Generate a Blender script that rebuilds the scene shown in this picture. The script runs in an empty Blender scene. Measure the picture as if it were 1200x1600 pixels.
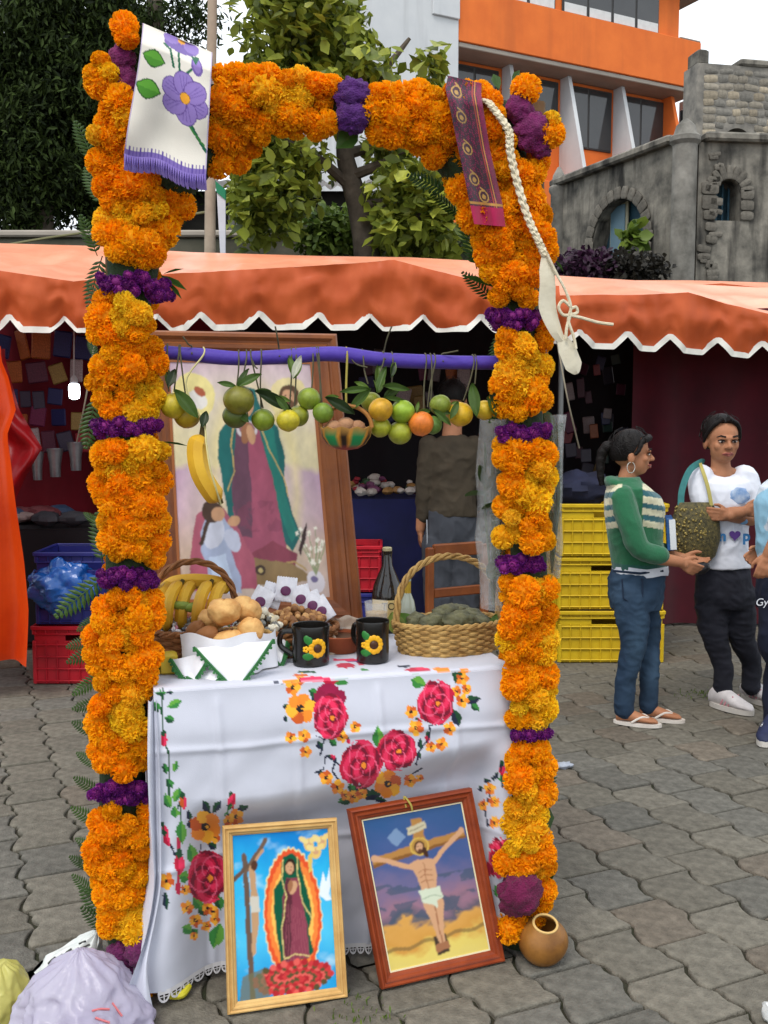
import bpy, math, random
import numpy as np
from mathutils import Vector as V, Matrix, Euler, noise as mnoise
R = random.Random(7)
sc = bpy.context.scene
COL = sc.collection

# ------------------------------------------------------------------ camera
FPX, PITCH, CAMZ = 1556.0, math.atan(140 / 1556.0), 1.5
cam_d = bpy.data.cameras.new('camera')
cam = bpy.data.objects.new('camera', cam_d); COL.objects.link(cam)
cam_d.sensor_fit = 'VERTICAL'; cam_d.sensor_height = 24.0
cam_d.lens = FPX / 1600 * 24.0
cam_d.clip_start = 0.05; cam_d.clip_end = 500
cam.location = (0, 0, CAMZ); cam.rotation_euler = (math.pi / 2 - PITCH, 0, 0)
sc.camera = cam

# ------------------------------------------------------------------ sky (overcast) and soft sun
SUN_EL, SUN_ROT = math.radians(58), math.radians(200)
w = bpy.data.worlds.new('World'); sc.world = w; w.use_nodes = True
nt = w.node_tree; nt.nodes.clear()
wo = nt.nodes.new('ShaderNodeOutputWorld'); bg = nt.nodes.new('ShaderNodeBackground')
sky = nt.nodes.new('ShaderNodeTexSky'); sky.sky_type = 'NISHITA'; sky.sun_disc = False
sky.sun_elevation = SUN_EL; sky.sun_rotation = SUN_ROT
tc = nt.nodes.new('ShaderNodeTexCoord')
nz = nt.nodes.new('ShaderNodeTexNoise'); nz.inputs['Scale'].default_value = 1.6; nz.inputs['Detail'].default_value = 6
rp = nt.nodes.new('ShaderNodeValToRGB')
rp.color_ramp.elements[0].position = 0.33; rp.color_ramp.elements[0].color = (0.55, 0.55, 0.55, 1)
rp.color_ramp.elements[1].position = 0.52; rp.color_ramp.elements[1].color = (0.97, 0.97, 0.97, 1)
mx = nt.nodes.new('ShaderNodeMix'); mx.data_type = 'RGBA'
mx.inputs['B'].default_value = (10.0, 10.6, 11.2, 1)
nt.links.new(tc.outputs['Generated'], nz.inputs['Vector'])
nt.links.new(nz.outputs['Fac'], rp.inputs['Fac'])
nt.links.new(rp.outputs['Color'], mx.inputs['Factor'])
nt.links.new(sky.outputs['Color'], mx.inputs['A'])
nt.links.new(mx.outputs['Result'], bg.inputs['Color'])
bg.inputs['Strength'].default_value = 0.1
nt.links.new(bg.outputs['Background'], wo.inputs['Surface'])
sd = bpy.data.lights.new('sun', 'SUN'); sun = bpy.data.objects.new('sun', sd); COL.objects.link(sun)
sd.energy = 1.4; sd.angle = math.radians(25); sd.color = (1, 0.95, 0.88)
sun.rotation_euler = (math.pi / 2 - SUN_EL, 0, math.radians(-25))
sun.location = (0, 0, 30)
sc.view_settings.view_transform = 'Standard'; sc.view_settings.look = 'None'
sc.view_settings.gamma = 1; sc.view_settings.use_curve_mapping = False
sc.view_settings.exposure = 0.5

# ------------------------------------------------------------------ photograph geometry: pixel (1200x1600) -> place
cT, sT = math.cos(PITCH), math.sin(PITCH)
def ray(px, py):
    u, v = (px - 600) / FPX, (800 - py) / FPX
    return V((u, cT + v * sT, -sT + v * cT))
def P(px, py, Y):
    d = ray(px, py); t = Y / d.y
    return V((d.x * t, Y, CAMZ + d.z * t))
def G(px, py, z=0.0):
    d = ray(px, py); t = (z - CAMZ) / d.z
    return V((d.x * t, d.y * t, z))
def hit(px, py, p0, n):
    d = ray(px, py); o = V((0, 0, CAMZ)); t = (p0 - o).dot(n) / d.dot(n)
    return o + d * t
def projn(a):
    """N x 3 array -> pixel columns and rows."""
    x, y, z = a[:, 0], a[:, 1], a[:, 2] - CAMZ
    f = y * cT - z * sT; u = y * sT + z * cT
    return 600 + FPX * x / f, 800 - FPX * u / f
def lerp(a, b, t): return a + (b - a) * t
def sstep(a, b, x):
    t = min(1, max(0, (x - a) / (b - a))); return t * t * (3 - 2 * t)
def interp(tab, x):
    if x <= tab[0][0]: return tab[0][1]
    for (x0, y0), (x1, y1) in zip(tab, tab[1:]):
        if x <= x1: return y0 + (y1 - y0) * (x - x0) / (x1 - x0)
    return tab[-1][1]
def S(r, g, b):
    f = lambda c: (c / 255 / 12.92) if c <= 10.3 else ((c / 255 + 0.055) / 1.055) ** 2.4
    return (f(r), f(g), f(b))
def nz3(p, s=1.0): return mnoise.noise(V(p) * s)

# ------------------------------------------------------------------ materials
MATS = {}
def M(name, c=(0.5, 0.5, 0.5), c2=None, ns=6.0, rough=0.6, bump=0.0, bs=60.0, spec=0.4, vcol=False, objcol=False, var=0.15,
      metal=0.0, trans=0.0, alpha=1.0, emit=None, es=1.0, sheen=0.0, sss=0.0, coat=0.0, translucent=0.0, detail=5.0, ior=1.45, wave=None, randv=0.0):
    if name in MATS: return MATS[name]
    m = bpy.data.materials.new(name); m.use_nodes = True; MATS[name] = m
    t = m.node_tree; N = t.nodes; L = t.links; N.clear()
    out = N.new('ShaderNodeOutputMaterial'); b = N.new('ShaderNodeBsdfPrincipled')
    co = N.new('ShaderNodeTexCoord')
    n1 = N.new('ShaderNodeTexNoise'); n1.inputs['Scale'].default_value = ns; n1.inputs['Detail'].default_value = detail
    n1.inputs['Roughness'].default_value = 0.6
    L.new(co.outputs['Object'], n1.inputs['Vector'])
    mr = N.new('ShaderNodeMapRange'); mr.inputs['From Min'].default_value = 0.3; mr.inputs['From Max'].default_value = 0.7
    L.new(n1.outputs['Fac'], mr.inputs['Value'])
    if vcol or objcol:
        if vcol:
            a = N.new('ShaderNodeAttribute'); a.attribute_name = 'Col'; src = a.outputs['Color']
        else:
            a = N.new('ShaderNodeObjectInfo'); src = a.outputs['Color']
        if vcol and objcol:
            oi = N.new('ShaderNodeObjectInfo'); mm = N.new('ShaderNodeMix'); mm.data_type = 'RGBA'; mm.blend_type = 'MULTIPLY'
            mm.inputs['Factor'].default_value = 1; L.new(src, mm.inputs['A']); L.new(oi.outputs['Color'], mm.inputs['B']); src = mm.outputs['Result']
        mr.inputs['To Min'].default_value = 1 - var; mr.inputs['To Max'].default_value = 1 + var * 0.6
        vm = N.new('ShaderNodeVectorMath'); vm.operation = 'SCALE'
        L.new(src, vm.inputs[0]); L.new(mr.outputs['Result'], vm.inputs['Scale']); csrc = vm.outputs['Vector']
    else:
        mi = N.new('ShaderNodeMix'); mi.data_type = 'RGBA'
        c2 = c2 or tuple(x * (1 - var) for x in c)
        mi.inputs['A'].default_value = (*c, 1); mi.inputs['B'].default_value = (*c2, 1)
        L.new(mr.outputs['Result'], mi.inputs['Factor']); csrc = mi.outputs['Result']
    if randv:
        oi = N.new('ShaderNodeObjectInfo'); m2 = N.new('ShaderNodeMapRange')
        m2.inputs['To Min'].default_value = 1 - randv; m2.inputs['To Max'].default_value = 1 + randv
        L.new(oi.outputs['Random'], m2.inputs['Value'])
        v2 = N.new('ShaderNodeVectorMath'); v2.operation = 'SCALE'; L.new(csrc, v2.inputs[0]); L.new(m2.outputs['Result'], v2.inputs['Scale']); csrc = v2.outputs['Vector']
    L.new(csrc, b.inputs['Base Color'])
    b.inputs['Roughness'].default_value = rough; b.inputs['Specular IOR Level'].default_value = spec
    b.inputs['Metallic'].default_value = metal; b.inputs['Transmission Weight'].default_value = trans
    b.inputs['Alpha'].default_value = alpha; b.inputs['IOR'].default_value = ior
    b.inputs['Sheen Weight'].default_value = sheen; b.inputs['Coat Weight'].default_value = coat
    if sss: b.inputs['Subsurface Weight'].default_value = sss; b.inputs['Subsurface Radius'].default_value = (0.02, 0.01, 0.006); b.inputs['Subsurface Scale'].default_value = 0.5
    if emit: b.inputs['Emission Color'].default_value = (*emit, 1); b.inputs['Emission Strength'].default_value = es
    if bump:
        n2 = N.new('ShaderNodeTexNoise'); n2.inputs['Scale'].default_value = bs; n2.inputs['Detail'].default_value = 6
        L.new(co.outputs['Object'], n2.inputs['Vector']); hs = n2.outputs['Fac']
        if wave:
            wv = N.new('ShaderNodeTexWave'); wv.inputs['Scale'].default_value = wave; wv.bands_direction = 'Z'; wv.inputs['Distortion'].default_value = 1.0
            L.new(co.outputs['Object'], wv.inputs['Vector']); hs = wv.outputs['Fac']
        bp = N.new('ShaderNodeBump'); bp.inputs['Strength'].default_value = bump; bp.inputs['Distance'].default_value = 0.01
        L.new(hs, bp.inputs['Height']); L.new(bp.outputs['Normal'], b.inputs['Normal'])
    sh = b.outputs['BSDF']
    if translucent:
        tr = N.new('ShaderNodeBsdfTranslucent'); L.new(csrc, tr.inputs['Color'])
        ms = N.new('ShaderNodeMixShader'); ms.inputs['Fac'].default_value = translucent
        L.new(sh, ms.inputs[1]); L.new(tr.outputs['BSDF'], ms.inputs[2]); sh = ms.outputs['Shader']
    L.new(sh, out.inputs['Surface'])
    return m

# ------------------------------------------------------------------ mesh helpers
ORG = {}
class MB:
    def __init__(s): s.v = []; s.f = []; s.c = []; s.usec = False
    def add(s, vs, fs, col=None):
        o = len(s.v); s.v.extend([tuple(x) for x in vs]); s.f.extend([tuple(i + o for i in f) for f in fs])
        if col is not None: s.usec = True
        if col is None: s.c.extend([(1, 1, 1)] * len(vs))
        elif isinstance(col, list): s.c.extend(col)
        else: s.c.extend([col] * len(vs))
        return s
    def grid(s, fn, nu, nv, cu=False, cv=False, col=None):
        vs = [fn(i / nu, j / nv) for j in range(nv + (0 if cv else 1)) for i in range(nu + (0 if cu else 1))]
        w_ = nu if cu else nu + 1; h_ = nv if cv else nv + 1
        fs = []
        for j in range(nv):
            for i in range(nu):
                a, b_ = i, (i + 1) % w_; c_, d_ = j, (j + 1) % h_
                fs.append((c_ * w_ + a, c_ * w_ + b_, d_ * w_ + b_, d_ * w_ + a))
        return s.add(vs, fs, col)
    def loft(s, rings, cap0=True, cap1=True, closed=True, col=None):
        n = len(rings[0]); vs = [p for r in rings for p in r]; fs = []
        for k in range(len(rings) - 1):
            for i in range(n if closed else n - 1):
                j = (i + 1) % n
                fs.append((k * n + i, k * n + j, (k + 1) * n + j, (k + 1) * n + i))
        if cap0: fs.append(tuple(reversed(range(n))))
        if cap1: fs.append(tuple((len(rings) - 1) * n + i for i in range(n)))
        return s.add(vs, fs, col)
    def box(s, c, size, m=None, b=0.0, col=None):
        """chamfered box, b = chamfer"""
        hx, hy, hz = size[0] / 2, size[1] / 2, size[2] / 2
        b = min(b, hx * .9, hy * .9, hz * .9)
        def ring(i, z):
            x, y = hx - i, hy - i
            if b <= 0: return [V((-x, -y, z)), V((x, -y, z)), V((x, y, z)), V((-x, y, z))]
            q = b
            return [V((-x + q, -y, z)), V((x - q, -y, z)), V((x, -y + q, z)), V((x, y - q, z)), V((x - q, y, z)), V((-x + q, y, z)), V((-x, y - q, z)), V((-x, -y + q, z))]
        if b <= 0: rings = [ring(0, -hz), ring(0, hz)]
        else: rings = [ring(b, -hz), ring(0, -hz + b), ring(0, hz - b), ring(b, hz)]
        c = V(c)
        rings = [[(m @ p if m else p) + c for p in r] for r in rings]
        return s.loft(rings, col=col)
    def tube(s, pts, r, n=8, caps=True, col=None, flat=1.0, up=None):
        pts = [V(p) for p in pts]; k = len(pts)
        rs = [r] * k if isinstance(r, (int, float)) else list(r)
        rings = []; nrm = None
        for i in range(k):
            t = (pts[min(i + 1, k - 1)] - pts[max(i - 1, 0)])
            t = t.normalized() if t.length > 1e-9 else V((0, 0, 1))
            if nrm is None:
                a = V(up) if up else (V((0, 0, 1)) if abs(t.z) < 0.9 else V((1, 0, 0)))
                nrm = (a - t * a.dot(t)).normalized()
            else:
                q = nrm - t * nrm.dot(t)
                if q.length > 1e-6: nrm = q.normalized()
            bi = t.cross(nrm)
            rings.append([pts[i] + (nrm * math.cos(a) * flat + bi * math.sin(a)) * rs[i] for a in [2 * math.pi * j / n for j in range(n)]])
        return s.loft(rings, caps, caps, col=col)
    def limb(s, pts, rs, n=12):
        """tube with rounded ends"""
        pts = [V(p) for p in pts]; s.tube(pts, rs, n)
        s.ell(pts[0], (rs[0],) * 3, 12, 8); s.ell(pts[-1], (rs[-1],) * 3, 12, 8)
        return s
    def lathe(s, prof, c, n=24, m=None, cap0=True, cap1=False, col=None, wob=None):
        c = V(c); rings = []
        for (r, z) in prof:
            rg = []
            for j in range(n):
                a = 2 * math.pi * j / n; rr = r * (1 + (wob(a, z) if wob else 0))
                p = V((rr * math.cos(a), rr * math.sin(a), z)); rg.append((m @ p if m else p) + c)
            rings.append(rg)
        return s.loft(rings, cap0, cap1, col=col)
    def ell(s, c, r, nu=14, nv=9, m=None, col=None, wob=None):
        c = V(c); vs = []; fs = []
        def pt(d):
            k = 1 + (wob(d) if wob else 0)
            p = V((d.x * r[0], d.y * r[1], d.z * r[2])) * k
            return (m @ p if m else p) + c
        vs.append(pt(V((0, 0, -1))))
        for j in range(1, nv):
            ph = -math.pi / 2 + math.pi * j / nv
            for i in range(nu):
                a = 2 * math.pi * i / nu
                vs.append(pt(V((math.cos(ph) * math.cos(a), math.cos(ph) * math.sin(a), math.sin(ph)))))
        vs.append(pt(V((0, 0, 1)))); top = len(vs) - 1
        for i in range(nu):
            fs.append((0, 1 + (i + 1) % nu, 1 + i))
            for j in range(nv - 2):
                a = 1 + j * nu + i; b_ = 1 + j * nu + (i + 1) % nu
                fs.append((a, b_, b_ + nu, a + nu))
            k = 1 + (nv - 2) * nu
            fs.append((k + i, k + (i + 1) % nu, top))
        return s.add(vs, fs, col)
    def prism(s, pts, d, col=None):
        """polygon pts extruded by vector d"""
        pts = [V(p) for p in pts]
        return s.loft([pts, [p + V(d) for p in pts]], col=col)
    def mesh(s, name, org=(0, 0, 0), smooth=True, ang=38):
        me = bpy.data.meshes.new(name); o = V(org)
        me.from_pydata([(x - o.x, y - o.y, z - o.z) for x, y, z in s.v], [], s.f)
        if s.usec:
            ca = me.color_attributes.new('Col', 'FLOAT_COLOR', 'POINT')
            ca.data.foreach_set('color', np.array([(*c, 1) for c in s.c], dtype=np.float32).ravel())
        if smooth:
            me.polygons.foreach_set('use_smooth', [True] * len(me.polygons))
            if ang: me.set_sharp_from_angle(angle=math.radians(ang))
        me.update(); return me
    def build(s, name, mat, parent=None, smooth=True, ang=38, org=None, **tags):
        if parent is not None: org = ORG[parent.name]
        elif org is None:
            a = np.array(s.v); org = V((*(a.min(0)[:2] + a.max(0)[:2]) / 2, a[:, 2].min()))
        me = s.mesh(name, org, smooth, ang); me.materials.append(mat)
        return link(name, me, parent, org, **tags)
def link(name, me, parent=None, org=(0, 0, 0), **tags):
    o = bpy.data.objects.new(name, me); COL.objects.link(o)
    if parent is not None: o.parent = parent
    else: o.location = org
    ORG[o.name] = V(org); return tag(o, **tags)
def tag(o, label=None, cat=None, group=None, kind=None):
    if label: o['label'] = label
    if cat: o['category'] = cat
    if group: o['group'] = group
    if kind: o['kind'] = kind
    return o
def thing(name, loc, label, cat, group=None):
    o = bpy.data.objects.new(name, None); COL.objects.link(o); o.location = loc; o.empty_display_size = 0.05
    ORG[o.name] = V(loc); return tag(o, label, cat, group)
def inst(name, me, parent, mtx, color=None, **tags):
    """a part that shares mesh data; mtx is its place in the world"""
    o = bpy.data.objects.new(name, me); COL.objects.link(o); o.parent = parent
    o.matrix_basis = Matrix.Translation(-ORG[parent.name]) @ mtx
    ORG[o.name] = mtx.translation.copy()
    if color: o.color = (*color, 1)
    return tag(o, **tags)
def copy_tree(o, parent=None):
    c = o.copy(); COL.objects.link(c)
    if parent is not None: c.parent = parent
    ORG[c.name] = ORG.get(o.name, V((0, 0, 0)))
    for ch in list(o.children): copy_tree(ch, c)
    return c
def raw_mesh(name, verts, faces, mat, parent=None, org=V((0, 0, 0)), cols=None, smooth=False, **tags):
    """numpy verts N x 3, faces list/array"""
    if parent is not None: org = ORG[parent.name]
    me = bpy.data.meshes.new(name); va = np.asarray(verts, dtype=np.float32) - np.array(org, dtype=np.float32)
    fa = np.asarray(faces, dtype=np.int32); nf, k = fa.shape
    me.vertices.add(len(va)); me.vertices.foreach_set('co', va.ravel())
    me.loops.add(nf * k); me.loops.foreach_set('vertex_index', fa.ravel())
    me.polygons.add(nf); me.polygons.foreach_set('loop_start', np.arange(0, nf * k, k, dtype=np.int32))
    if cols is not None:
        ca = me.color_attributes.new('Col', 'FLOAT_COLOR', 'POINT')
        ca.data.foreach_set('color', np.concatenate([cols, np.ones((len(cols), 1))], 1).astype(np.float32).ravel())
    me.update(calc_edges=True); me.validate()
    if smooth: me.polygons.foreach_set('use_smooth', [True] * nf)
    me.materials.append(mat)
    return link(name, me, parent, org, **tags)
def frame_from(z, x=None):
    """rotation with +Z along z"""
    z = V(z).normalized(); a = V(x) if x else (V((0, 0, 1)) if abs(z.z) < .95 else V((1, 0, 0)))
    x = (a - z * a.dot(z)).normalized(); y = z.cross(x)
    return Matrix((x, y, z)).transposed()
def RZ(a): return Matrix.Rotation(a, 3, 'Z')
def TR(loc, rot3=None, s=1.0):
    m = (rot3 or Matrix.Identity(3)).to_4x4()
    sv = (s, s, s) if isinstance(s, (int, float)) else s
    return Matrix.Translation(V(loc)) @ m @ Matrix.Diagonal((*sv, 1))
def bez(pts, n=8):
    """smooth (Catmull-Rom) path through points"""
    pts = [V(p) for p in pts]; out = []
    for i in range(len(pts) - 1):
        p0, p1, p2, p3 = pts[max(i - 1, 0)], pts[i], pts[i + 1], pts[min(i + 2, len(pts) - 1)]
        for k in range(n):
            t = k / n
            out.append(0.5 * ((2 * p1) + (p2 - p0) * t + (2 * p0 - 5 * p1 + 4 * p2 - p3) * t * t + (3 * p1 - p0 - 3 * p2 + p3) * t ** 3))
    out.append(pts[-1]); return out
def voxel(mb, name, size, smooth=3):
    """union of closed shapes as one continuous surface"""
    me = mb.mesh('tmp', smooth=False); o = bpy.data.objects.new('tmp', me); COL.objects.link(o)
    m = o.modifiers.new('r', 'REMESH'); m.mode = 'VOXEL'; m.voxel_size = size; m.use_smooth_shade = True
    if smooth: s_ = o.modifiers.new('s', 'SMOOTH'); s_.factor = 0.5; s_.iterations = smooth
    dg = bpy.context.evaluated_depsgraph_get(); dg.update()
    r = bpy.data.meshes.new_from_object(o.evaluated_get(dg)); r.name = name
    bpy.data.objects.remove(o); bpy.data.meshes.remove(me)
    r.polygons.foreach_set('use_smooth', [True] * len(r.polygons))
    return r
def vbuild(mb, name, mat, parent, size, smooth=3, colfn=None, folds=None, **tags):
    me = voxel(mb, name, size, smooth); org = ORG[parent.name]
    if folds:   # cloth creases: sharp ridged noise, (depth, (frequency x, y, z), seed)
        n = len(me.vertices); co = np.zeros(n * 3, np.float32); no = np.zeros(n * 3, np.float32)
        me.vertices.foreach_get('co', co); me.vertices.foreach_get('normal', no); co = co.reshape(-1, 3); no = no.reshape(-1, 3)
        d_, fr, sd_ = folds; h = np.empty(n)
        for i, (x, y, z) in enumerate(co.tolist()):
            wz = z + .05 * mnoise.noise((x * 7 + sd_, y * 7, z * 5)); h[i] = .6 - 1.5 * abs(mnoise.noise((x * fr[0] + sd_, y * fr[1], wz * fr[2]))) - .8 * abs(mnoise.noise((x * fr[0] * 2.3 + sd_, y * fr[1] * 2.3 + 4, wz * fr[2] * 2.1)))
        me.vertices.foreach_set('co', (co + no * (h * d_)[:, None]).astype(np.float32).ravel()); me.update()
    if colfn:
        co = np.zeros(len(me.vertices) * 3, dtype=np.float32); me.vertices.foreach_get('co', co)
        c = colfn(co.reshape(-1, 3)); ca = me.color_attributes.new('Col', 'FLOAT_COLOR', 'POINT')
        ca.data.foreach_set('color', np.concatenate([c, np.ones((len(c), 1))], 1).astype(np.float32).ravel())
    me.transform(Matrix.Translation(-org)); me.materials.clear(); me.materials.append(mat)
    return link(name, me, parent, org, **tags)
def text_mb(txt, size, origin, ux, uy, lift=0.0, bold=0.0):
    """flat lettering as mesh, centred on origin, lying in the plane of ux, uy"""
    cu = bpy.data.curves.new('t', 'FONT'); cu.body = txt; cu.size = size; cu.align_x = 'CENTER'; cu.align_y = 'CENTER'; cu.offset = bold
    o = bpy.data.objects.new('t', cu); COL.objects.link(o)
    dg = bpy.context.evaluated_depsgraph_get(); dg.update(); me = bpy.data.meshes.new_from_object(o.evaluated_get(dg))
    mb = MB(); n = V(ux).cross(V(uy))
    mb.add([V(origin) + V(ux) * v.co.x + V(uy) * v.co.y + n * lift for v in me.vertices], [tuple(p.vertices) for p in me.polygons])
    bpy.data.objects.remove(o); bpy.data.meshes.remove(me); return mb
class Art:
    """colours for a cloud of points laid out in a flat design space"""
    def __init__(s, x, y, bg):
        s.x = np.asarray(x, float); s.y = np.asarray(y, float); s.c = np.tile(np.array(bg, float), (len(s.x), 1))
    def put(s, m, col, a=1.0):
        m = np.asarray(m, float) * a; s.c = s.c * (1 - m[:, None]) + np.array(col, float)[None, :] * m[:, None] if np.ndim(col) == 1 else s.c * (1 - m[:, None]) + col * m[:, None]
        return s
    def ell(s, cx, cy, rx, ry, col, rot=0.0, soft=0.0, a=1.0):
        dx, dy = s.x - cx, s.y - cy; c_, n_ = math.cos(rot), math.sin(rot)
        d = np.sqrt(((dx * c_ + dy * n_) / rx) ** 2 + ((-dx * n_ + dy * c_) / ry) ** 2)
        m = (d < 1) if soft <= 0 else np.clip((1 + soft - d) / (2 * soft), 0, 1)
        return s.put(m, col, a)
    def poly(s, pts, col, a=1.0):
        pts = np.array(pts, float); x0, y0 = pts.min(0); x1, y1 = pts.max(0)
        idx = np.nonzero((s.x >= x0) & (s.x <= x1) & (s.y >= y0) & (s.y <= y1))[0]
        if len(idx) == 0: return s
        x, y = s.x[idx], s.y[idx]; ins = np.zeros(len(idx), bool); n = len(pts)
        for i in range(n):
            xa, ya = pts[i]; xb, yb = pts[(i + 1) % n]
            if ya == yb: continue
            ins ^= ((ya > y) != (yb > y)) & (x < (xb - xa) * (y - ya) / (yb - ya) + xa)
        k = idx[ins]; s.c[k] = s.c[k] * (1 - a) + np.array(col, float) * a
        return s
    def stroke(s, pts, w, col, a=1.0):
        for (xa, ya), (xb, yb) in zip(pts, pts[1:]):
            idx = np.nonzero((s.x >= min(xa, xb) - w) & (s.x <= max(xa, xb) + w) & (s.y >= min(ya, yb) - w) & (s.y <= max(ya, yb) + w))[0]
            if len(idx) == 0: continue
            x, y = s.x[idx], s.y[idx]; L2 = (xb - xa) ** 2 + (yb - ya) ** 2 or 1e-9
            t = np.clip(((x - xa) * (xb - xa) + (y - ya) * (yb - ya)) / L2, 0, 1)
            d = np.hypot(x - xa - t * (xb - xa), y - ya - t * (yb - ya)); k = idx[d < w / 2]
            s.c[k] = s.c[k] * (1 - a) + np.array(col, float) * a
        return s
    def leaf(s, cx, cy, L, W, rot, col, col2=None):
        dx, dy = math.cos(rot), math.sin(rot); pts = []
        for t in [i / 8 for i in range(9)]: pts.append((cx + dx * (t - .5) * L - dy * W * math.sin(math.pi * t) / 2, cy + dy * (t - .5) * L + dx * W * math.sin(math.pi * t) / 2))
        low = []
        for t in [i / 8 for i in range(9)]: low.append((cx + dx * (t - .5) * L + dy * W * math.sin(math.pi * t) / 2, cy + dy * (t - .5) * L - dx * W * math.sin(math.pi * t) / 2))
        mid = [(cx + dx * (t / 8 - .5) * L, cy + dy * (t / 8 - .5) * L) for t in range(9)]
        s.poly(pts + mid[::-1], col); s.poly(low + mid[::-1], col2 or col); return s
# ================================================================== GROUND: wavy concrete pavers
soil = M('joint_soil', S(50, 44, 36), S(46, 50, 32), ns=9, rough=.95, bump=.5, bs=80, var=.3)
pav_m = M('paver_concrete', ns=26, rough=.82, bump=.6, bs=140, objcol=True, var=.42, spec=.3, detail=10)
pav_v = M('paver_concrete_far', rough=.88, bump=.35, bs=160, vcol=True, var=.42, ns=26, spec=.3, detail=10)
gm = MB(); gm.grid(lambda u, v: V((lerp(-90, 90, u), lerp(-20, 160, v), -0.014)), 24, 24)
ground = gm.build('ground', soil, kind='structure', org=V((0, 0, 0)))
PD, PN = V((.3995, -.9167, 0)), V((.9167, .3995, 0)); PA, PB = .205, .235
def wav(s): return .015 * math.sin(2 * math.pi * s / PB + .6) + .006 * math.sin(4 * math.pi * s / PB + 1.9) + .005 * math.sin(2 * math.pi * s / (PB * 1.0) * 3 + .4)
def paver_rings(odd, gap, rr):
    ph = PB / 2 if odd else 0; k = 11; out = []
    ss = [-PB / 2 + gap / 2 + (PB - gap) * i / (k - 1) for i in range(k)]
    j = [rr.uniform(-.0022, .0022) for _ in range(4 * k)]
    right = [(PA / 2 - gap / 2 + wav(s + ph) + j[i], s) for i, s in enumerate(ss)]
    left = [(-PA / 2 + gap / 2 + wav(s + ph) + j[k + i], s) for i, s in enumerate(ss)][::-1]
    def soften(p, i): return p
    pts = right + left; cx = sum(p[0] for p in pts) / len(pts)
    def ring(ins, z):
        return [V((cx + (x - cx) * (1 - ins / (PA / 2)), y * (1 - ins / (PB / 2)), z)) for x, y in pts]
    # n axis = local X, -d axis = local Y
    return [ring(0, -.03), ring(.0, -.006), ring(.003, -.001), ring(.007, 0)]
pm = {0: [], 1: []}
for odd in (0, 1):
    for q in range(5):
        mb = MB(); mb.loft(paver_rings(odd, R.uniform(.007, .012), R), cap0=False); me = mb.mesh('paver', ang=50); me.materials.append(pav_m); pm[odd].append(me)
ANG = math.atan2(PN.y, PN.x)
cells = []
org_n, org_s = 2.016 - PA * 20, 0
for i in range(-8, 48):
    for k in range(-50, 12):
        n_ = 2.016 - PA * 15 + i * PA + PA / 2; odd = i % 2; s_ = -2.936 + k * PB + (PB / 2 if odd else 0) + PB / 2 + 1.2
        p = PN * n_ + PD * s_
        if not (-5.5 < p.x < 6 and 1.2 < p.y < 10.5): continue
        a = np.array([p[:]]); px, py = projn(a); vis = p.y > 1.5 and -60 < px[0] < 1260 and py[0] < 1660
        hid = 260 < px[0] < 790 and py[0] < 1490     # behind the cloth and the altar
        cells.append((0 if (vis and not hid) else 1, p.y, p, odd))
cells.sort(key=lambda c: c[:2])
def pcol():
    b_ = R.uniform(.86, 1.12); g = R.random()
    c = S(112, 107, 96) if g < .6 else S(107, 104, 96) if g < .85 else S(113, 104, 92)
    return tuple(x * b_ for x in c)
rest = MB(); rest_c = []
for idx, (fl, y, p, odd) in enumerate(cells):
    rot = RZ(ANG) @ Euler((R.gauss(0, .008), R.gauss(0, .008), R.gauss(0, .012))).to_matrix()
    loc = p + V((0, 0, R.uniform(-.004, .002))); c = pcol()
    if idx < 300: inst('paver', R.choice(pm[odd]), ground, TR(loc, rot), c)
    else:
        rg = paver_rings(odd, .009, R); rest.loft([[rot @ q + loc for q in r] for r in rg[1:]], cap0=False, col=c)
rest.build('paver_field', pav_v, ground, kind='stuff', ang=50)

# ================================================================== BACKGROUND BUILDINGS
orange_w = M('orange_paint', S(226, 116, 48), S(212, 104, 42), ns=1.2, rough=.8, bump=.1, bs=30)
white_w = M('white_render', S(205, 206, 206), S(190, 192, 194), ns=.8, rough=.85)
conc = M('grey_soffit', S(170, 160, 148), S(150, 142, 132), ns=1, rough=.9)
glassd = M('dark_window_glass', S(38, 40, 42), S(60, 60, 60), ns=.5, rough=.08, spec=.8)
alu = M('window_frame_metal', S(58, 56, 54), rough=.5)
blind = M('white_blind', S(215, 216, 214), rough=.8)
LC = V((2.16, 30.0, 0)); FD = V((1.95, 1, 0)).normalized(); FN = V((FD.y, -FD.x, 0))      # facade runs along FD, FN faces us
def fp(px, py, off=0.0): return hit(px, py, LC + FN * off, FN)
bld = thing('office_building', V((7, 36, 0)), 'modern orange and white office building rising behind the market', 'building')
def slab(poly, depth, mat, name, **k):
    """polygon given by pixel corners on the facade plane at an offset, thickened backwards"""
    mb = MB(); mb.prism(poly, -FN * depth); return mb.build(name, mat, bld, smooth=False, **k)
bl0, bl1 = fp(712, 62), fp(1094, 140)
zb = [bl0.z, bl1.z]; zlow = (bl0.z + bl1.z) / 2
tl = fp(1095, 85).z; L_ = (bl1 - bl0).length
def fq(t, z, off=0.0): return V((LC.x, LC.y, 0)) + FD * t - FN * -off + V((0, 0, z))
t0 = 0.0; t1 = (bl1 - V((LC.x, LC.y, bl1.z))).dot(FD); z0 = (bl0.z + bl1.z) / 2; z1 = z0 + (fp(1095, 85).z - fp(1094, 140).z)
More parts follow.
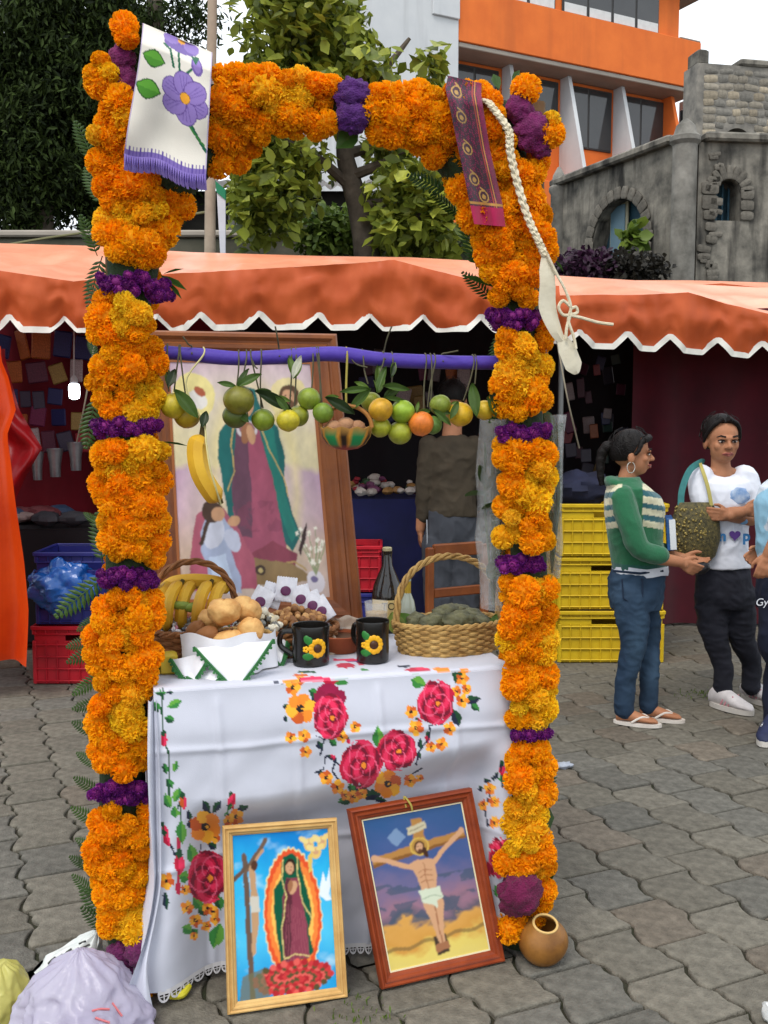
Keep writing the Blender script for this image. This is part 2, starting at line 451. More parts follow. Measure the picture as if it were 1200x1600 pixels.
def wallbox(name, a, b, zl, zh, off0, off1, mat, chamf=.02, par=None):
    """box along the facade from a to b, zl to zh, from offset off0 (back) to off1 (front)"""
    mb = MB(); rot = Matrix((FD, -FN, V((0, 0, 1)))).transposed()
    c = V((LC.x, LC.y, 0)) + FD * (a + b) / 2 + FN * (off0 + off1) / 2 + V((0, 0, (zl + zh) / 2))
    mb.box(c, (b - a, off1 - off0, zh - zl), rot, chamf); return mb.build(name, mat, par or bld, smooth=False)
wallbox('parapet_band', t0 + .003, t1, z0, z0 + 1.5, -6, 0.0, orange_w)
wallbox('parapet_band', t1 - .9, t1 - .004, z0 + 1.503, z0 + 1.56, -6, -.01, conc)
wallbox('soffit', t0 + .05, t1 - .05, z0 - .14, z0 - .003, -6, -.06, conc)
# storey above: orange piers, window strip, overhang
zs = z0 + 1.35; tw1 = t1 - .75
wallbox('upper_wall', t0 + .003, tw1, z0 + 1.0, z0 + 4.4, -6, -.25, orange_w)
zu = fp(873, 20, -.2).z; zu = z0 + 1.62
wallbox('roof_overhang', t0 - .2, t1 + .3, zu + 1.45, zu + 1.75, -6, .25, conc)
def window(ta, tb, za, zb_, n, off, blindh=0.0):
    f = wallbox('window', ta, tb, za, zb_, off, off + .06, alu)
    for i in range(n):
        a = ta + (tb - ta) * i / n + .04; b = ta + (tb - ta) * (i + 1) / n - .04
        wallbox('pane', a, b, za + .05, zb_ - .05, off + .055, off + .075, glassd, .004, f)
        if blindh: wallbox('blind', a + .02, b - .02, za + .06, za + .06 + blindh, off + .076, off + .082, blind, .001, f)
def tpx(px, py, off=0.0): return (hit(px, py, LC + FN * off, FN) - V((LC.x, LC.y, 0))).dot(FD)
window(tpx(885, 10), tpx(1036, 40), zu - .1, zu + 1.15, 4, -.25, .28)
window(tpx(740, 0), tpx(874, 10), zu - .1, zu + 1.15, 3, -.25, .28)
# storey below: recessed orange wall, windows, slanting fins
zf = z0 - .14
wallbox('lower_wall', t0 + .1, t1 - .5, zf - 4.5, zf - .005, -6, -1.0, orange_w)
cuts = [(700, 778), (788, 871), (880, 955), (963, 1036)]
for a, b in cuts:
    window(tpx(a, 130, -1), tpx(b, 150, -1), zf - 2.05, zf - .12, 2, -1.0, .0)
for i, px in enumerate((783, 874, 957, 1034, 1060)):
    t = tpx(px, 200, -1); mb = MB()
    o = V((LC.x, LC.y, 0)) + FD * t
    prof = [o - FN * .99 + V((0, 0, zf - 3.6)), o + FN * .4 + V((0, 0, zf - 3.6)), o - FN * .6 + V((0, 0, zf - .006)), o - FN * .99 + V((0, 0, zf - .006))]
    mb.prism(prof, FD * .14); mb.build('fin', white_w if i != 3 else orange_w, bld, smooth=False)
wallbox('ledge', t0 - .4, t1 - .6, zf - 5.2, zf - 3.62, -6, .5, orange_w)
wallbox('lower_storey', t0 - .4, t1 - .6, -.2, zf - 5.21, -6, .2, conc)
# white stair block to the left, standing proud
wallbox('stair_tower', t0 - 3.1, t0, -.2, z0 + 8, -7, .02, white_w)
wallbox('band_return', t0 - .9, t0 - .003, z0 + .55, z0 + 1.9, -.5, .1, white_w)

# ---------------- old stone house with corner turret
stone = M('old_stone', S(150, 144, 132), S(76, 74, 69), ns=3.4, rough=.95, bump=.8, bs=14, detail=9)
def streaks(m, sx, c, amount):
    """dark weather streaks running down a wall"""
    t = m.node_tree; N, L = t.nodes, t.links; b = next(n for n in N if n.type == 'BSDF_PRINCIPLED'); src = b.inputs['Base Color'].links[0].from_socket
    co = N.new('ShaderNodeTexCoord'); mp = N.new('ShaderNodeMapping'); mp.inputs['Scale'].default_value = sx; n = N.new('ShaderNodeTexNoise'); n.inputs['Scale'].default_value = 1; n.inputs['Detail'].default_value = 8
    r = N.new('ShaderNodeMapRange'); r.inputs['From Min'].default_value = .48; r.inputs['From Max'].default_value = .66; r.inputs['To Max'].default_value = amount
    mi = N.new('ShaderNodeMix'); mi.data_type = 'RGBA'; mi.inputs['B'].default_value = (*c, 1)
    L.new(co.outputs['Object'], mp.inputs['Vector']); L.new(mp.outputs['Vector'], n.inputs['Vector']); L.new(n.outputs['Fac'], r.inputs['Value']); L.new(r.outputs['Result'], mi.inputs['Factor']); L.new(src, mi.inputs['A']); L.new(mi.outputs['Result'], b.inputs['Base Color'])
streaks(stone, (5, 5, .7), S(32, 31, 30), .9); streaks(white_w, (1.5, 1.5, .15), S(150, 150, 150), .5); streaks(orange_w, (1.2, 1.2, .12), S(170, 84, 40), .45)
stone2 = M('rubble_stone', S(118, 114, 106), S(78, 76, 72), ns=3, rough=.95, objcol=True, var=.35, bump=.6, bs=20)
blue_p = M('faded_blue_paint', S(52, 88, 104), S(36, 62, 78), ns=4, rough=.7)
dark_in = M('interior_shade', S(16, 16, 18), rough=.95)  # near-black colour standing in for the shade inside openings
hs = thing('stone_house', V((5, 15.5, 0)), 'weathered grey stone house with arched windows and pointed corner turret', 'house')
CX = P(1066, 400, 14.0); CX.z = 0
WL = V((-.46, 1, 0)).normalized(); NL = V((-WL.y, WL.x, 0))          # left wall runs back along WL; NL faces left/front
WR = V((1, .12, 0)).normalized(); NR = V((WR.y, -WR.x, 0))
def wl_t(px): d = ray(px, 400); return None
def on(wdir, nrm, px, py): return hit(px, py, CX, nrm)
def arch_wall(name, wdir, nrm, s0, s1, zt0, zt1, ops, th=.35):
    """wall with arched openings: built as quads around each opening; ops = (s, halfwidth, sill z, spring z)"""
    mb = MB(); cuts_ = sorted(ops); pos = s0
    def W(s, z, o=0): return CX + wdir * s + V((0, 0, z)) - nrm * o
    ztop = lambda s: zt0 + (zt1 - zt0) * (s - s0) / (s1 - s0)
    def strip(a, b, za, zb2):  # za, zb2 functions
        n = 10; 
        for k in range(n):
            u, v = a + (b - a) * k / n, a + (b - a) * (k + 1) / n
            ring = [W(u, za(u)), W(v, za(v)), W(v, zb2(v)), W(u, zb2(u))]
            mb.loft([ring, [p - nrm * th for p in ring]])
    for (c, hw, sl, sp) in cuts_:
        strip(pos, c - hw, lambda s: -.2, ztop)
        strip(c - hw, c + hw, lambda s: -.2, lambda s: sl)
        strip(c - hw, c + hw, lambda s: sp + math.sqrt(max(0, hw * hw - (s - c) ** 2)), ztop)
        pos = c + hw
    strip(pos, s1, lambda s: -.2, ztop)
    return mb.build(name, stone, hs, smooth=False)
def sz(nrm, wdir, px, py):
    q = hit(px, py, CX, nrm); return (q - CX).dot(wdir), q.z
sA, zA = sz(NL, WL, 872, 290); s_, zB = sz(NL, WL, 1046, 228)
a1, zs1 = sz(NL, WL, 926, 395); a2, zs2 = sz(NL, WL, 1006, 395); am, zam = sz(NL, WL, 966, 312)
hwl = abs(a1 - a2) / 2
arch_wall('side_wall', WL, NL, .05, sA + .05, zB, zB, [((a1 + a2) / 2, hwl, zs1 - .5, zam - hwl)])
b1, _ = sz(NR, WR, 1118, 320); b2, _ = sz(NR, WR, 1157, 320); bm, zbm = sz(NR, WR, 1138, 280); _, zbs = sz(NR, WR, 1138, 345)
hwr = abs(b1 - b2) / 2; _, zrt = sz(NR, WR, 1100, 222)
arch_wall('front_wall', WR, NR, .2, 3.2, zrt, zrt, [((b1 + b2) / 2, hwr, zbs, zbm - hwr)])
# copings
for (wd, nr, a, b, z) in ((WL, NL, .2, sA + .1, zB), (WR, NR, .25, 3.25, zrt)):
    mb = MB(); rot = Matrix((wd, nr, V((0, 0, 1)))).transposed()
    mb.box(CX + wd * (a + b) / 2 - nr * .15 + V((0, 0, z + .06)), (b - a, .55, .12), rot, .03); mb.build('coping', stone, hs, smooth=False)
# round turret with pointed cap, small one at the far end
for (q, r, zt, zc) in ((CX, .17, P(1068, 222, 14).z, P(1068, 186, 14).z), (CX + WL * (sA - .02), .13, P(882, 300, CX.y + WL.y * sA).z, P(880, 262, CX.y + WL.y * sA).z)):
    mb = MB(); mb.lathe([(r, -.2), (r, zt - .05), (r * 1.25, zt), (r * 1.25, zt + .06), (r * .95, zt + .1), (r * .75, (zt + zc) / 2 + .06), (r * .2, zc)], (q.x, q.y, 0), 12, cap1=True)
    mb.build('turret', M('turret_stone', S(150, 146, 138), S(86, 84, 78), ns=3, rough=.95, bump=.5, bs=20), hs)
# rubble pieces round the openings and up the turret
sm_ = []
for q in range(3):
    mb = MB(); mb.box((0, 0, 0), (1, .6, 1), None, .1 + .04 * q); me = mb.mesh('stone', ang=80); me.materials.append(stone2); sm_.append(me)
def put_stone(wd, nr, s, z, w_, h_, ang=0):
    g = R.uniform(.75, 1.15); rot = Matrix((wd, -nr, V((0, 0, 1)))).transposed() @ Matrix.Rotation(ang, 3, 'Y')
    inst('stone', R.choice(sm_), hs, TR(CX + wd * s + nr * .02 + V((0, 0, z)), rot, (w_, .045, h_)), tuple(x * g for x in S(112, 107, 98)))
for (wd, nr, c, hw, sl, sp, n) in ((WL, NL, (a1 + a2) / 2, hwl, zs1 - .5, zam - hwl, 13), (WR, NR, (b1 + b2) / 2, hwr, zbs, zbm - hwr, 9)):
    for k in range(n):
        a = math.pi * (k + .5) / n; rr = hw + .09
        put_stone(wd, nr, c + rr * math.cos(a), sp + rr * math.sin(a), .18, math.pi * rr / n * .92, -a)
    for sgn in (-1, 1):
        z = sl
        while z < sp:
            h_ = R.uniform(.12, .2); put_stone(wd, nr, c + sgn * (hw + .09), z + h_ / 2, R.uniform(.16, .26), h_ * .92); z += h_
for k in range(70):   # patches where the plaster has fallen off the rubble
    if R.random() < .5: put_stone(WR, NR, R.uniform(.3, .52), R.uniform(2.0, zrt - .15), R.uniform(.08, .2), R.uniform(.06, .12), R.uniform(-.3, .3))
    else: put_stone(WL, NL, R.choice((R.uniform(.3, .6), R.uniform(.3, sA - .1))), R.uniform(2.2, 3.1), R.uniform(.1, .24), R.uniform(.07, .14), R.uniform(-.3, .3))
# boards behind the arches: one blue, one near-black painting the unlit room
for (wd, nr, c, hw, sl, sp) in ((WL, NL, (a1 + a2) / 2, hwl, zs1 - .5, zam - hwl), (WR, NR, (b1 + b2) / 2, hwr, zbs, zbm - hwr)):
    rot = Matrix((wd, nr, V((0, 0, 1)))).transposed()
    mb = MB(); mb.box(CX + wd * c - nr * .5 + V((0, 0, (sl + sp + hw) / 2)), (hw * 2.4, .05, sp + hw - sl + .3), rot); mb.build('recess_board', dark_in if wd == WL else blue_p, hs, smooth=False)
rot = Matrix((WL, NL, V((0, 0, 1)))).transposed()
mb = MB()
for k in range(14):
    a0_, a1_ = math.pi * k / 14, math.pi * (k + 1) / 14; o = CX + WL * (a1 + a2) / 2 - NL * .3 + V((0, 0, zam - hwl))
    rad = lambda a, r: o + WL * math.cos(a) * r + V((0, 0, math.sin(a) * r))
    mb.prism([rad(a0_, hwl), rad(a1_, hwl), rad(a1_, .02), rad(a0_, .02)], NL * .04)
mb.build('fanlight', blue_p, hs, smooth=False)
s_d, z_d = sz(NL, WL, 951, 365)
mb = MB(); mb.box(CX + WL * s_d - NL * .2 + V((0, 0, z_d)), (.42, .04, .95), rot, .01); dl = mb.build('door_leaf', M('pale_frame', S(170, 165, 140), rough=.7), hs, smooth=False)
mb = MB(); mb.box(CX + WL * s_d - NL * .17 + V((0, 0, z_d)), (.34, .03, .86), rot, .01); mb.build('door_panel', M('blue_grey_panel', S(96, 124, 138), rough=.5), dl, smooth=False)
# blue slats in the small window
for k in range(4):
    mb = MB(); mb.box(CX + WR * ((b1 + b2) / 2 + (k - 1.5) * hwr * .5) - NR * .28 + V((0, 0, (zbs + zbm) / 2)), (.03, .03, zbm - zbs), Matrix((WR, NR, V((0, 0, 1)))).transposed(), .005); mb.build('bar', blue_p, hs, smooth=False)
# higher rubble block behind the turret
hb = thing('stone_tower', V((8.5, 18.5, 0)), 'rough rubble stone upper storey with dark arched opening, far right', 'tower')
mb = MB(); q0, q1 = P(1085, 300, 18.2), P(1320, 300, 18.8); ztb = P(1150, 104, 18.4).z
dxy = (q1 - q0); dxy.z = 0; dn = dxy.normalized(); rot = Matrix((dn, V((-dn.y, dn.x, 0)), V((0, 0, 1)))).transposed()
mid = (q0 + q1) / 2
stone3 = M('rubble_wall', S(146, 140, 130), S(92, 90, 86), ns=4.5, rough=.95, bump=.9, bs=9, detail=8)
o_c, o_z = P(1160, 215, 18.2), P(1160, 196, 18.2).z
ux0 = (o_c - q0).dot(dn); hw = .3
def TW(s, z, o=0): return V((q0.x, q0.y, 0)) + dn * s + V((0, 0, z)) + rot.col[1] * o
n = 12; Ltot = dxy.length
def strip(a, b, za, zb2):
    for k in range(n):
        u, v = a + (b - a) * k / n, a + (b - a) * (k + 1) / n
        rg = [TW(u, za(u)), TW(v, za(v)), TW(v, zb2(v)), TW(u, zb2(u))]; mb.loft([rg, [p + rot.col[1] * .5 for p in rg]])
spz = o_z - hw
strip(0, ux0 - hw, lambda s: -.2, lambda s: ztb); strip(ux0 - hw, ux0 + hw, lambda s: -.2, lambda s: spz - .4)
strip(ux0 - hw, ux0 + hw, lambda s: spz + math.sqrt(max(0, hw * hw - (s - ux0) ** 2)), lambda s: ztb); strip(ux0 + hw, Ltot, lambda s: -.2, lambda s: ztb)
mb.build('tower_wall', stone3, hb, smooth=False)
mb = MB(); mb.box(TW(ux0, spz, .8), (1.4, .05, 1.6), rot); mb.build('recess_board', dark_in, hb, smooth=False)  # near-black board; the shade of the opening is in its colour
mb = MB(); mb.box(TW(Ltot / 2 + .4, ztb + .06, .25), (Ltot - .8, .6, .12), rot, .03); mb.build('coping', stone, hb, smooth=False)
mb = MB(); mb.box(TW(.14, ztb + .13, .25), (.22, .4, .26), rot, .03); mb.build('chimney', stone, hb, smooth=False)
z1_ = spz - .9
while z1_ < ztb - .12:
    h_ = R.uniform(.10, .17); s1 = .12
    while s1 < 2.9:
        w_ = R.uniform(.14, .32)
        if not (abs(s1 + w_ / 2 - ux0) < hw + w_ / 2 - .03 and z1_ < o_z + .02 and z1_ > spz - .5):
            g = R.uniform(.7, 1.2); inst('stone', R.choice(sm_), hb, TR(TW(s1 + w_ / 2, z1_ + h_ / 2 + R.uniform(-.02, .02), .01), rot @ Matrix.Rotation(R.uniform(-.12, .12), 3, 'Y'), (w_ * .95, .07, h_ * .95)), tuple(x * g for x in R.choice((S(146, 138, 124), S(128, 124, 116), S(160, 148, 128)))))
        s1 += w_
    z1_ += h_
# ---------------- low retaining wall and dark shed behind the awnings
rw = MB(); rw.box((-3.4, 12.6, 1.87), (8.9, .4, 3.75), None, .03)
rwt = thing('retaining_wall', V((-3.4, 12.6, 0)), 'mossy grey retaining wall behind the orange awning', 'wall')
rw.build('wall', M('mossy_wall', S(96, 92, 80), S(60, 62, 50), ns=2, rough=.95, bump=.6, bs=15), rwt, smooth=False)
mb = MB(); mb.box((-3.4, 12.6, 3.79), (9.0, .5, .08), None, .02); mb.build('coping', conc, rwt, smooth=False)
sh = thing('dark_shed', V((-1.2, 15.5, 0)), 'low dark shed with metal roof behind the leafy tree', 'shed')
mb = MB(); mb.box((-1.8, 15.6, 2.4), (5.2, 2, 4.8), None, .02); mb.build('wall', M('shed_dark', S(46, 42, 38), S(30, 28, 26), ns=2, rough=.9), sh, smooth=False)
mb = MB(); mb.grid(lambda u, v: V((lerp(-4.6, 1.0, u), lerp(14.2, 17, v), lerp(4.75, 5.5, v) + .03 * math.sin(u * 180))), 160, 3); mb.build('roof', M('tin_roof', S(120, 116, 112), S(88, 80, 74), ns=2, rough=.5, metal=.4), sh)
for px in (365, 415, 470):
    q = P(px, 350, 14.5); mb = MB(); mb.box((q.x, 14.5, 2.35), (.14, .14, 4.7), None, .01); mb.build('post', M('grey_post', S(110, 108, 104), rough=.8), sh, smooth=False)

# ================================================================== VEGETATION
LEAFV = np.array([(0, 0, 0), (.28, .30, .06), (.36, .62, .08), (0, 1, -.02), (-.36, .62, .08), (-.28, .30, .06), (0, .5, -.03)], float)
LEAFF = np.array([(0, 1, 6), (1, 2, 6), (2, 3, 6), (3, 4, 6), (4, 5, 6), (5, 0, 6)], int)
rngn = np.random.default_rng(5)
def leaves(cent, size, aspect=1.0, droop=0.3, outc=None, jit=.3, c1=(.05, .09, .02), c2=(.1, .13, .03), tilt=1.0):
    """leaf cloud: N centres -> verts, faces, colours; leaves point along a random, drooping direction"""
    N = len(cent); d = rngn.normal(size=(N, 3)) * tilt
    if outc is not None:
        o = cent - np.array(outc); d += 1.2 * o / (np.linalg.norm(o, axis=1, keepdims=True) + 1e-6)
    d[:, 2] -= droop; d /= np.linalg.norm(d, axis=1, keepdims=True)
    up = rngn.normal(size=(N, 3)) * .6 + np.array([0, -.5, 1.0]); x = np.cross(d, up); x /= np.linalg.norm(x, axis=1, keepdims=True) + 1e-9
    z = np.cross(x, d); s = size * (1 + rngn.uniform(-jit, jit, N))
    v = (LEAFV[None, :, 0:1] * x[:, None] * aspect + LEAFV[None, :, 1:2] * d[:, None] + LEAFV[None, :, 2:3] * z[:, None]) * s[:, None, None] + cent[:, None]
    f = (LEAFF[None] + (np.arange(N) * 7)[:, None, None]).reshape(-1, 3)
    t = rngn.random(N)[:, None]; c = np.array(c1) * (1 - t) + np.array(c2) * t; c = np.repeat(c, 7, 0)
    return v.reshape(-1, 3), f, c
leafm = M('leaf_green', rough=.45, spec=.35, vcol=True, var=.25, ns=3, translucent=.3)
leafo = M('leaf_single', rough=.42, spec=.4, objcol=True, var=.25, ns=4, translucent=.3)
darkm = M('needle_green', rough=.7, spec=.15, vcol=True, var=.3, ns=2, translucent=.12)
bark = M('bark', S(104, 94, 82), S(62, 54, 46), ns=5, rough=.95, bump=.9, bs=18)
# ---- big-leaved tree in the middle
T0 = P(572, 420, 10.2); tree = thing('broadleaf_tree', V((T0.x, 10.2, 0)), 'leafy tree with large pale leaves and grey trunk, middle of the view', 'tree')
def tp(px, py, y=10.2): return P(px, py, y)
mb = MB(); main = bez([V((T0.x + .05, 10.2, 0)), tp(575, 560), tp(574, 410), tp(562, 330), tp(545, 270), tp(538, 225), tp(545, 150), tp(535, 60)], 6)
mb.tube(main, [lerp(.17, .045, i / (len(main) - 1)) for i in range(len(main))], 12); mb.build('trunk', bark, tree)
brs = [[tp(548, 275), tp(600, 255, 10), tp(650, 235, 9.9), tp(690, 270, 9.8)], [tp(556, 300), tp(500, 250, 10.1), tp(440, 220, 10), tp(390, 215, 9.9)], [tp(545, 170), tp(600, 110), tp(640, 60)], [tp(541, 200), tp(470, 120), tp(430, 50)], [tp(560, 320), tp(620, 320, 10), tp(660, 340, 9.9), tp(700, 330, 9.9)], [tp(545, 240), tp(590, 225, 10.5), tp(640, 190, 10.6), tp(700, 150, 10.6)]]
for b_ in brs:
    mb = MB(); q = bez(b_, 5); mb.tube(q, [lerp(.06, .018, i / (len(q) - 1)) for i in range(len(q))], 7); mb.build('limb', bark, tree)
blobs = [(470, 60, 105, 75, 190), (500, 45, 85, 70, 200), (430, 150, 65, 40, 70), (580, 120, 45, 40, 80), (500, 150, 70, 40, 90), (672, 112, 26, 24, 30), (400, 225, 55, 50, 100), (430, 300, 70, 75, 190), (390, 330, 28, 60, 55), (490, 250, 35, 30, 30), (640, 310, 75, 60, 170), (680, 350, 55, 60, 110), (620, 370, 45, 35, 70), (610, 230, 50, 30, 60), (720, 270, 35, 60, 60), (480, -40, 100, 40, 90), (430, -10, 60, 40, 60)]
lmb = []
for q in range(4):
    vv = LEAFV * np.array([1 + .1 * q, 1, 1.5]); me = bpy.data.meshes.new('leaf'); me.from_pydata([tuple(x) for x in vv], [], [tuple(f) for f in LEAFF]); me.materials.append(leafo); lmb.append(me)
CV, CF, CC, nv, single = [], [], [], 0, []
for (cx, cy, rx, ry, n_) in blobs:
    c0 = np.array(P(cx, cy, 10.1)); k = 10.1 / FPX
    d = rngn.normal(size=(int(n_ * 4.6), 3)); d /= np.linalg.norm(d, axis=1, keepdims=True); r_ = rngn.random(len(d))[:, None] ** .45
    cen = c0 + d * r_ * np.array([rx * k, .75, ry * k])
    m_ = len(cen); pick = np.argsort(cen[:, 1])[:max(6, int(n_ * .14))]; single.extend(cen[pick].tolist()); cen = np.delete(cen, pick, 0)
    v, f, c = leaves(cen, .128, .8, .5, None, .45, S(72, 88, 32), S(168, 178, 66)); CV.append(v); CF.append(f + nv); CC.append(c); nv += len(v)
raw_mesh('foliage', np.concatenate(CV), np.concatenate(CF), leafm, tree, cols=np.concatenate(CC), kind='stuff')
R.shuffle(single)
for cpos in single[:260]:
    d = V((R.gauss(0, 1), R.gauss(-.4, .8), R.gauss(-.5, .8))); t = R.random() ** 1.3
    inst('leaf', R.choice(lmb), tree, TR(V(cpos), (frame_from(V((R.gauss(0, .6), R.gauss(-.5, .5), 1)), d)) @ RZ(-math.pi / 2), R.uniform(.12, .2)), tuple(lerp(a, b_, t) for a, b_ in zip(S(96, 110, 36), S(176, 180, 72))))
# ---- dark cypress-like tree on the left
def conifer(px, Y, blobs_, label, trunk_px, n_, hgt):
    b0 = P(px, 400, Y); tr = thing('conifer_tree', V((b0.x, Y, 0)), label, 'tree', 'dark conifers at left')
    mb = MB(); mb.tube([V((b0.x, Y, 0)), V((b0.x + .05, Y, hgt * .5)), V((b0.x, Y, hgt))], [.22, .17, .07], 10); mb.build('trunk', bark, tr)
    vs, fs, cs, k0 = [], [], [], 0; k = Y / FPX
    for (cx, cy, rx, ry, n) in blobs_:
        c0 = np.array(P(cx, cy, Y)); m = int(n * n_); cl = rngn.normal(size=(m, 3)); cl /= np.linalg.norm(cl, axis=1, keepdims=True)
        cl = c0 + cl * (rngn.random(m)[:, None] ** .4) * np.array([rx * k, 1.0, ry * k])
        cen = np.repeat(cl, 44, 0) + rngn.normal(size=(m * 44, 3)) * np.array([.13, .13, .13])
        v, f, c = leaves(cen, .10, .42, .7, None, .5, S(24, 33, 18), S(64, 80, 36), 1.0); vs.append(v); fs.append(f + k0); cs.append(c); k0 += len(v)
    raw_mesh('foliage', np.concatenate(vs), np.concatenate(fs), darkm, tr, cols=np.concatenate(cs), kind='stuff')
    return tr
conifer(60, 13.5, [(50, 60, 90, 90, 1.6), (120, 130, 70, 90, 1.3), (60, 210, 90, 90, 1.6), (30, 310, 60, 60, .9), (150, 30, 70, 60, 1), (90, 270, 50, 40, .4), (-60, 150, 90, 200, 1.5)], 'dark dense conifer filling the upper left corner', 60, 165, 9.5)
conifer(247, 14.5, [(200, 30, 60, 45, .4), (285, 40, 35, 30, .12), (215, 100, 45, 60, .5), (180, 200, 60, 70, .7), (150, 300, 55, 60, .45), (240, 290, 50, 50, .3), (310, 20, 35, 12, .1)], 'dark conifer with bare grey trunk behind the embroidered napkin', 247, 120, 9.8)
# ---- shrubs: purple bougainvillea on the stone wall, green bush by the shed, plants in the arch
def bush(name, c0, rad, n, c1, c2, label, cat, size=.09):
    b_ = thing(name, V((c0[0], c0[1], 0)), label, cat)
    d = rngn.normal(size=(n, 3)); d /= np.linalg.norm(d, axis=1, keepdims=True); cen = np.array(c0) + d * rngn.random(n)[:, None] ** .4 * np.array(rad)
    v, f, c = leaves(cen, size, 1, .2, None, .4, c1, c2); raw_mesh('foliage', v, f, leafm, b_, cols=c, kind='stuff')
    mb = MB(); mb.tube([V((c0[0], c0[1], 0)), V((c0[0] + .1, c0[1], c0[2] * .6)), V(c0)], [.05, .04, .02], 7); mb.build('stem', bark, b_); return b_
q = P(925, 418, 13.2); bush('bougainvillea', q, (.62, .4, .24), 1500, S(40, 22, 36), S(78, 44, 72), 'purple leaved bougainvillea at the foot of the stone house', 'shrub', .08)
q = P(990, 420, 13.0); bush('dark_shrub', q, (.5, .3, .25), 800, S(28, 26, 22), S(62, 58, 50), 'dry dark shrub below the stone turret', 'shrub', .08)
q = P(988, 372, 14.2); bush('potted_plant', q, (.14, .14, .16), 60, S(60, 84, 30), S(138, 158, 64), 'bright green plant in front of the arched opening', 'plant', .2)
q = P(520, 362, 12.0); bush('green_bush', q, (.6, .3, .3), 1500, S(66, 92, 34), S(120, 140, 60), 'bright green bush above the retaining wall', 'bush', .09)
q = P(680, 395, 11.8); bush('grey_green_bush', q, (.6, .4, .3), 900, S(46, 54, 34), S(84, 92, 60), 'grey green bush behind the awning below the orange building', 'bush', .09)
# ---- utility pole with a banner tied to it
pl = P(330, 400, 9.0); pole = thing('utility_pole', V((pl.x, 9.0, 0)), 'thin weathered utility pole rising behind the arch', 'pole')
mb = MB(); pts = [V((pl.x, 9, 0)), P(328, 395, 9), P(329, 200, 9), P(333, -80, 9)]; mb.tube(pts, [.055, .05, .045, .04], 10); mb.build('shaft', M('pole_wood', S(176, 160, 140), S(140, 126, 110), ns=4, rough=.9), pole)
bn = MB(); c_ = [P(338, 288, 8.9), P(352, 300, 8.9), P(352, 398, 8.9), P(344, 396, 8.9)]; bn.prism(c_, V((0, .03, 0)))
ban = bn.build('banner', M('banner_cloth', S(200, 200, 205), S(180, 182, 190), rough=.7), label='narrow white banner with green top beside the pole', cat='banner', smooth=False)
bn = MB(); bn.prism([P(336, 282, 8.89), P(352, 296, 8.89), P(352, 312, 8.89), P(338, 300, 8.89)], V((0, .05, 0))); bn.build('green_top', M('banner_green', S(30, 120, 84), rough=.7), ban, smooth=False)
mb = MB(); mb.tube(bez([P(-40, 392, 10), P(60, 374, 10), P(140, 362, 10), P(330, 330, 9)], 6), .012, 6); mb.build('cable', M('cable_grey', S(120, 116, 80), rough=.6), label='slack cable running from the pole over the left awning', cat='cable')
# ================================================================== FLOWER ARCH
A0, B0 = G(195, 1530), G(828, 1474)
AE = (B0 - A0); AE.z = 0; AE.normalize(); AN = V((AE.y, -AE.x, 0))           # AE runs left to right, AN faces the camera
def ap(px, py, off=0.0): return hit(px, py, A0 + AN * off, AN)
arch = thing('flower_arch', A0.lerp(B0, .5), 'tall arch covered in orange marigolds with purple flower bands', 'flower arch')
mari_m = M('marigold_petal', rough=.6, vcol=True, objcol=True, var=.12, ns=30, spec=.2, translucent=.42)
mari_s = M('marigold_petal_far', rough=.6, vcol=True, var=.12, ns=30, spec=.2, translucent=.42)
purp_m = M('amaranth_purple', rough=.6, vcol=True, objcol=True, var=.2, ns=60, spec=.25)
cock_m = M('cockscomb', ns=40, rough=.75, bump=.8, bs=220, sheen=.08, objcol=True, var=.35)
def bloom_arrays(seed, n=120):
    """ruffled pompom, unit radius, facing +Z"""
    r = random.Random(seed); vs, fs, cs = [], [], []
    mb = MB(); mb.ell((0, 0, 0), (.8, .8, .74), 10, 7); vs += mb.v; fs += mb.f; cs += [(.98, .84, .6)] * len(mb.v)
    lob = [V((r.gauss(0, 1), r.gauss(0, 1), r.gauss(0, 1))).normalized() for _ in range(7)]
    for i in range(n):
        z = 1 - 1.75 * (i + .5) / n; a = i * 2.39996 + r.uniform(-.25, .25); rr = math.sqrt(max(0, 1 - z * z))
        d = V((rr * math.cos(a), rr * math.sin(a), z)); bulge = 1 + .09 * max(l.dot(d) for l in lob) + r.uniform(-.06, .07)
        tang = V((r.gauss(0, 1), r.gauss(0, 1), r.gauss(0, 1))); x = tang - d * tang.dot(d); x.normalize(); y = d.cross(x)
        lean = d + (V((d.x, d.y, 0)) * .35 + V((0, 0, -.12))) * .5 + x * r.uniform(-.3, .3); lean.normalize()
        b_ = d * .7; w_ = r.uniform(.17, .25); tip = d * .66 + lean * .36 * bulge
        o = len(vs); sh = r.uniform(.84, 1.12)
        # fan petal: base, three frilled rim points, raised middle
        rim = []
        for k, (u, h) in enumerate(((-1, -.03), (-.45, .05), (0, -.02), (.45, .06), (1, -.03))):
            rim.append(tip + x * w_ * u + lean * (h + r.uniform(-.02, .02)) + y * (.10 * (1 if k % 2 else -1) + r.uniform(-.03, .03)))
        vs += [tuple(b_ - x * .06), tuple(b_ + x * .06)] + [tuple(p) for p in rim]
        cs += [(.97 * sh, .82 * sh, .6)] * 2 + [(sh, sh, sh)] * 5
        fs += [(o, o + 2, o + 3), (o, o + 3, o + 4), (o, o + 4, o + 1), (o + 1, o + 4, o + 5), (o + 1, o + 5, o + 6)]
    return vs, fs, cs
def tri(fs):
    out = []
    for f in fs:
        for k in range(1, len(f) - 1): out.append((f[0], f[k], f[k + 1]))
    return out
BLO = []
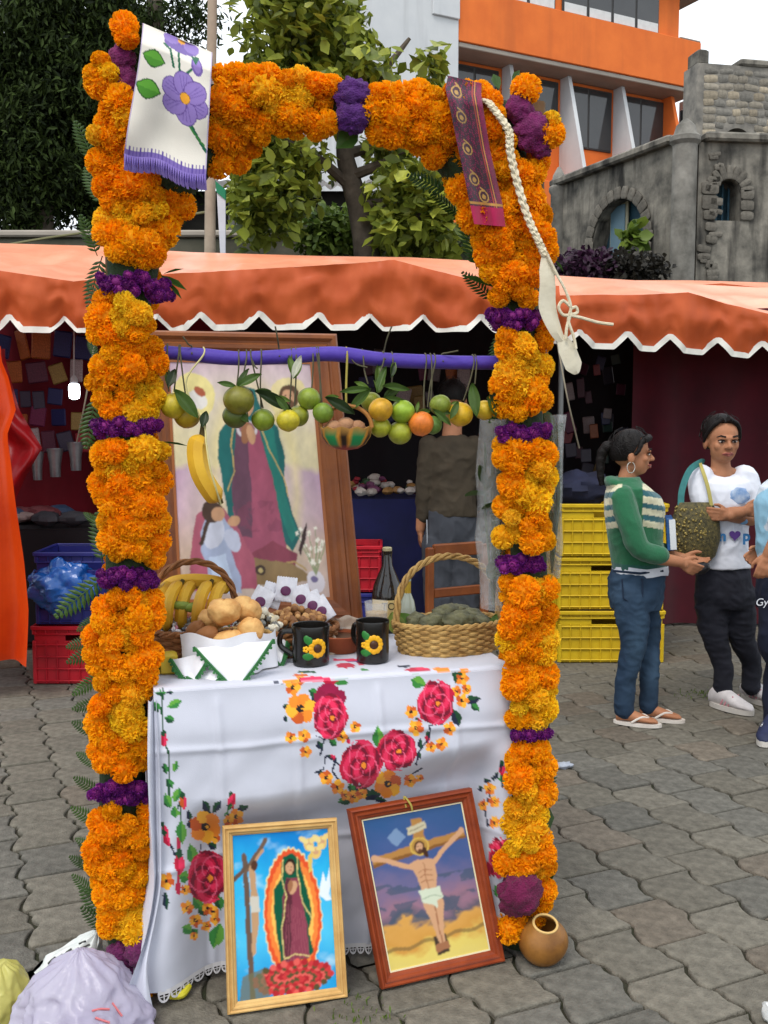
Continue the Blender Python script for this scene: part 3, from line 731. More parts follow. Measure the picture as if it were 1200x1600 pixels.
for sd_ in range(8):
    vs, fs, cs = bloom_arrays(sd_, 95 + 8 * (sd_ % 4)); me = bpy.data.meshes.new('marigold'); me.from_pydata(vs, [], fs)
    ca = me.color_attributes.new('Col', 'FLOAT_COLOR', 'POINT'); ca.data.foreach_set('color', np.array([(*c, 1) for c in cs], np.float32).ravel())
    me.materials.append(mari_m); BLO.append((me, np.array(vs), np.array(tri(fs)), np.array(cs)))
def inpoly(x, y, pts):
    c = False; n = len(pts)
    for i in range(n):
        xa, ya = pts[i]; xb, yb = pts[(i + 1) % n]
        if (ya > y) != (yb > y) and x < (xb - xa) * (y - ya) / (yb - ya) + xa: c = not c
    return c
def circ(x, y, rx, ry=None, n=14): return [(x + rx * math.cos(2 * math.pi * i / n), y + (ry or rx) * math.sin(2 * math.pi * i / n)) for i in range(n)]
# outlines measured on the plane of the arch; (outline, centre line function for the bulge)
legL = lambda x, y: (x - interp([(0, 190), (300, 215), (420, 205), (560, 193), (640, 192), (800, 210), (900, 202), (1050, 190), (1150, 185), (1280, 188), (1350, 186), (1450, 203), (1600, 228)], y)) / 62
legR = lambda x, y: (x - interp([(100, 800), (300, 785), (450, 805), (600, 815), (800, 822), (1000, 828), (1200, 828), (1400, 828), (1500, 800)], y)) / 52
beam = lambda x, y: (y - interp([(330, 170), (450, 150), (530, 155), (620, 175), (700, 190), (800, 200)], x)) / 70
MG = [
 (circ(198, 52, 27, 30), None), (circ(156, 112, 33, 36), None), (circ(150, 208, 17, 24), None), (circ(190, 160, 32, 45), None),
 ([(160, 150), (205, 140), (225, 262), (300, 285), (306, 312), (285, 375), (262, 405), (230, 425), (165, 410), (150, 350), (155, 300), (142, 272), (150, 230)], legL),
 ([(330, 100), (395, 95), (440, 105), (530, 108), (530, 150), (528, 208), (450, 212), (420, 200), (428, 225), (392, 245), (350, 268), (325, 285), (322, 180)], beam),
 ([(568, 128), (640, 122), (705, 128), (770, 135), (800, 150), (790, 190), (745, 262), (690, 268), (640, 255), (610, 222), (572, 208), (566, 170)], beam),
 ([(690, 262), (745, 255), (800, 190), (810, 240), (852, 238), (858, 300), (866, 345), (862, 400), (840, 440), (842, 482), (772, 486), (757, 425), (735, 370), (705, 315)], lambda x, y: (x - interp([(200, 790), (300, 780), (400, 800), (480, 808)], y)) / 66),
 (circ(822, 142, 22, 24), None), (circ(862, 204, 27, 32), None),
 ([(145, 460), (172, 437), (190, 455), (232, 462), (252, 500), (258, 560), (252, 600), (258, 640), (245, 658), (160, 655), (135, 640), (140, 600), (150, 570), (146, 520), (138, 490)], legL),
 ([(150, 690), (175, 675), (195, 690), (235, 685), (258, 680), (266, 730), (262, 770), (272, 805), (260, 850), (262, 895), (225, 893), (205, 880), (165, 885), (150, 840), (150, 780), (140, 740)], legL),
 ([(155, 925), (185, 910), (248, 920), (245, 980), (246, 1030), (250, 1060), (228, 1090), (225, 1130), (240, 1180), (236, 1215), (205, 1222), (150, 1215), (143, 1180), (145, 1130), (133, 1100), (138, 1050), (132, 1000), (146, 960)], legL),
 ([(150, 1258), (175, 1250), (200, 1262), (243, 1248), (244, 1300), (245, 1350), (252, 1430), (245, 1468), (205, 1478), (165, 1470), (155, 1420), (150, 1390), (128, 1365), (130, 1320), (148, 1290), (138, 1270)], legL),
 ([(210, 1515), (240, 1515), (238, 1562), (218, 1562)], legL),
 ([(785, 512), (830, 520), (866, 500), (866, 560), (862, 600), (858, 655), (790, 662), (776, 640), (768, 600), (778, 560)], legR),
 ([(778, 680), (850, 682), (868, 720), (872, 760), (862, 800), (864, 868), (820, 868), (780, 862), (776, 820), (770, 780), (778, 740)], legR),
 ([(784, 895), (862, 895), (868, 945), (862, 985), (870, 1040), (866, 1080), (858, 1125), (850, 1138), (805, 1140), (798, 1090), (788, 1060), (782, 980)], legR),
 ([(803, 1158), (858, 1156), (862, 1200), (852, 1250), (856, 1300), (862, 1340), (864, 1375), (845, 1385), (784, 1375), (782, 1330), (790, 1270), (800, 1210)], legR),
 ([(842, 1385), (870, 1372), (868, 1405), (878, 1435), (850, 1448), (800, 1470), (776, 1478), (776, 1435), (810, 1425), (838, 1425)], legR)]
YEL = [(505, 560, 25), (470, 640, 30), (200, 690, 0), (215, 1110, 35), (200, 720, 20), (240, 700, 20), (235, 620, 35), (200, 1455, 30), (232, 1430, 30), (190, 490, 25), (830, 560, 30), (800, 580, 25), (838, 760, 30), (800, 820, 25), (840, 1100, 30), (815, 1290, 35), (805, 1310, 25), (830, 1110, 20), (820, 1250, 25), (470, 150, 30), (420, 150, 20), (180, 990, 0), (200, 340, 20), (860, 1440, 20), (840, 905, 20)]
pts = []
for poly, cl in MG:
    xs = [p[0] for p in poly]; ys = [p[1] for p in poly]; area = 0
    for i in range(len(poly)): area += poly[i][0] * poly[(i + 1) % len(poly)][1] - poly[(i + 1) % len(poly)][0] * poly[i][1]
    area = abs(area) / 2; sel = []; want = max(3, int(area / 620)); 
    for tr_ in range(want * 90):
        x, y = R.uniform(min(xs) - 4, max(xs) + 4), R.uniform(min(ys) - 4, max(ys) + 4)
        cxm, cym = sum(xs) / len(xs), sum(ys) / len(ys)
        dl = math.hypot(x - cxm, y - cym) or 1; xi, yi = x + (x - cxm) / dl * 15, y + (y - cym) / dl * 15
        if not inpoly(xi, yi, poly): continue
        if all((x - a) ** 2 + (y - b_) ** 2 > 19 ** 2 for a, b_ in sel): sel.append((x, y))
    if len(sel) == 0: sel = [(sum(xs) / len(xs), sum(ys) / len(ys))]
    for x, y in sel:
        sc_ = lerp(1.12, 1.0, min(1, max(0, (x - 200) / 600)))
        u = max(-1, min(1, cl(x, y))) if cl else 0
        off = (.085 if cl is not beam else .075) * math.sqrt(max(0, 1 - u * u * .95)) - .01 + R.uniform(-.014, .012)
        r_ = R.choice((14, 15.5, 17, 18.5, 20, 22))
        ye = any(math.hypot(x - a, y - b_) < q for a, b_, q in YEL) or R.random() < .05
        pts.append((r_, x, y, off, u, cl, ye))
pts.sort(key=lambda t: -t[0])
ORG1, ORG2, YE1 = S(255, 169, 7), S(255, 190, 16), S(255, 218, 48)
bv, bf, bc, bn_ = [], [], [], 0
for k, (r_, x, y, off, u, cl, ye) in enumerate(pts):
    p = ap(x, y, off); rad = r_ / FPX * p.y * 1.08
    side = (AE if cl is not beam else V((0, 0, -1))) * (u * .8)
    n = (AN + side + V((0, 0, .25)) + V((R.gauss(0, .3), R.gauss(0, .2), R.gauss(0, .3)))).normalized()
    t = R.random(); c = [lerp(a, b_, t) for a, b_ in zip(ORG1, ORG2)]
    if ye: c = [lerp(a, b_, R.uniform(.5, 1)) for a, b_ in zip(ORG2, YE1)]
    rot = frame_from(n) @ RZ(R.uniform(0, 6.28)); me, va, fa, ca_ = R.choice(BLO)
    s3 = (rad * R.uniform(.92, 1.12), rad * R.uniform(.92, 1.12), rad * R.uniform(.72, .95))
    m = TR(p, rot, s3)
    if k < 300: inst('marigold', me, arch, m, tuple(c))
    else:
        A = np.array(m); w_ = va @ A[:3, :3].T + A[:3, 3]; bv.append(w_); bf.append(fa + bn_); bc.append(ca_ * np.array(c)); bn_ += len(va)
# the back of the arch is dressed too, sparsely
for i in range(140):
    leg = i % 2; yy = R.uniform(200, 1450); xx = (205 if leg == 0 else 822) + R.uniform(-26, 26)
    p = ap(xx, yy, -.07); me, va, fa, ca_ = R.choice(BLO); m = TR(p, frame_from(-AN + AE * R.uniform(-.6, .6)), R.uniform(.03, .04)); A = np.array(m)
    w_ = va @ A[:3, :3].T + A[:3, 3]; bv.append(w_); bf.append(fa + bn_); bc.append(ca_ * np.array(ORG1)); bn_ += len(va)
raw_mesh('marigold_filling', np.concatenate(bv), np.concatenate(bf), mari_s, arch, cols=np.concatenate(bc), kind='stuff')
# purple globe amaranth bands
amb = []
for q in range(3):
    vs, fs, cs = bloom_arrays(40 + q, 60); me = bpy.data.meshes.new('amaranth'); me.from_pydata(vs, [], fs)
    ca = me.color_attributes.new('Col', 'FLOAT_COLOR', 'POINT'); ca.data.foreach_set('color', np.array([(*c, 1) for c in cs], np.float32).ravel()); me.materials.append(purp_m); amb.append(me)
BANDS = [(156, 422, 266, 462, legL, 34), (147, 656, 250, 680, legL, 30), (157, 888, 240, 920, legL, 28), (142, 1222, 240, 1256, legL, 34), (766, 486, 838, 512, legR, 24), (780, 664, 858, 690, legR, 24), (782, 868, 848, 894, legR, 20), (802, 1139, 858, 1156, legR, 15)]
for (x0, y0, x1, y1, cl, n) in BANDS:
    for i in range(n):
        for k in range(12):
            x = lerp(x0, x1, (i + R.random()) / n); y = R.uniform(y0 + 4, y1 - 4) + (18 * ((x - x0) / (x1 - x0)) - 6 if y0 == 422 else 0)
            break
        u = max(-1, min(1, cl(x, y))); p = ap(x, y, .075 * math.sqrt(1 - u * u * .9) + R.uniform(-.015, .012)); t = R.random()
        inst('amaranth', R.choice(amb), arch, TR(p, Euler((R.random() * 3, R.random() * 3, R.random() * 3)).to_matrix(), R.uniform(8, 11) / FPX * p.y), tuple(lerp(a, b_, t) for a, b_ in zip(S(86, 16, 106), S(128, 36, 140))))
# velvet cockscomb heads
def cockscomb(px, py, rx, ry, off, c, seed):
    p = ap(px, py, off); k = p.y / FPX; mb = MB(); so = V((seed * 3.1, 0, 0))
    mb.ell(p, (rx * k, min(rx, ry) * k * .7, ry * k), 40, 28, Matrix((AE, -AN, V((0, 0, 1)))).transposed(), wob=lambda d: .22 * nz3(d * 2.2 + so) + .15 * nz3(d * 6 + so) + .10 * nz3(d * 15 + so))
    o = mb.build('cockscomb', cock_m, arch, ang=60); o.color = (*c, 1)
mag, vio = S(112, 16, 84), S(76, 20, 104)
for i, a in enumerate([(190, 92, 20, 22, .06, mag), (196, 130, 20, 28, .06, mag), (552, 148, 27, 24, .07, vio), (552, 182, 27, 24, .07, vio), (812, 170, 22, 24, .07, mag), (830, 205, 30, 30, .07, mag), (845, 228, 18, 18, .07, mag), (812, 1397, 37, 34, .09, S(104, 8, 62)), (186, 1496, 22, 26, .07, S(104, 26, 84)), (226, 1484, 30, 32, .09, S(110, 30, 88)), (206, 1508, 22, 16, .06, S(104, 26, 84))]): cockscomb(*a, i)
# leafy green core that carries the flowers
core_m = M('leaf_bundle', S(44, 62, 26), S(24, 34, 16), ns=20, rough=.8, bump=.8, bs=60)
def core(path, r, name):
    q = bez(path, 8); mb = MB(); mb.tube(q, [r * (1 + .25 * nz3(p, 9)) for p in q], 12); mb.build(name, core_m, arch)
core([ap(208, 1545, -.02), ap(195, 1350, -.01), ap(192, 1150, 0), ap(205, 800, 0), ap(195, 560, 0), ap(212, 350, 0), ap(195, 150, 0)], .062, 'leaf_core')
core([ap(812, 1470, -.01), ap(826, 1250, 0), ap(828, 1000, 0), ap(818, 600, 0), ap(805, 440, 0), ap(790, 300, 0), ap(800, 170, 0)], .05, 'leaf_core')
core([ap(200, 150, 0), ap(330, 165, 0), ap(450, 155, 0), ap(620, 175, 0), ap(800, 190, 0)], .055, 'leaf_core')
core([ap(260, 300, 0), ap(330, 230, 0), ap(420, 180, 0)], .05, 'leaf_core'); core([ap(640, 190, 0), ap(720, 260, 0), ap(775, 380, 0)], .055, 'leaf_core')
wood = M('rough_wood', S(120, 92, 62), S(88, 64, 42), ns=8, rough=.85, bump=.4, bs=30)
for x, y0, y1 in ((205, 1552, 120), (822, 1478, 160)):
    a, b_ = ap(x, y0, -.02), ap(x, y1, -.02); a.z = -.005; b_.x, b_.y = a.x, a.y; mb = MB(); mb.tube([a, b_], .022, 8); mb.build('post', wood, arch)
# fronds and leaves fringing the columns
def frond_mesh(n=11, L=1.0, wd=.26):
    mb = MB()
    for i in range(n):
        t = .12 + .86 * i / (n - 1); ln = wd * math.sin(math.pi * (.16 + .78 * t)) ; z = -.12 * t * t
        for sg in (-1, 1):
            b_ = V((0, t * L, z)); d = V((sg * .9, .55, -.12)).normalized(); s_ = d.cross(V((0, 0, 1))).normalized() * .034
            mb.add([b_ - s_ * .5, b_ + d * ln * .5 - s_, b_ + d * ln, b_ + d * ln * .5 + s_, b_ + s_ * .5, b_ + d * ln * .5 + V((0, 0, .012))], [(0, 1, 5), (1, 2, 5), (2, 3, 5), (3, 4, 5), (4, 0, 5)])
    mb.tube([V((0, 0, 0)), V((0, .5 * L, -.03)), V((0, L, -.12))], [.012, .01, .003], 5); return mb
fm = frond_mesh().mesh('fern_frond', smooth=False); fm.materials.append(leafo)
def frond(px, py, ex, ey, off, c, tw=0.0, eo=None):
    a, b_ = ap(px, py, off), ap(ex, ey, off if eo is None else eo); d = b_ - a
    inst('fern_frond', fm, arch, TR(a, frame_from(AN + V((tw, 0, .25)), d) @ RZ(-math.pi / 2), d.length), c)
for (x, y, ex, ey) in [(165, 1010, 105, 1035), (165, 1050, 115, 1085), (165, 1095, 112, 1108), (160, 1150, 108, 1130), (158, 1200, 112, 1180), (160, 1240, 116, 1215), (160, 1290, 112, 1262), (158, 1330, 112, 1315), (150, 1360, 108, 1340), (150, 1400, 112, 1370), (170, 1440, 118, 1395), (175, 1460, 128, 1420), (158, 960, 118, 985), (165, 900, 90, 962), (160, 700, 128, 690), (158, 820, 130, 800), (150, 560, 132, 520), (160, 480, 138, 440), (152, 400, 130, 330), (160, 320, 128, 250), (150, 260, 122, 182), (160, 400, 140, 480), (150, 620, 136, 700), (155, 1000, 96, 1010), (160, 880, 140, 800)]:
    g = R.uniform(.7, 1.2); frond(x, y, ex, ey, -.03 + R.uniform(-.03, .02), tuple(q * g for q in S(60, 88, 34)), R.uniform(-.4, .4))
for (x, y, ex, ey) in [(700, 300, 640, 262), (720, 340, 672, 300), (745, 420, 735, 330), (770, 470, 728, 420), (855, 1250, 862, 1190), (780, 520, 772, 580), (780, 600, 764, 660), (785, 760, 772, 820), (785, 850, 775, 900), (850, 700, 880, 660)]:
    g = R.uniform(.7, 1.2); frond(x, y, ex, ey, -.05, tuple(q * g for q in S(52, 80, 32)), R.uniform(-.4, .4))
blm = MB(); blm.add([tuple(x) for x in LEAFV * np.array([.9, 1, 1.2])], [tuple(f) for f in LEAFF]); blade = blm.mesh('leaf', smooth=True); blade.materials.append(leafo)
def leafat(px, py, ex, ey, off, c, wd=1.0, par=None, ref=None, name='leaf', me=None, tw=0.0):
    f = ref or ap; a, b_ = f(px, py, off), f(ex, ey, off); d = b_ - a
    return inst(name, me or blade, par or arch, TR(a, frame_from(AN + V((tw, 0, .3)), d) @ RZ(-math.pi / 2), (d.length * wd, d.length, d.length)), c)
for (x, y, ex, ey, w_) in [(845, 1310, 868, 1258, .8), (250, 430, 292, 455, .35), (255, 428, 288, 420, .18), (262, 440, 284, 470, .3), (250, 690, 296, 696, .12), (858, 1330, 860, 1375, .6), (865, 405, 880, 425, .3), (232, 1000, 252, 1050, .5), (775, 450, 722, 428, .25), (800, 560, 766, 545, .5), (790, 800, 765, 790, .5), (560, 205, 520, 240, .9), (570, 200, 620, 240, .6), (780, 140, 772, 110, .8), (800, 128, 812, 108, .7)]:
    g = R.uniform(.8, 1.2); leafat(x, y, ex, ey, .02, tuple(q * g for q in S(62, 92, 38)), w_, tw=R.uniform(-.5, .5))

# ---------------- purple painted pole tied across, and the fruit hanging from it
PY0, PY1 = ap(245, 548, .0), ap(790, 567, .0)
PB_ = lambda px: ap(px, interp([(245, 549), (370, 560), (430, 558), (520, 553), (600, 562), (700, 566), (790, 567)], px), .0)
mb = MB(); q = bez([PB_(235), PB_(300), PB_(370), PB_(440), PB_(520), PB_(600), PB_(700), PB_(795)], 6)
mb.tube(q, [.0185 * (1 + .12 * nz3(p, 11)) for p in q], 14); pole_t = mb.build('purple_pole', M('violet_paint', S(84, 62, 168), S(70, 50, 146), ns=12, rough=.55, bump=.25, bs=40), label='crooked branch painted violet, tied across the arch', cat='pole')
fruit_m = M('citrus_skin', rough=.4, objcol=True, var=.3, ns=1.6, bump=.12, bs=420, spec=.45, sss=.1)
string_m = M('twine', S(96, 92, 70), S(70, 66, 50), rough=.9, ns=30)
stem_m = M('green_stem', S(70, 86, 44), rough=.7)
rbm = []
for q in range(3):
    mb = MB(); mb.lathe([(.02, -1)] + [(math.cos(a) * (1 + .02 * math.sin(3 * a + q)), math.sin(a) * .96 - (.06 if a > 1.3 else 0)) for a in [-1.35 + 2.8 * i / 14 for i in range(15)]], (0, 0, 0), 22, cap1=True, wob=lambda a, z: .012 * math.sin(3 * a + q)); me = mb.mesh('fruit', ang=None); me.materials.append(fruit_m); rbm.append(me)
leafv = MB(); leafv.grid(lambda u, v: V(((u - .5) * .62 * math.sin(math.pi * min(1, v * .97 + .02)) ** .8, v, .10 * abs(u - .5) * 2 - .16 * v * v)), 6, 10); fl_me = leafv.mesh('leaf', ang=None); fl_me.materials.append(leafo)
def citrus(name, label, fruits, strings, lvs, off=0.03, group='citrus fruit hanging from the purple pole'):
    """fruits: (px,py,r,colour,extra offset); strings: (px,py fruit end, px on the pole)"""
    f0 = fruits[0]; t = thing(name, ap(f0[0], f0[1] + f0[2], off), label, 'fruit', group)
    for (x, y, r, c, eo) in fruits:
        p = ap(x, y, off + eo); rr = r / FPX * p.y; rot = Euler((R.uniform(-.35, .35), R.uniform(-.3, .3), R.uniform(0, 6))).to_matrix()
        fo = inst('fruit', R.choice(rbm), t, TR(p, rot, rr), c)
    for (x, y, xp) in strings:
        a = ap(x, y, off); b_ = PB_(xp) + AN * .019; top = PB_(xp) + V((0, 0, .021)); mb = MB()
        mb.tube(bez([a, a.lerp(b_, .5) + V((R.uniform(-.004, .004), 0, 0)), b_, top, PB_(xp) - AN * .019], 4), .0022, 5); mb.build('string', string_m, t)
    for (x, y, ex, ey, wd, c) in lvs:
        leafat(x, y, x + (ex - x) * 1.25, y + (ey - y) * 1.25, off + .03, c, wd, t, me=fl_me, tw=R.uniform(-.5, .5))
        for q_ in range(R.choice((1, 1, 2))): leafat(x, y, x + (ex - x) * R.uniform(.5, 1) + R.uniform(-16, 16), y + (ey - y) * R.uniform(.3, .9) - R.uniform(0, 22), off + .01, R.choice((S(96, 122, 50), S(66, 88, 40))), R.uniform(.45, .65), t, me=fl_me, tw=R.uniform(-.6, .6))
LY, YE, GR, OL, OG, OR = S(196, 172, 36), S(206, 172, 30), S(128, 146, 40), S(112, 120, 36), S(198, 150, 36), S(222, 122, 44)
LG, LD = S(78, 104, 46), S(42, 58, 30)
citrus('hanging_lime', 'pair of yellow limes at the far left of the purple pole', [(272, 634, 21, S(188, 168, 38), 0), (292, 650, 20, S(176, 148, 36), -.02)], [(272, 612, 280), (292, 632, 282), (264, 612, 262)], [(272, 610, 302, 644, .65, LG), (262, 606, 272, 580, .7, LD)])
citrus('hanging_tangerine', 'olive green tangerine with a second below, hung before the painted head', [(373, 625, 24, S(120, 116, 36), .02), (368, 650, 20, S(84, 96, 36), -.01)], [(370, 602, 373), (378, 604, 385)], [(372, 604, 402, 590, .6, LG), (368, 604, 345, 600, .55, LG), (388, 660, 376, 645, .8, LG)])
citrus('hanging_lime', 'green lime with long drooping dark leaf, beside the olive tangerine', [(411, 656, 18, GR, 0)], [(411, 638, 392), (408, 640, 408)], [(398, 612, 448, 632, .5, LD), (430, 620, 448, 640, .6, LG)])
citrus('hanging_lime', 'yellow lime in front of a green one, tied by a knotted cord', [(450, 657, 18, S(196, 180, 44), .02), (466, 650, 17, S(136, 140, 40), -.01)], [(452, 638, 455), (460, 634, 462)], [(458, 592, 466, 560, .5, S(200, 200, 180))])
citrus('hanging_lime', 'large bright green lime above a small one near the mini basket', [(483, 623, 18, S(128, 146, 44), 0)], [(487, 606, 488)], [])
citrus('hanging_lime', 'small bright green lime beside the mini basket', [(505, 645, 16.5, S(114, 140, 44), .02)], [(503, 630, 494), (500, 640, 497)], [(508, 622, 545, 642, .55, LD)])
citrus('hanging_citrus_bunch', 'leafy bunch of ripening citrus with four fruits right of the mini basket', [(580, 628, 16, S(140, 146, 44), -.03), (595, 640, 19, OG, .03), (629, 643, 19, S(140, 168, 46), .01), (594, 667, 17, S(166, 168, 46), 0), (625, 676, 19, S(156, 162, 48), .0)], [(575, 600, 566), (593, 585, 598), (612, 600, 612)], [(580, 608, 552, 634, .5, LG), (576, 608, 540, 612, .4, LG), (590, 614, 598, 578, .45, LG), (598, 604, 634, 606, .4, LG), (600, 622, 630, 624, .35, LG), (610, 590, 620, 570, .5, LD)])
citrus('hanging_orange', 'half ripe orange streaked with green, lowest right of the bunch', [(658, 662, 20, OR, .02), (676, 664, 15, S(96, 128, 56), .0)], [(662, 640, 664)], [(650, 645, 672, 640, .5, LG), (676, 640, 698, 660, .5, LG)])
citrus('hanging_lime', 'dull green lime above the half ripe orange', [(688, 633, 17, S(122, 136, 46), 0)], [(672, 640, 672), (668, 636, 678)], [])
citrus('hanging_lemon', 'plump yellow lemon with leaf on its left, right part of the pole', [(719, 647, 20, S(212, 170, 34), .0)], [(724, 626, 738)], [(716, 628, 706, 650, .6, LG)])
citrus('hanging_lemon', 'yellow lemon half behind the right column of marigolds', [(757, 641, 16, S(206, 172, 40), .0)], [(742, 600, 742)], [(738, 600, 744, 642, .55, LG), (760, 622, 772, 645, .6, LG), (764, 612, 778, 632, .8, LD)])
# small loose ends of cord on the pole
mb = MB()
for (x, dx, dy) in ((600, 12, -46), (436, -6, -46), (690, 26, -8), (540, 34, 18), (300, -14, -30), (392, 10, 20)):
    a = PB_(x) + V((0, 0, .02)); b_ = ap(x + dx * .4, 556 + dy * .6, .02); c_ = ap(x + dx, 556 + dy, .03)
    mb.tube(bez([PB_(x) + AN * .02, a, b_, c_], 4), .0022, 5)
mb.build('knotted_cord', string_m, label='loose ends of knotted cord along the violet pole', cat='cord', kind='stuff')
# banana on a string
bt = thing('hanging_banana', ap(345, 780, .03), 'single yellow banana hanging on a string from the violet pole', 'banana', 'citrus fruit hanging from the purple pole')
del bt['group']
ban_m = M('banana_skin', S(222, 178, 50), S(196, 144, 40), ns=7, rough=.5, bump=.15, bs=40, spec=.35)
tip_m = M('banana_tip', S(84, 70, 34), rough=.8)
def banana(mb, path, r):
    q = bez(path, 6); n = len(q); mb.tube(q, [r * min(1, .35 + 4.2 * (i / (n - 1)), .3 + 5 * (1 - i / (n - 1))) for i in range(n)], 7)
mb = MB(); banana(mb, [ap(317, 682, .035), ap(308, 700, .04), ap(312, 735, .05), ap(328, 765, .045), ap(343, 782, .035)], .027); mb.build('fruit', ban_m, bt, ang=25)
mb = MB(); mb.tube([ap(316, 688, .035), ap(317, 672, .03), ap(318, 660, .03)], [.011, .008, .007], 7); mb.build('stem', tip_m, bt)
mb = MB(); mb.tube([ap(343, 780, .035), ap(346, 787, .034)], [.008, .006], 7); mb.build('tip', tip_m, bt)
mb = MB(); mb.tube(bez([ap(345, 788, .05), ap(338, 765, .075), ap(328, 730, .08), ap(322, 690, .065), ap(318, 662, .04), ap(290, 600, .03), PB_(318) + AN * .02, PB_(318) + V((0, 0, .021))], 5), .0025, 5); mb.build('string', M('pale_string', S(206, 196, 140), rough=.8), bt)
leafat(316, 668, 322, 640, .05, LD, .8, bt, me=fl_me)
# little painted gourd basket with nuts
pb = ap(541, 672, .05); gk = pb.y / FPX
gb = thing('gourd_basket', ap(541, 704, .05), 'tiny painted gourd basket filled with nuts, hanging from the pole', 'basket')
def gcol(p):
    a = math.atan2(p[1], p[0]); return a
mb = MB(); cup = [(4, -31), (18, -29), (30, -22), (38, -10), (41, 4), (38.5, 4), (35, -9), (28, -19)]
nn = 40; rings = []; cs = []
for (r_, z_) in cup:
    rg = []
    for j in range(nn):
        a = 2 * math.pi * j / nn; rr = r_ * gk; zz = z_ * gk + (.003 * math.sin(a * 10) if z_ > 0 else 0); rg.append(pb + V((rr * math.cos(a), rr * .8 * math.sin(a), zz)))
        b_ = (a % (2 * math.pi / 5)) / (2 * math.pi / 5)
        c = S(30, 128, 74) if b_ < .45 else S(196, 132, 44)
        if abs(b_ - .72) < .1 and -24 < z_ < -5: c = S(40, 26, 18)
        if z_ > 0: c = S(176, 128, 62)
        if z_ < -28: c = S(150, 40, 34)
        cs.append(c)
    rings.append(rg)
mb.loft(rings, cap1=True, col=cs); mb.build('bowl', M('painted_gourd', vcol=True, rough=.45, var=.15, ns=40), gb)
mb = MB(); mb.tube(bez([pb + V((gk * 40 * math.cos(a), 0, gk * (4 + 34 * math.sin(a)))) for a in [math.pi * i / 10 for i in range(11)]], 3), .0055, 8); mb.build('handle', M('gourd_tan', S(178, 122, 58), S(150, 98, 44), ns=20, rough=.6), gb)
nut = M('walnut', S(176, 130, 94), S(140, 98, 68), ns=14, rough=.7, bump=.6, bs=60)
for (x, y, r_) in ((522, 668, 14), (540, 664, 15), (558, 667, 13), (548, 672, 12), (530, 674, 10)):
    q = ap(x, y, .05); mb = MB(); mb.ell(q, (r_ * gk, r_ * gk, r_ * gk * .8), 14, 9, wob=lambda d: .08 * nz3(d * 4)); mb.build('nut', nut, gb)
mb = MB(); mb.tube(bez([pb + V((0, 0, gk * 38)), ap(541, 600, .03), PB_(541) + AN * .02, PB_(541) + V((0, 0, .021))], 5), .003, 6); mb.build('string', M('jute', S(160, 146, 70), rough=.9), gb)

# ---------------- cloths and cord hung over the top of the arch
def sheet(name, poly_fn, nu, nv, colfn, mat, thick=.003, **k):
    """cloth: poly_fn(u,v)->point, colour by (u,v)"""
    uv = np.array([(i / nu, j / nv) for j in range(nv + 1) for i in range(nu + 1)]); cols = colfn(uv[:, 0], uv[:, 1])
    mb = MB(); mb.grid(poly_fn, nu, nv, col=[tuple(c) for c in cols]); par = k.pop('parent', None); o = mb.build(name, mat, par, ang=None, **k); return o
def quadpx(tl, tr, br, bl):
    def f(u, v):
        a = (lerp(tl[0], tr[0], u), lerp(tl[1], tr[1], u)); b_ = (lerp(bl[0], br[0], u), lerp(bl[1], br[1], u)); return lerp(a[0], b_[0], v), lerp(a[1], b_[1], v)
    return f
nq = quadpx((222, 36), (332, 82), (322, 276), (196, 238))
def nap(u, v):
    vv = (v - .12) / .88
    if vv < 0:   # the part that goes over the top and down the back
        x, y = nq(u, 0); return ap(x, y + 60 * (-vv / .1364) ** 1.5 * .9, .05 - .17 * math.sin(min(1, -vv / .1364) * math.pi / 2))
    x, y = nq(u, vv); x += 4 * math.sin(v * 5) * (1 - u) * .6; y += 4 * math.sin(u * 9 + 1) * vv
    return ap(x, y, .135 + .012 * math.sin(u * 7 + v * 2) + .018 * nz3((u * 2.4, v * 3, 1)) - .09 * (1 - sstep(0, .16, vv)))
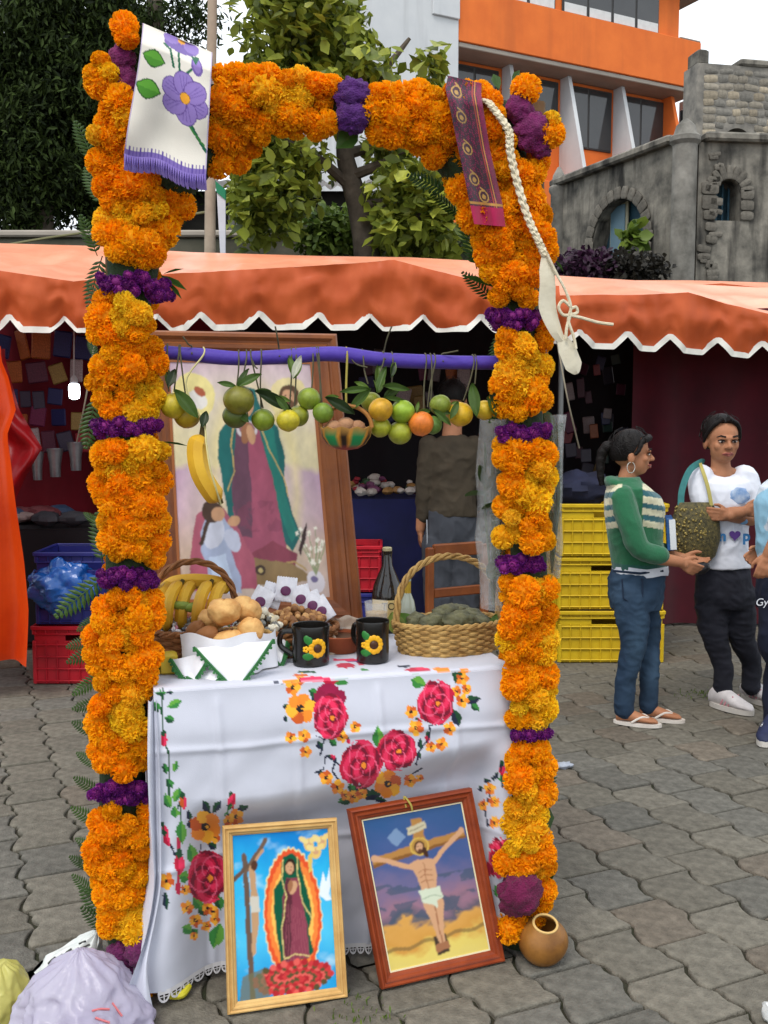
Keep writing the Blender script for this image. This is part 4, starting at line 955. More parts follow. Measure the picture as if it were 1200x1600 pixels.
def napcol(u, v):
    x = 196 + u * 134; vv = np.clip((v - .12) / .88, -1, 1); A = Art(u * 126, vv * 210, S(226, 220, 208))
    lil, lid, gr, gd, pur = S(140, 116, 184), S(112, 88, 160), S(72, 140, 40), S(24, 96, 66), S(96, 70, 140)
    A.stroke([(72, 60), (66, 20)], 4, gd); A.stroke([(70, 66), (92, 40)], 4, gd); A.stroke([(60, 50), (52, 24), (40, 18)], 4, gd); A.stroke([(96, 128), (124, 170)], 5, gd); A.stroke([(90, 128), (120, 160)], 3, S(60, 130, 60))
    A.leaf(25, 48, 42, 30, 0.1, S(40, 90, 30)); A.leaf(25, 48, 37, 25, .1, gr, S(92, 160, 50)); A.leaf(22, 98, 46, 34, .15, S(40, 90, 30)); A.leaf(22, 98, 41, 29, .15, gr, S(92, 160, 50))
    A.ell(70, 12, 30, 11, lid); A.ell(52, 5, 14, 8, lil); A.ell(88, 8, 14, 9, lil); A.ell(70, 4, 7, 4, S(226, 160, 60))
    A.ell(100, 34, 10, 15, lid, -.3); A.ell(100, 32, 7, 12, lil, -.3); A.poly([(88, 20), (104, 18), (98, 32)], gd)
    for k in range(6):
        a = k * math.pi / 3 + .35; A.ell(84 + 21 * math.cos(a), 92 + 22 * math.sin(a), 21, 19, pur, a); A.ell(84 + 21 * math.cos(a), 92 + 22 * math.sin(a), 19.5, 17.5, lil, a)
        for q in (-.3, 0, .3): A.stroke([(84 + 10 * math.cos(a + q), 92 + 10 * math.sin(a + q)), (84 + 36 * math.cos(a + q * .6), 92 + 36 * math.sin(a + q * .6))], 1.4, lid)
    A.ell(84, 92, 9, 9.5, S(120, 90, 30)); A.ell(84, 92, 8, 8.5, S(230, 158, 40))
    A.put((A.y > 200), S(120, 100, 170)); A.put((A.y > 193) & (np.sin(A.x * 1.1) > .6), S(90, 70, 150)); A.put((A.x < 1.6) | (A.x > 124.4), S(150, 130, 190), .6)
    return A.c
cloth_m = M('woven_cloth', vcol=True, rough=.9, var=.05, ns=6, bump=.15, bs=500, sheen=.2, translucent=.1)
nk = sheet('embroidered_napkin', nap, 96, 150, napcol, cloth_m, label='white napkin embroidered with large lilac flower over the arch corner', cat='napkin')
mb = MB()
for i in range(34):
    u = (i + .5) / 34; a = nap(u, 1.0); 
    mb.add([nap(u - .014, .992), nap(u + .014, .992), nap(u + .02, .999) + V((R.uniform(-.003, .003), 0, -.035)) - AN * .004, nap(u - .02, .999) + V((0, 0, -.032 + R.uniform(-.004, .004))) - AN * .004, nap(u, 1) + V((0, 0, -.016)) + AN * .006], [(0, 1, 4), (1, 2, 4), (2, 3, 4), (3, 0, 4)])
mb.build('fringe', M('lilac_fringe', S(112, 92, 166), S(140, 120, 186), ns=40, rough=.85), nk)
# second layer of the napkin below, showing at the hem
mb = MB(); mb.grid(lambda u, v: ap(*(lambda x, y: (x, y))(*quadpx((206, 222), (320, 262), (320, 284), (245, 272))(u, v)), .10), 12, 4); mb.build('under_layer', M('cloth_under', S(190, 184, 196), S(140, 120, 176), ns=30, rough=.9), nk)
shl = [(0, 700, 752), (20, 696, 752), (60, 705, 758), (110, 715, 766), (160, 726, 777), (195, 733, 785), (232, 741, 790)]
def shawl(u, v):
    if v < .1:
        t = 1 - v / .1; return ap(lerp(700, 752, u) + 4 * t, lerp(118, 132, u) + 90 * t ** 2, .06 - .19 * math.sin(t * math.pi / 2))
    y = (v - .1) / .9 * 232; xl = interp([(a, b_) for a, b_, c in shl], y); xr = interp([(a, c) for a, b_, c in shl], y)
    return ap(lerp(xl, xr, u), lerp(118, 130, u) + y - 8 * u * (y / 232), .115 - .05 * (1 - sstep(0, 40, y)) + .014 * math.sin(u * 8 + y * .01) + .01 * nz3((u * 3, y * .02, 4)))
def shawlcol(u, v):
    y = np.clip((v - .1) / .9, 0, 1) * 232; x = u * 54; A = Art(x, y, S(78, 30, 50)); n = np.sin(x * 1.1 + np.sin(y * .5) * 2) * np.sin(y * .9 + np.cos(x * .4) * 2)
    A.put(n > .35, S(48, 58, 66)); A.put(n < -.55, S(150, 46, 90)); A.put(np.abs(x - 40) < 1, S(170, 70, 60)); A.put(np.abs(x - 44) < .9, S(190, 130, 70)); A.put((x > 46), S(140, 36, 76), .6)
    for yy in (22, 62, 112, 160, 186):
        xx = 16 if yy != 186 else 26
        A.ell(xx, yy, 8, 10, S(190, 150, 80)); A.ell(xx, yy, 6, 8, S(70, 40, 56)); A.ell(xx, yy + 1, 3, 4, S(190, 150, 80)); A.stroke([(xx + 3, yy - 9), (xx - 3, yy - 14)], 2.2, S(190, 150, 80))
    A.put((y > 196) & (y < 200), S(190, 140, 70)); A.put(y > 203, S(176, 30, 80)); return A.c
sheet('paisley_shawl', shawl, 60, 190, shawlcol, cloth_m, label='folded maroon paisley shawl draped over the right of the arch', cat='shawl')
# braided white cord with leather pad
cord_m = M('white_cord', S(226, 216, 190), S(204, 190, 160), ns=20, rough=.85, bump=.3, bs=120)
ct = thing('braided_cord', ap(905, 585, .12), 'braided white cord with pale pads hanging over the right arch corner', 'cord')
path = [ap(738, 168, .02), ap(758, 158, .09), ap(775, 175, .11), ap(795, 205, .12), ap(797, 235, .12), ap(808, 285, .12), ap(825, 340, .12), ap(842, 378, .12), ap(852, 400, .12)]
q = bez(path, 10); mb = MB()
for s_ in range(3):
    pp = []
    for i, p in enumerate(q):
        a = i * .85 + s_ * 2.094; pp.append(p + AE * math.cos(a) * .0062 + AN * math.sin(a * 2) * .004)
    mb.tube(pp, .0058, 6)
mb.build('braid', cord_m, ct)
def pad(pts, wd, name='pad', nrm=AN):
    q = bez(pts, 8); k = len(q); rings = []
    for i, p in enumerate(q):
        t = (q[min(i + 1, k - 1)] - q[max(i - 1, 0)]).normalized(); s_ = t.cross(nrm).normalized(); w_ = interp(wd, i / (k - 1))
        rings.append([p - s_ * w_ - nrm * .002, p + nrm * .004, p + s_ * w_ - nrm * .002, p - nrm * .004])
    mb = MB(); mb.loft(rings); return mb.build(name, M('pale_leather', S(222, 214, 192), S(206, 196, 172), ns=14, rough=.7, bump=.2, bs=60), ct)
pad([ap(852, 398, .12), ap(856, 440, .125), ap(856, 480, .12), ap(868, 515, .12), ap(878, 532, .12)], [(0, .008), (.15, .02), (.5, .024), (.8, .016), (1, .01)])
pad([ap(874, 525, .118), ap(884, 540, .12), ap(893, 562, .12), ap(902, 584, .118)], [(0, .009), (.4, .024), (.8, .024), (1, .006)])
mb = MB()
for pt in ([(855, 398), (868, 425), (884, 455), (892, 480), (888, 500), (896, 525), (900, 545)], [(892, 480), (880, 470), (873, 480), (880, 492), (892, 492)], [(888, 492), (910, 497), (935, 504), (958, 507)], [(893, 488), (886, 510), (884, 530)], [(892, 482), (900, 480), (902, 488), (893, 492)]): mb.tube(bez([ap(x, y, .13) for x, y in pt], 6), .0042, 6)
mb.build('tie', cord_m, ct)
# cellophane flower bouquets tied behind the right column
cel = M('cellophane', S(225, 228, 228), S(180, 184, 184), ns=20, rough=.1, spec=1.0, alpha=.3, bump=1.0, bs=40)
def cello(px0, px1, pts, label):
    t = thing('wrapped_bouquet', ap((px0 + px1) / 2, pts[-1][0], -.12), label, 'bouquet', 'bouquets in clear wrap')
    mb = MB(); rings = []
    for (y, x0, x1) in pts:
        a, b_ = ap(x0, y, -.08), ap(x1, y, -.08); c = (a + b_) / 2; r_ = (b_ - a).length / 2
        rings.append([c + AE * r_ * math.cos(t_) * (1 + .18 * nz3((math.cos(t_) * 2, math.sin(t_) * 2, y * .04))) + AN * .05 * math.sin(t_) * (1 + .4 * nz3((math.cos(t_) * 3, y * .05, 3))) for t_ in [2 * math.pi * i / 20 for i in range(20)]])
    mb.loft(rings, False, False); mb.build('wrapping', cel, t)
    mb = MB()
    for i in range(9):
        u = R.uniform(.2, .8); y0, x0, x1 = pts[0]; yb, xb0, xb1 = pts[-1]
        mb.tube(bez([ap(lerp(xb0, xb1, .5), yb - 5, -.08), ap(lerp(x0, x1, u), lerp(y0, yb, .5), -.08 + R.uniform(-.02, .02)), ap(lerp(x0, x1, u), y0 + R.uniform(15, 60), -.08)], 4), .003, 5)
    mb.build('stems', stem_m, t, kind='stuff')
    for i in range(7):
        u = R.uniform(.15, .85); k = R.randrange(len(pts) - 1); y = R.uniform(pts[0][0] + 10, pts[-1][0] - 40); x = lerp(interp([(a[0], a[1]) for a in pts], y), interp([(a[0], a[2]) for a in pts], y), u)
        inst('leaf', fl_me, t, TR(ap(x, y, -.07), Euler((R.uniform(0, 2), R.uniform(-1, 1), R.uniform(0, 6))).to_matrix(), .07), S(60, 80, 42))
cello(745, 785, [(655, 750, 790), (690, 748, 790), (740, 744, 785), (790, 748, 785), (840, 742, 790), (890, 750, 785), (950, 752, 790)], 'clear wrapped bouquet left of the right marigold column')
cello(850, 885, [(648, 850, 884), (680, 855, 878), (720, 855, 876), (770, 855, 876), (800, 855, 874), (850, 855, 876), (900, 855, 870)], 'clear wrapped bouquet on the outer side of the right marigold column')
# ================================================================== MARKET STALLS
tarp_top_sheen = M('tarp_top_sheen', S(243, 164, 128), S(232, 140, 102), ns=3, rough=.34, spec=.6, bump=.15, bs=9)  # same tarp as the valance, paler and pinker: sky sheen put into the colour
tarp_val = M('tarp_valance', S(232, 114, 62), S(218, 98, 50), ns=3, rough=.42, spec=.4, bump=.2, bs=7, translucent=.35)
piping = M('white_piping', S(236, 232, 222), S(214, 210, 200), ns=8, rough=.8)
steel = M('steel_tube', S(120, 120, 118), rough=.45, metal=.6)
def awning(label, xs, ybot, ytop, yback, Yf, Yb, notches, nh, period_free=True, poles=()):
    """xs px range; ybot/ytop/yback tables px; Yf front depth as function of px"""
    x0, x1 = xs; N = 420
    t = thing('market_awning', P((x0 + x1) / 2, 900, Yf((x0 + x1) / 2)), label, 'awning', 'orange market awnings')
    def notch(x):
        h = 0
        for c in notches:
            d = abs(x - c)
            if d < 22: h = max(h, nh * (1 - d / 22) ** 1.0 if d > 3 else nh * .9)
        return h
    def sag(x, v): return .03 * nz3((x * .02, v * 3, x0 * .1)) + .012 * nz3((x * .07, v * 5, 4)) + .022 * math.sin(x * .075 + 1) * (1 - v)
    def val(u, v):
        x = lerp(x0, x1, u); y = lerp(interp(ybot, x) - notch(x), interp(ytop, x), v); p = P(x, y, Yf(x)); p.y += -.05 * math.sin(v * math.pi * .6) + sag(x, v); return p
    def roof(u, v):
        x = lerp(x0, x1, u); a = val(u, 1); xb = 600 + (x - 600) * Yf(x) / Yb(x); b_ = P(xb, interp(yback, xb), Yb(x)); b_.x = a.x
        p = a.lerp(b_, v); p.z += .02 * abs(nz3((x * .03, v * 6, 9))) * math.sin(v * math.pi) + .05 * nz3((x * .013, v * 2.5, 3)) * math.sin(v * math.pi) * 1.6 - .05 * math.sin(v * math.pi); return p
    mb = MB(); mb.grid(val, N, 10); mb.build('valance', tarp_val, t, ang=None)
    mb = MB(); mb.grid(roof, N // 3, 16); mb.build('roof_sheet', tarp_top_sheen, t, ang=None)
    mb = MB()
    def pip(u, v):
        x = lerp(x0, x1, u); p = val(u, 0); q = val(min(1, u + .002), 0) - val(max(0, u - .002), 0); n = V((-q.z, 0, q.x)).normalized() if q.length > 1e-6 else V((0, 0, 1))
        if n.z < 0: n = -n
        return p + n * lerp(-.016, .020, v) - V((0, .006, 0))
    mb.grid(pip, N, 1); mb.build('piping', piping, t, ang=None)
    for x, Yo in poles:
        a = P(x, 700, Yf(x) + Yo); z = interp(ytop, x); h = P(x, z, Yf(x) + Yo).z
        mb = MB(); mb.tube([V((a.x, a.y, 0)), V((a.x, a.y, h - .02))], .018, 10); mb.build('tent_pole', steel, t)
    # frame rails under the sheet
    mb = MB(); a, b_ = P(x0 + 4, interp(ytop, x0) + 12, Yf(x0) + .06), P(x1 - 4, interp(ytop, x1) + 12, Yf(x1) + .06); mb.tube([a, b_], .014, 8); mb.build('rail', steel, t)
    return t
aw1 = awning('long orange awning with white scalloped edge behind the arch', (-260, 872), [(-260, 512), (0, 516), (140, 516), (400, 511), (600, 513), (780, 516), (872, 518)],
 [(-260, 425), (0, 424), (120, 442), (140, 440), (300, 428), (480, 418), (560, 413), (615, 408), (680, 425), (760, 444), (872, 448)], [(-260, 372), (0, 380), (140, 384), (300, 394), (500, 400), (640, 402), (900, 416)], lambda x: 5.9, lambda x: 8.2, [-160, -70, 15, 100, 170, 245, 313, 405, 497, 578, 661, 752, 830], 22, poles=[(-120, .1), (850, .15)])
aw2 = awning('orange awning on the right behind the two women, edge white and scalloped', (862, 1420), [(862, 532), (905, 540), (980, 543), (1045, 547), (1120, 552), (1200, 558), (1420, 575)],
 [(862, 463), (940, 462), (1000, 462), (1072, 458), (1130, 476), (1200, 492), (1300, 505), (1420, 500)], [(862, 430), (960, 436), (1080, 444), (1200, 450), (1420, 460)], lambda x: 6.2 + (x - 862) * .0012, lambda x: 8.4, [905, 980, 1046, 1121, 1192, 1270, 1350], 22, poles=[(875, .12), (1290, .1)])
# peak where the pole of the next awning pushes through
aw3 = awning('orange awning beyond, its top tinted with sky sheen just visible at the right edge', (1080, 1500), [(1080, 520), (1500, 545)], [(1080, 447), (1125, 444), (1200, 452), (1500, 462)], [(1080, 438), (1500, 450)], lambda x: 8.6, lambda x: 10.5, [1130, 1220, 1310], 12, poles=[(1400, .1)])
streaks(tarp_top_sheen, (.9, 3, 3), S(206, 122, 90), .3); streaks(tarp_val, (3, 3, .8), S(186, 74, 36), .25)
for i, (x0_, y0_, x1_, y1_) in enumerate(((868, 520, 905, 700), (150, 520, 120, 690))):
    mb = MB(); mb.tube(bez([P(x0_, y0_, 5.95), P((x0_ + x1_) / 2, (y0_ + y1_) / 2 + 12, 5.9), P(x1_, y1_, 6.1)], 6), .005, 5); mb.build('guy_rope', M('rope', S(150, 140, 120), rough=.9), label=('rope hanging slack from the awning corner right of the arch', 'rope hanging slack from the left awning by the column')[i], cat='rope')
# backing cloths of the stalls; the black sheet is added to keep light out
maroon = M('maroon_cloth', S(80, 11, 27), S(56, 8, 21), ns=2.5, rough=.9, sheen=.2)
black_c = M('black_sheet', S(26, 20, 24), S(16, 14, 18), ns=2, rough=.9)
def backdrop(name, label, x0, x1, Y, zt, mat, cat='cloth', zb=.02, amp=.03, curve=None):
    a, b_ = P(x0, 700, Y), P(x1, 700, Y); mb = MB()
    mb.grid(lambda u, v: V((lerp(a.x, b_.x, u), Y + amp * math.sin(u * (b_.x - a.x) * 17 + 1.2 * math.sin(u * 9)) + .05 * nz3((u * 4, v * 2, Y)), lerp(zb, zt, v))), 120, 12)
    return mb.build(name, mat, label=label, cat=cat, ang=None)
backdrop('backdrop_cloth', 'maroon cloth hung as the back of the right stall', 985, 1440, 7.25, 2.32, maroon)
backdrop('backdrop_sheet', 'added black sheet keeping light out at the back of the middle stall', 330, 1000, 8.0, 2.42, black_c)
backdrop('backdrop_cloth', 'red cloth at the back of the left stall', -330, 345, 7.9, 2.62, M('dark_red_cloth', S(120, 16, 32), S(88, 10, 24), ns=2, rough=.9))
for x, Y0, Y1, lb in ((-300, 5.95, 8, 'added black sheet keeping light out at the far left end of the stalls'), (1500, 6.7, 8.3, 'added black sheet keeping light out at the right end of the stalls')):
    a = P(x, 700, Y0); mb = MB(); mb.grid(lambda u, v: V((a.x + .03 * math.sin(u * 30), lerp(Y0, Y1, u), lerp(.03, 2.4, v))), 60, 6); mb.build('side_sheet', black_c, label=lb, cat='sheet', ang=None)  # unseen end sheets, added to shut light out of the stalls
# side partition with hanging goods between middle and right stall
# ---- crates
def crate(name, c, size, rot, mat, label, group, slot=True):
    t = thing(name, c, label, 'crate', group); L_, W_, H_ = size; m = RZ(rot)
    def bx(mb, ctr, s_): mb.box(V(c) + m @ V(ctr), s_, m, .004)
    mb = MB(); bx(mb, (0, 0, .012), (L_ - .02, W_ - .02, .02)); mb.build('base', mat, t, smooth=False)
    for sx, sy, ln, along in ((0, -1, L_, 0), (0, 1, L_, 0), (-1, 0, W_, 1), (1, 0, W_, 1)):
        mb = MB(); th = .007
        def pt(a, z, o=0):
            return (a, sy * (W_ / 2 - th / 2 + o * 1), z) if along == 0 else (sx * (L_ / 2 - th / 2 + o), a, z)
        def sz_(a, z, d=th): return (a, d, z) if along == 0 else (d, a, z)
        sg = .006 if (sx + sy) > 0 else -.006
        def pb(a, z, la, lz, o=0, d=th):
            p = (a, sy * (W_ / 2 - .012 + o), z) if along == 0 else (sx * (L_ / 2 - .012 + o), a, z); bx(mb, p, sz_(la, lz, d))
        if slot and along == 0:
            hz = H_ * .80
            pb(0, (hz - .018) / 2 + .01, ln - .03, hz - .038); pb(0, (hz + .02 + H_) / 2 - .005, ln - .03, H_ - hz - .03)
            for s_ in (-1, 1): pb(s_ * (ln / 2 + ln * .17) / 2, hz, ln / 2 - ln * .17 - .02, .05)
        else: pb(0, H_ / 2, ln - .03, H_ - .02)
        nv = max(5, int(ln / .062))
        for i in range(nv + 1):
            a = -ln / 2 + .012 + (ln - .024) * i / nv
            pb(a, H_ * .38, .008 if 0 < i < nv else .02, H_ * .74 if slot else H_ - .03, .008, .012)
            if slot: pb(a, H_ * .92, .008 if 0 < i < nv else .02, H_ * .14, .008, .012)
        for z in ([.02, .09, .16, .23] if H_ > .25 else [.02, .08, .14]): pb(0, z, ln - .01, .010, .008, .013)
        pb(0, H_ - .012, ln, .024, .011, .02)
        if slot: pb(0, H_ * .86, ln - .02, .010, .008, .013)
        mb.build('side', mat, t, smooth=False)
    return t
yel_m = M('yellow_plastic', S(216, 182, 28), S(190, 156, 24), ns=5, rough=.45, spec=.4)
c0 = G(953, 1036); cw = .66; 
for k in range(3):
    crate('plastic_crate', V((c0.x + (.004, -.006, .008)[k], 6.35 + (.0, .01, -.01)[k], .335 * k)), (cw, .46, .33), (.0, .015, -.012)[k], yel_m, ('bottom yellow crate of the stack behind the woman in green', 'middle yellow crate of the stack behind the woman in green', 'top yellow crate of the stack behind the woman in green')[k], 'stacked yellow crates')
red_m = M('red_plastic', S(190, 24, 40), S(150, 16, 32), ns=5, rough=.45); blu_m = M('blue_plastic', S(40, 44, 120), S(28, 32, 92), ns=5, rough=.45)
cr = G(110, 1076); crate('plastic_crate', V((cr.x + .06, 5.82, 0)), (.6, .42, .34), .0, red_m, 'red crate standing on the pavement at the left stall', 'crates of the left stall')
crate('plastic_crate', V((cr.x + .08, 5.83, .345)), (.6, .42, .42), .02, blu_m, 'dark blue crate stacked on the red crate, left stall', 'crates of the left stall')
cr2 = P(572, 900, 6.5); crate('plastic_crate', V((cr2.x - .1, 6.45, .42)), (.4, .36, .3), .0, red_m, 'red crate seen past the big painting, right of its frame', 'crates of the left stall')
crate('plastic_crate', V((cr2.x - .1, 6.45, 0)), (.4, .36, .415), .0, blu_m, 'blue crate under the red one behind the big painting', 'crates of the left stall')
# orange plastic sheet hanging at the left edge
tr_m = M('orange_plastic_sheet', S(238, 84, 20), S(214, 62, 16), ns=3, rough=.35, spec=.5, bump=.25, bs=9, translucent=.3)
mb = MB(); edge = [(560, -2), (590, 10), (640, 22), (680, 10), (720, 18), (800, 30), (880, 42), (950, 48), (1040, 46)]
def osh(u, v):
    y = lerp(540, 1042 - 8 * math.sin(u * 9), v); x = lerp(-330, interp(edge, y), u); p = P(x, y, 5.3); p.y += .05 * math.sin(u * 34 + v * 2) + .05 * nz3((u * 6, v * 3, 2)); return p
mb.grid(osh, 80, 40); mb.build('orange_sheet', tr_m, label='bright orange plastic sheet hanging at the left edge', cat='plastic sheet', ang=None)
rp_m = M('red_plastic_bag', S(168, 20, 26), S(120, 12, 20), ns=4, rough=.35, spec=.5, translucent=.2)
mb = MB(); mb.grid(lambda u, v: P(lerp(-70, interp([(560, 8), (640, 30), (700, 66), (745, 40), (790, 20)], lerp(545, 790, v)), u), lerp(545, 790, v), 6.1 + .1 * nz3((u * 5, v * 5, 8)) - .06 * math.sin(u * 9)), 30, 30)
mb.build('red_sheet', rp_m, label='crumpled red plastic hung above the orange sheet', cat='plastic sheet', ang=None)
mb = MB(); bb = P(100, 915, 5.62)
mb.ell(bb, (.20, .12, .15), 70, 44, wob=lambda d: .3 * nz3(d * 2.1) - .16 * abs(nz3(d * 4)) - .08 * abs(nz3(d * 9))); mb.build('blue_bag', M('blue_plastic_bag', S(28, 96, 176), S(16, 60, 130), ns=3, rough=.25, spec=.7, bump=.6, bs=14), label='shiny blue plastic bag in front of the blue crate', cat='bag')
# energy saving lamp, lit
lp = thing('stall_lamp', P(116, 625, 6.6), 'lit white energy saving bulb hanging in the left stall', 'lamp')
mb = MB(); c_ = P(116, 611, 6.6); mb.lathe([(.012, -.055), (.032, -.045), (.036, -.02), (.036, .03), (.03, .045)], c_, 14, cap1=True); mb.build('bulb', M('lamp_glow', S(240, 245, 255), rough=.4, emit=(.85, .93, 1), es=9), lp)
mb = MB(); mb.lathe([(.024, .046), (.024, .08), (.012, .1)], c_, 12, cap1=True); mb.tube([c_ + V((0, 0, .1)), P(116, 470, 6.6)], .005, 6); mb.build('socket', M('lamp_socket', S(190, 190, 190), rough=.5), lp)
# market table with cloth and wares, middle stall
navy = M('navy_cloth', S(30, 34, 84), S(20, 24, 60), ns=3, rough=.85)
def stall_table(x0, x1, Yf, Yb, h, label, mat):
    a, b_ = P(x0, 900, Yf), P(x1, 900, Yf); t = thing('stall_table', V(((a.x + b_.x) / 2, (Yf + Yb) / 2, 0)), label, 'table')
    mb = MB(); mb.box(((a.x + b_.x) / 2, (Yf + Yb) / 2, h - .015), (b_.x - a.x, Yb - Yf, .03), None, .004); mb.build('tabletop', M('board', S(110, 84, 60), rough=.8), t, smooth=False)
    mb = MB(); mb.grid(lambda u, v: V((lerp(a.x - .02, b_.x + .02, u), Yf - .03 - .02 * math.sin(u * (b_.x - a.x) * 20) * v, lerp(h + .004, .06, v))), 90, 8); mb.grid(lambda u, v: V((lerp(a.x - .02, b_.x + .02, u), lerp(Yf - .03, Yb, v), h + .006)), 10, 4); mb.build('cloth', mat, t, ang=None)
    for sx in (a.x + .05, b_.x - .05):
        for sy in (Yf + .06, Yb - .06): mb = MB(); mb.box((sx, sy, (h - .032) / 2), (.04, .04, h - .034), None, .004); mb.build('leg', M('board', S(110, 84, 60), rough=.8), t, smooth=False)
stall_table(400, 700, 6.75, 7.5, .98, 'stall table with navy cloth behind the painting', navy)
stall_table(-120, 170, 6.5, 7.2, .8, 'stall table in the dark left stall', black_c)
# goods: hanging packets, trinkets, bags
gcols = [S(150, 40, 50), S(60, 50, 70), S(150, 120, 60), S(90, 40, 60), S(120, 110, 110), S(60, 90, 80), S(170, 90, 40), S(40, 40, 90), S(170, 150, 150), S(110, 30, 70)]
def cname(c):
    r, g, b_ = c; m = max(c)
    if m < .012: return 'black'
    if max(c) - min(c) < .25 * m: return 'pale' if m > .3 else 'grey'
    if r == m: return ('tan' if g > .55 * r else 'orange' if g > .3 * r else 'pink' if b_ > .4 * r else 'red')
    return 'green' if g == m else ('purple' if r > .45 * b_ else 'blue')
pack_m = M('packet_print', rough=.5, objcol=True, var=.5, ns=16, spec=.4)
pk = MB(); pk.box((0, 0, 0), (1, .14, 1), None, .06); pk_me = pk.mesh('packet'); pk_me.materials.append(pack_m)
pkl = ['small dark packet hung on the wall of the left stall', 'small goods packet hung in the shade of the right stall']
def packet(px, py, w_, h_, Y, c, name, label, group, cat):
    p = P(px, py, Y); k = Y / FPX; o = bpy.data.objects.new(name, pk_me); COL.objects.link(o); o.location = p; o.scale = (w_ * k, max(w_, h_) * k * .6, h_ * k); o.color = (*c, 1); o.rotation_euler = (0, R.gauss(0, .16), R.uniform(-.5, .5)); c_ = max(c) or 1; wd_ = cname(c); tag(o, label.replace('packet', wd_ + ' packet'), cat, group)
rows = [(540, 40, 44), (585, 34, 36), (625, 30, 26), (655, 34, 30), (690, 30, 34)]
for (y, w_, h_) in rows:
    x = -20
    while x < 126:
        ww = w_ * R.uniform(.6, 1.1)
        if not (92 < x + ww / 2 < 138 and 590 < y < 640): packet(x + ww / 2, y + R.uniform(-6, 6), ww * .84, h_ * R.uniform(.8, 1.1), 7.2, R.choice(gcols), 'goods_packet', pkl[0], 'packets hung in the left stall', 'packet')
        x += ww
for i in range(30):
    packet(R.uniform(872, 985), R.uniform(560, 770), R.uniform(9, 20), R.uniform(14, 34), R.uniform(7.3, 7.7), tuple(q * .35 for q in R.choice(gcols)), 'goods_packet', pkl[1], 'packets hung in the right stall', 'packet')  # palette dimmed: the darkness of the stall is put into the colours
for i in range(16):
    packet(R.uniform(560, 740), R.uniform(560, 660), R.uniform(12, 26), R.uniform(16, 40), R.uniform(7.5, 7.8), tuple(q * .55 for q in R.choice(gcols)), 'goods_packet', 'small goods packet hung in the dark middle stall', 'packets hung in the middle stall', 'packet')  # dimmed less here; the shade of the stall is again in the colours
# cups and bundles in the left stall
cup_m = M('silver_cup', S(170, 170, 172), S(120, 120, 124), ns=9, rough=.3, metal=.6)
for (x, y, w_) in ((118, 705, 26), (86, 715, 26), (58, 720, 22)):
    c_ = P(x, y, 7.0); k = 7 / FPX; mb = MB(); mb.lathe([(w_ * .3 * k, -30 * k), (w_ * .34 * k, -10 * k), (w_ * .5 * k, 14 * k), (w_ * .46 * k, 14 * k), (w_ * .3 * k, -8 * k)], c_, 16, cap1=True)
    mb.build('metal_cup', cup_m, label='metal cup hanging in the left stall, ' + {118: 'right', 86: 'middle', 58: 'left'}[x] + ' of three', cat='cup', group='cups in the left stall')
wr_m = M('wares', rough=.6, objcol=True, var=.4, ns=20)
tm = []
for q in range(4):
    mb = MB(); mb.ell((0, 0, 0), (1, 1, .7), 10, 7, wob=lambda d: .3 * nz3(d * 2 + V((q * 5, 0, 0)))); me = mb.mesh('trinket', ang=30); me.materials.append(wr_m); tm.append(me)
def trinket(px, py, Y, r_, c, label, group):
    o = bpy.data.objects.new('trinket', R.choice(tm)); COL.objects.link(o); p = P(px, py, Y); o.location = p; o.scale = (r_, r_ * .8, r_); o.rotation_euler = (0, 0, R.uniform(0, 6)); o.color = (*c, 1); tag(o, label, 'trinket', group)
for i in range(46):
    x = R.uniform(545, 660); Y = R.uniform(6.8, 7.3); p = P(x, 800, Y); z = .99 + .03 + R.uniform(0, .16) * (Y - 6.7); q = R.choice([S(150, 40, 50), S(180, 170, 160), S(60, 90, 60), S(150, 110, 60), S(110, 60, 90), S(200, 190, 180)])
    o = bpy.data.objects.new('trinket', R.choice(tm)); COL.objects.link(o); o.location = (p.x, Y, z); r_ = R.uniform(.02, .045); o.scale = (r_, r_, r_); o.rotation_euler = (0, 0, R.uniform(0, 6)); o.color = (*q, 1); tag(o, 'small ' + cname(q) + ' trinket among the wares on the navy stall table', 'trinket', 'wares on the navy table')
for i in range(16):
    x = R.uniform(10, 130); Y = R.uniform(6.55, 7.0); p = P(x, 800, Y); r_ = R.uniform(.04, .09); o = bpy.data.objects.new('bundle', R.choice(tm)); COL.objects.link(o); o.location = (p.x, Y, .83 + r_ * .5); o.scale = (r_ * 1.4, r_, r_); q = R.choice([S(120, 60, 64), S(60, 60, 66), S(60, 80, 110), S(150, 130, 126), S(60, 20, 26)]); o.color = (*q, 1); tag(o, 'wrapped ' + cname(q) + ' bundle on the table in the left stall', 'bundle', 'bundles in the left stall')
# dark cloth heap on the crates
mb = MB(); q = P(905, 775, 6.35); q.z = 1.005 + .07; mb.ell(q, (.24, .18, .11), 30, 18, wob=lambda d: .3 * nz3(d * 2.2) + .1 * nz3(d * 6)); mb.build('dark_jacket', M('navy_jacket', S(34, 38, 62), S(22, 24, 40), ns=6, rough=.85), label='dark navy jacket dumped on the yellow crates', cat='jacket')
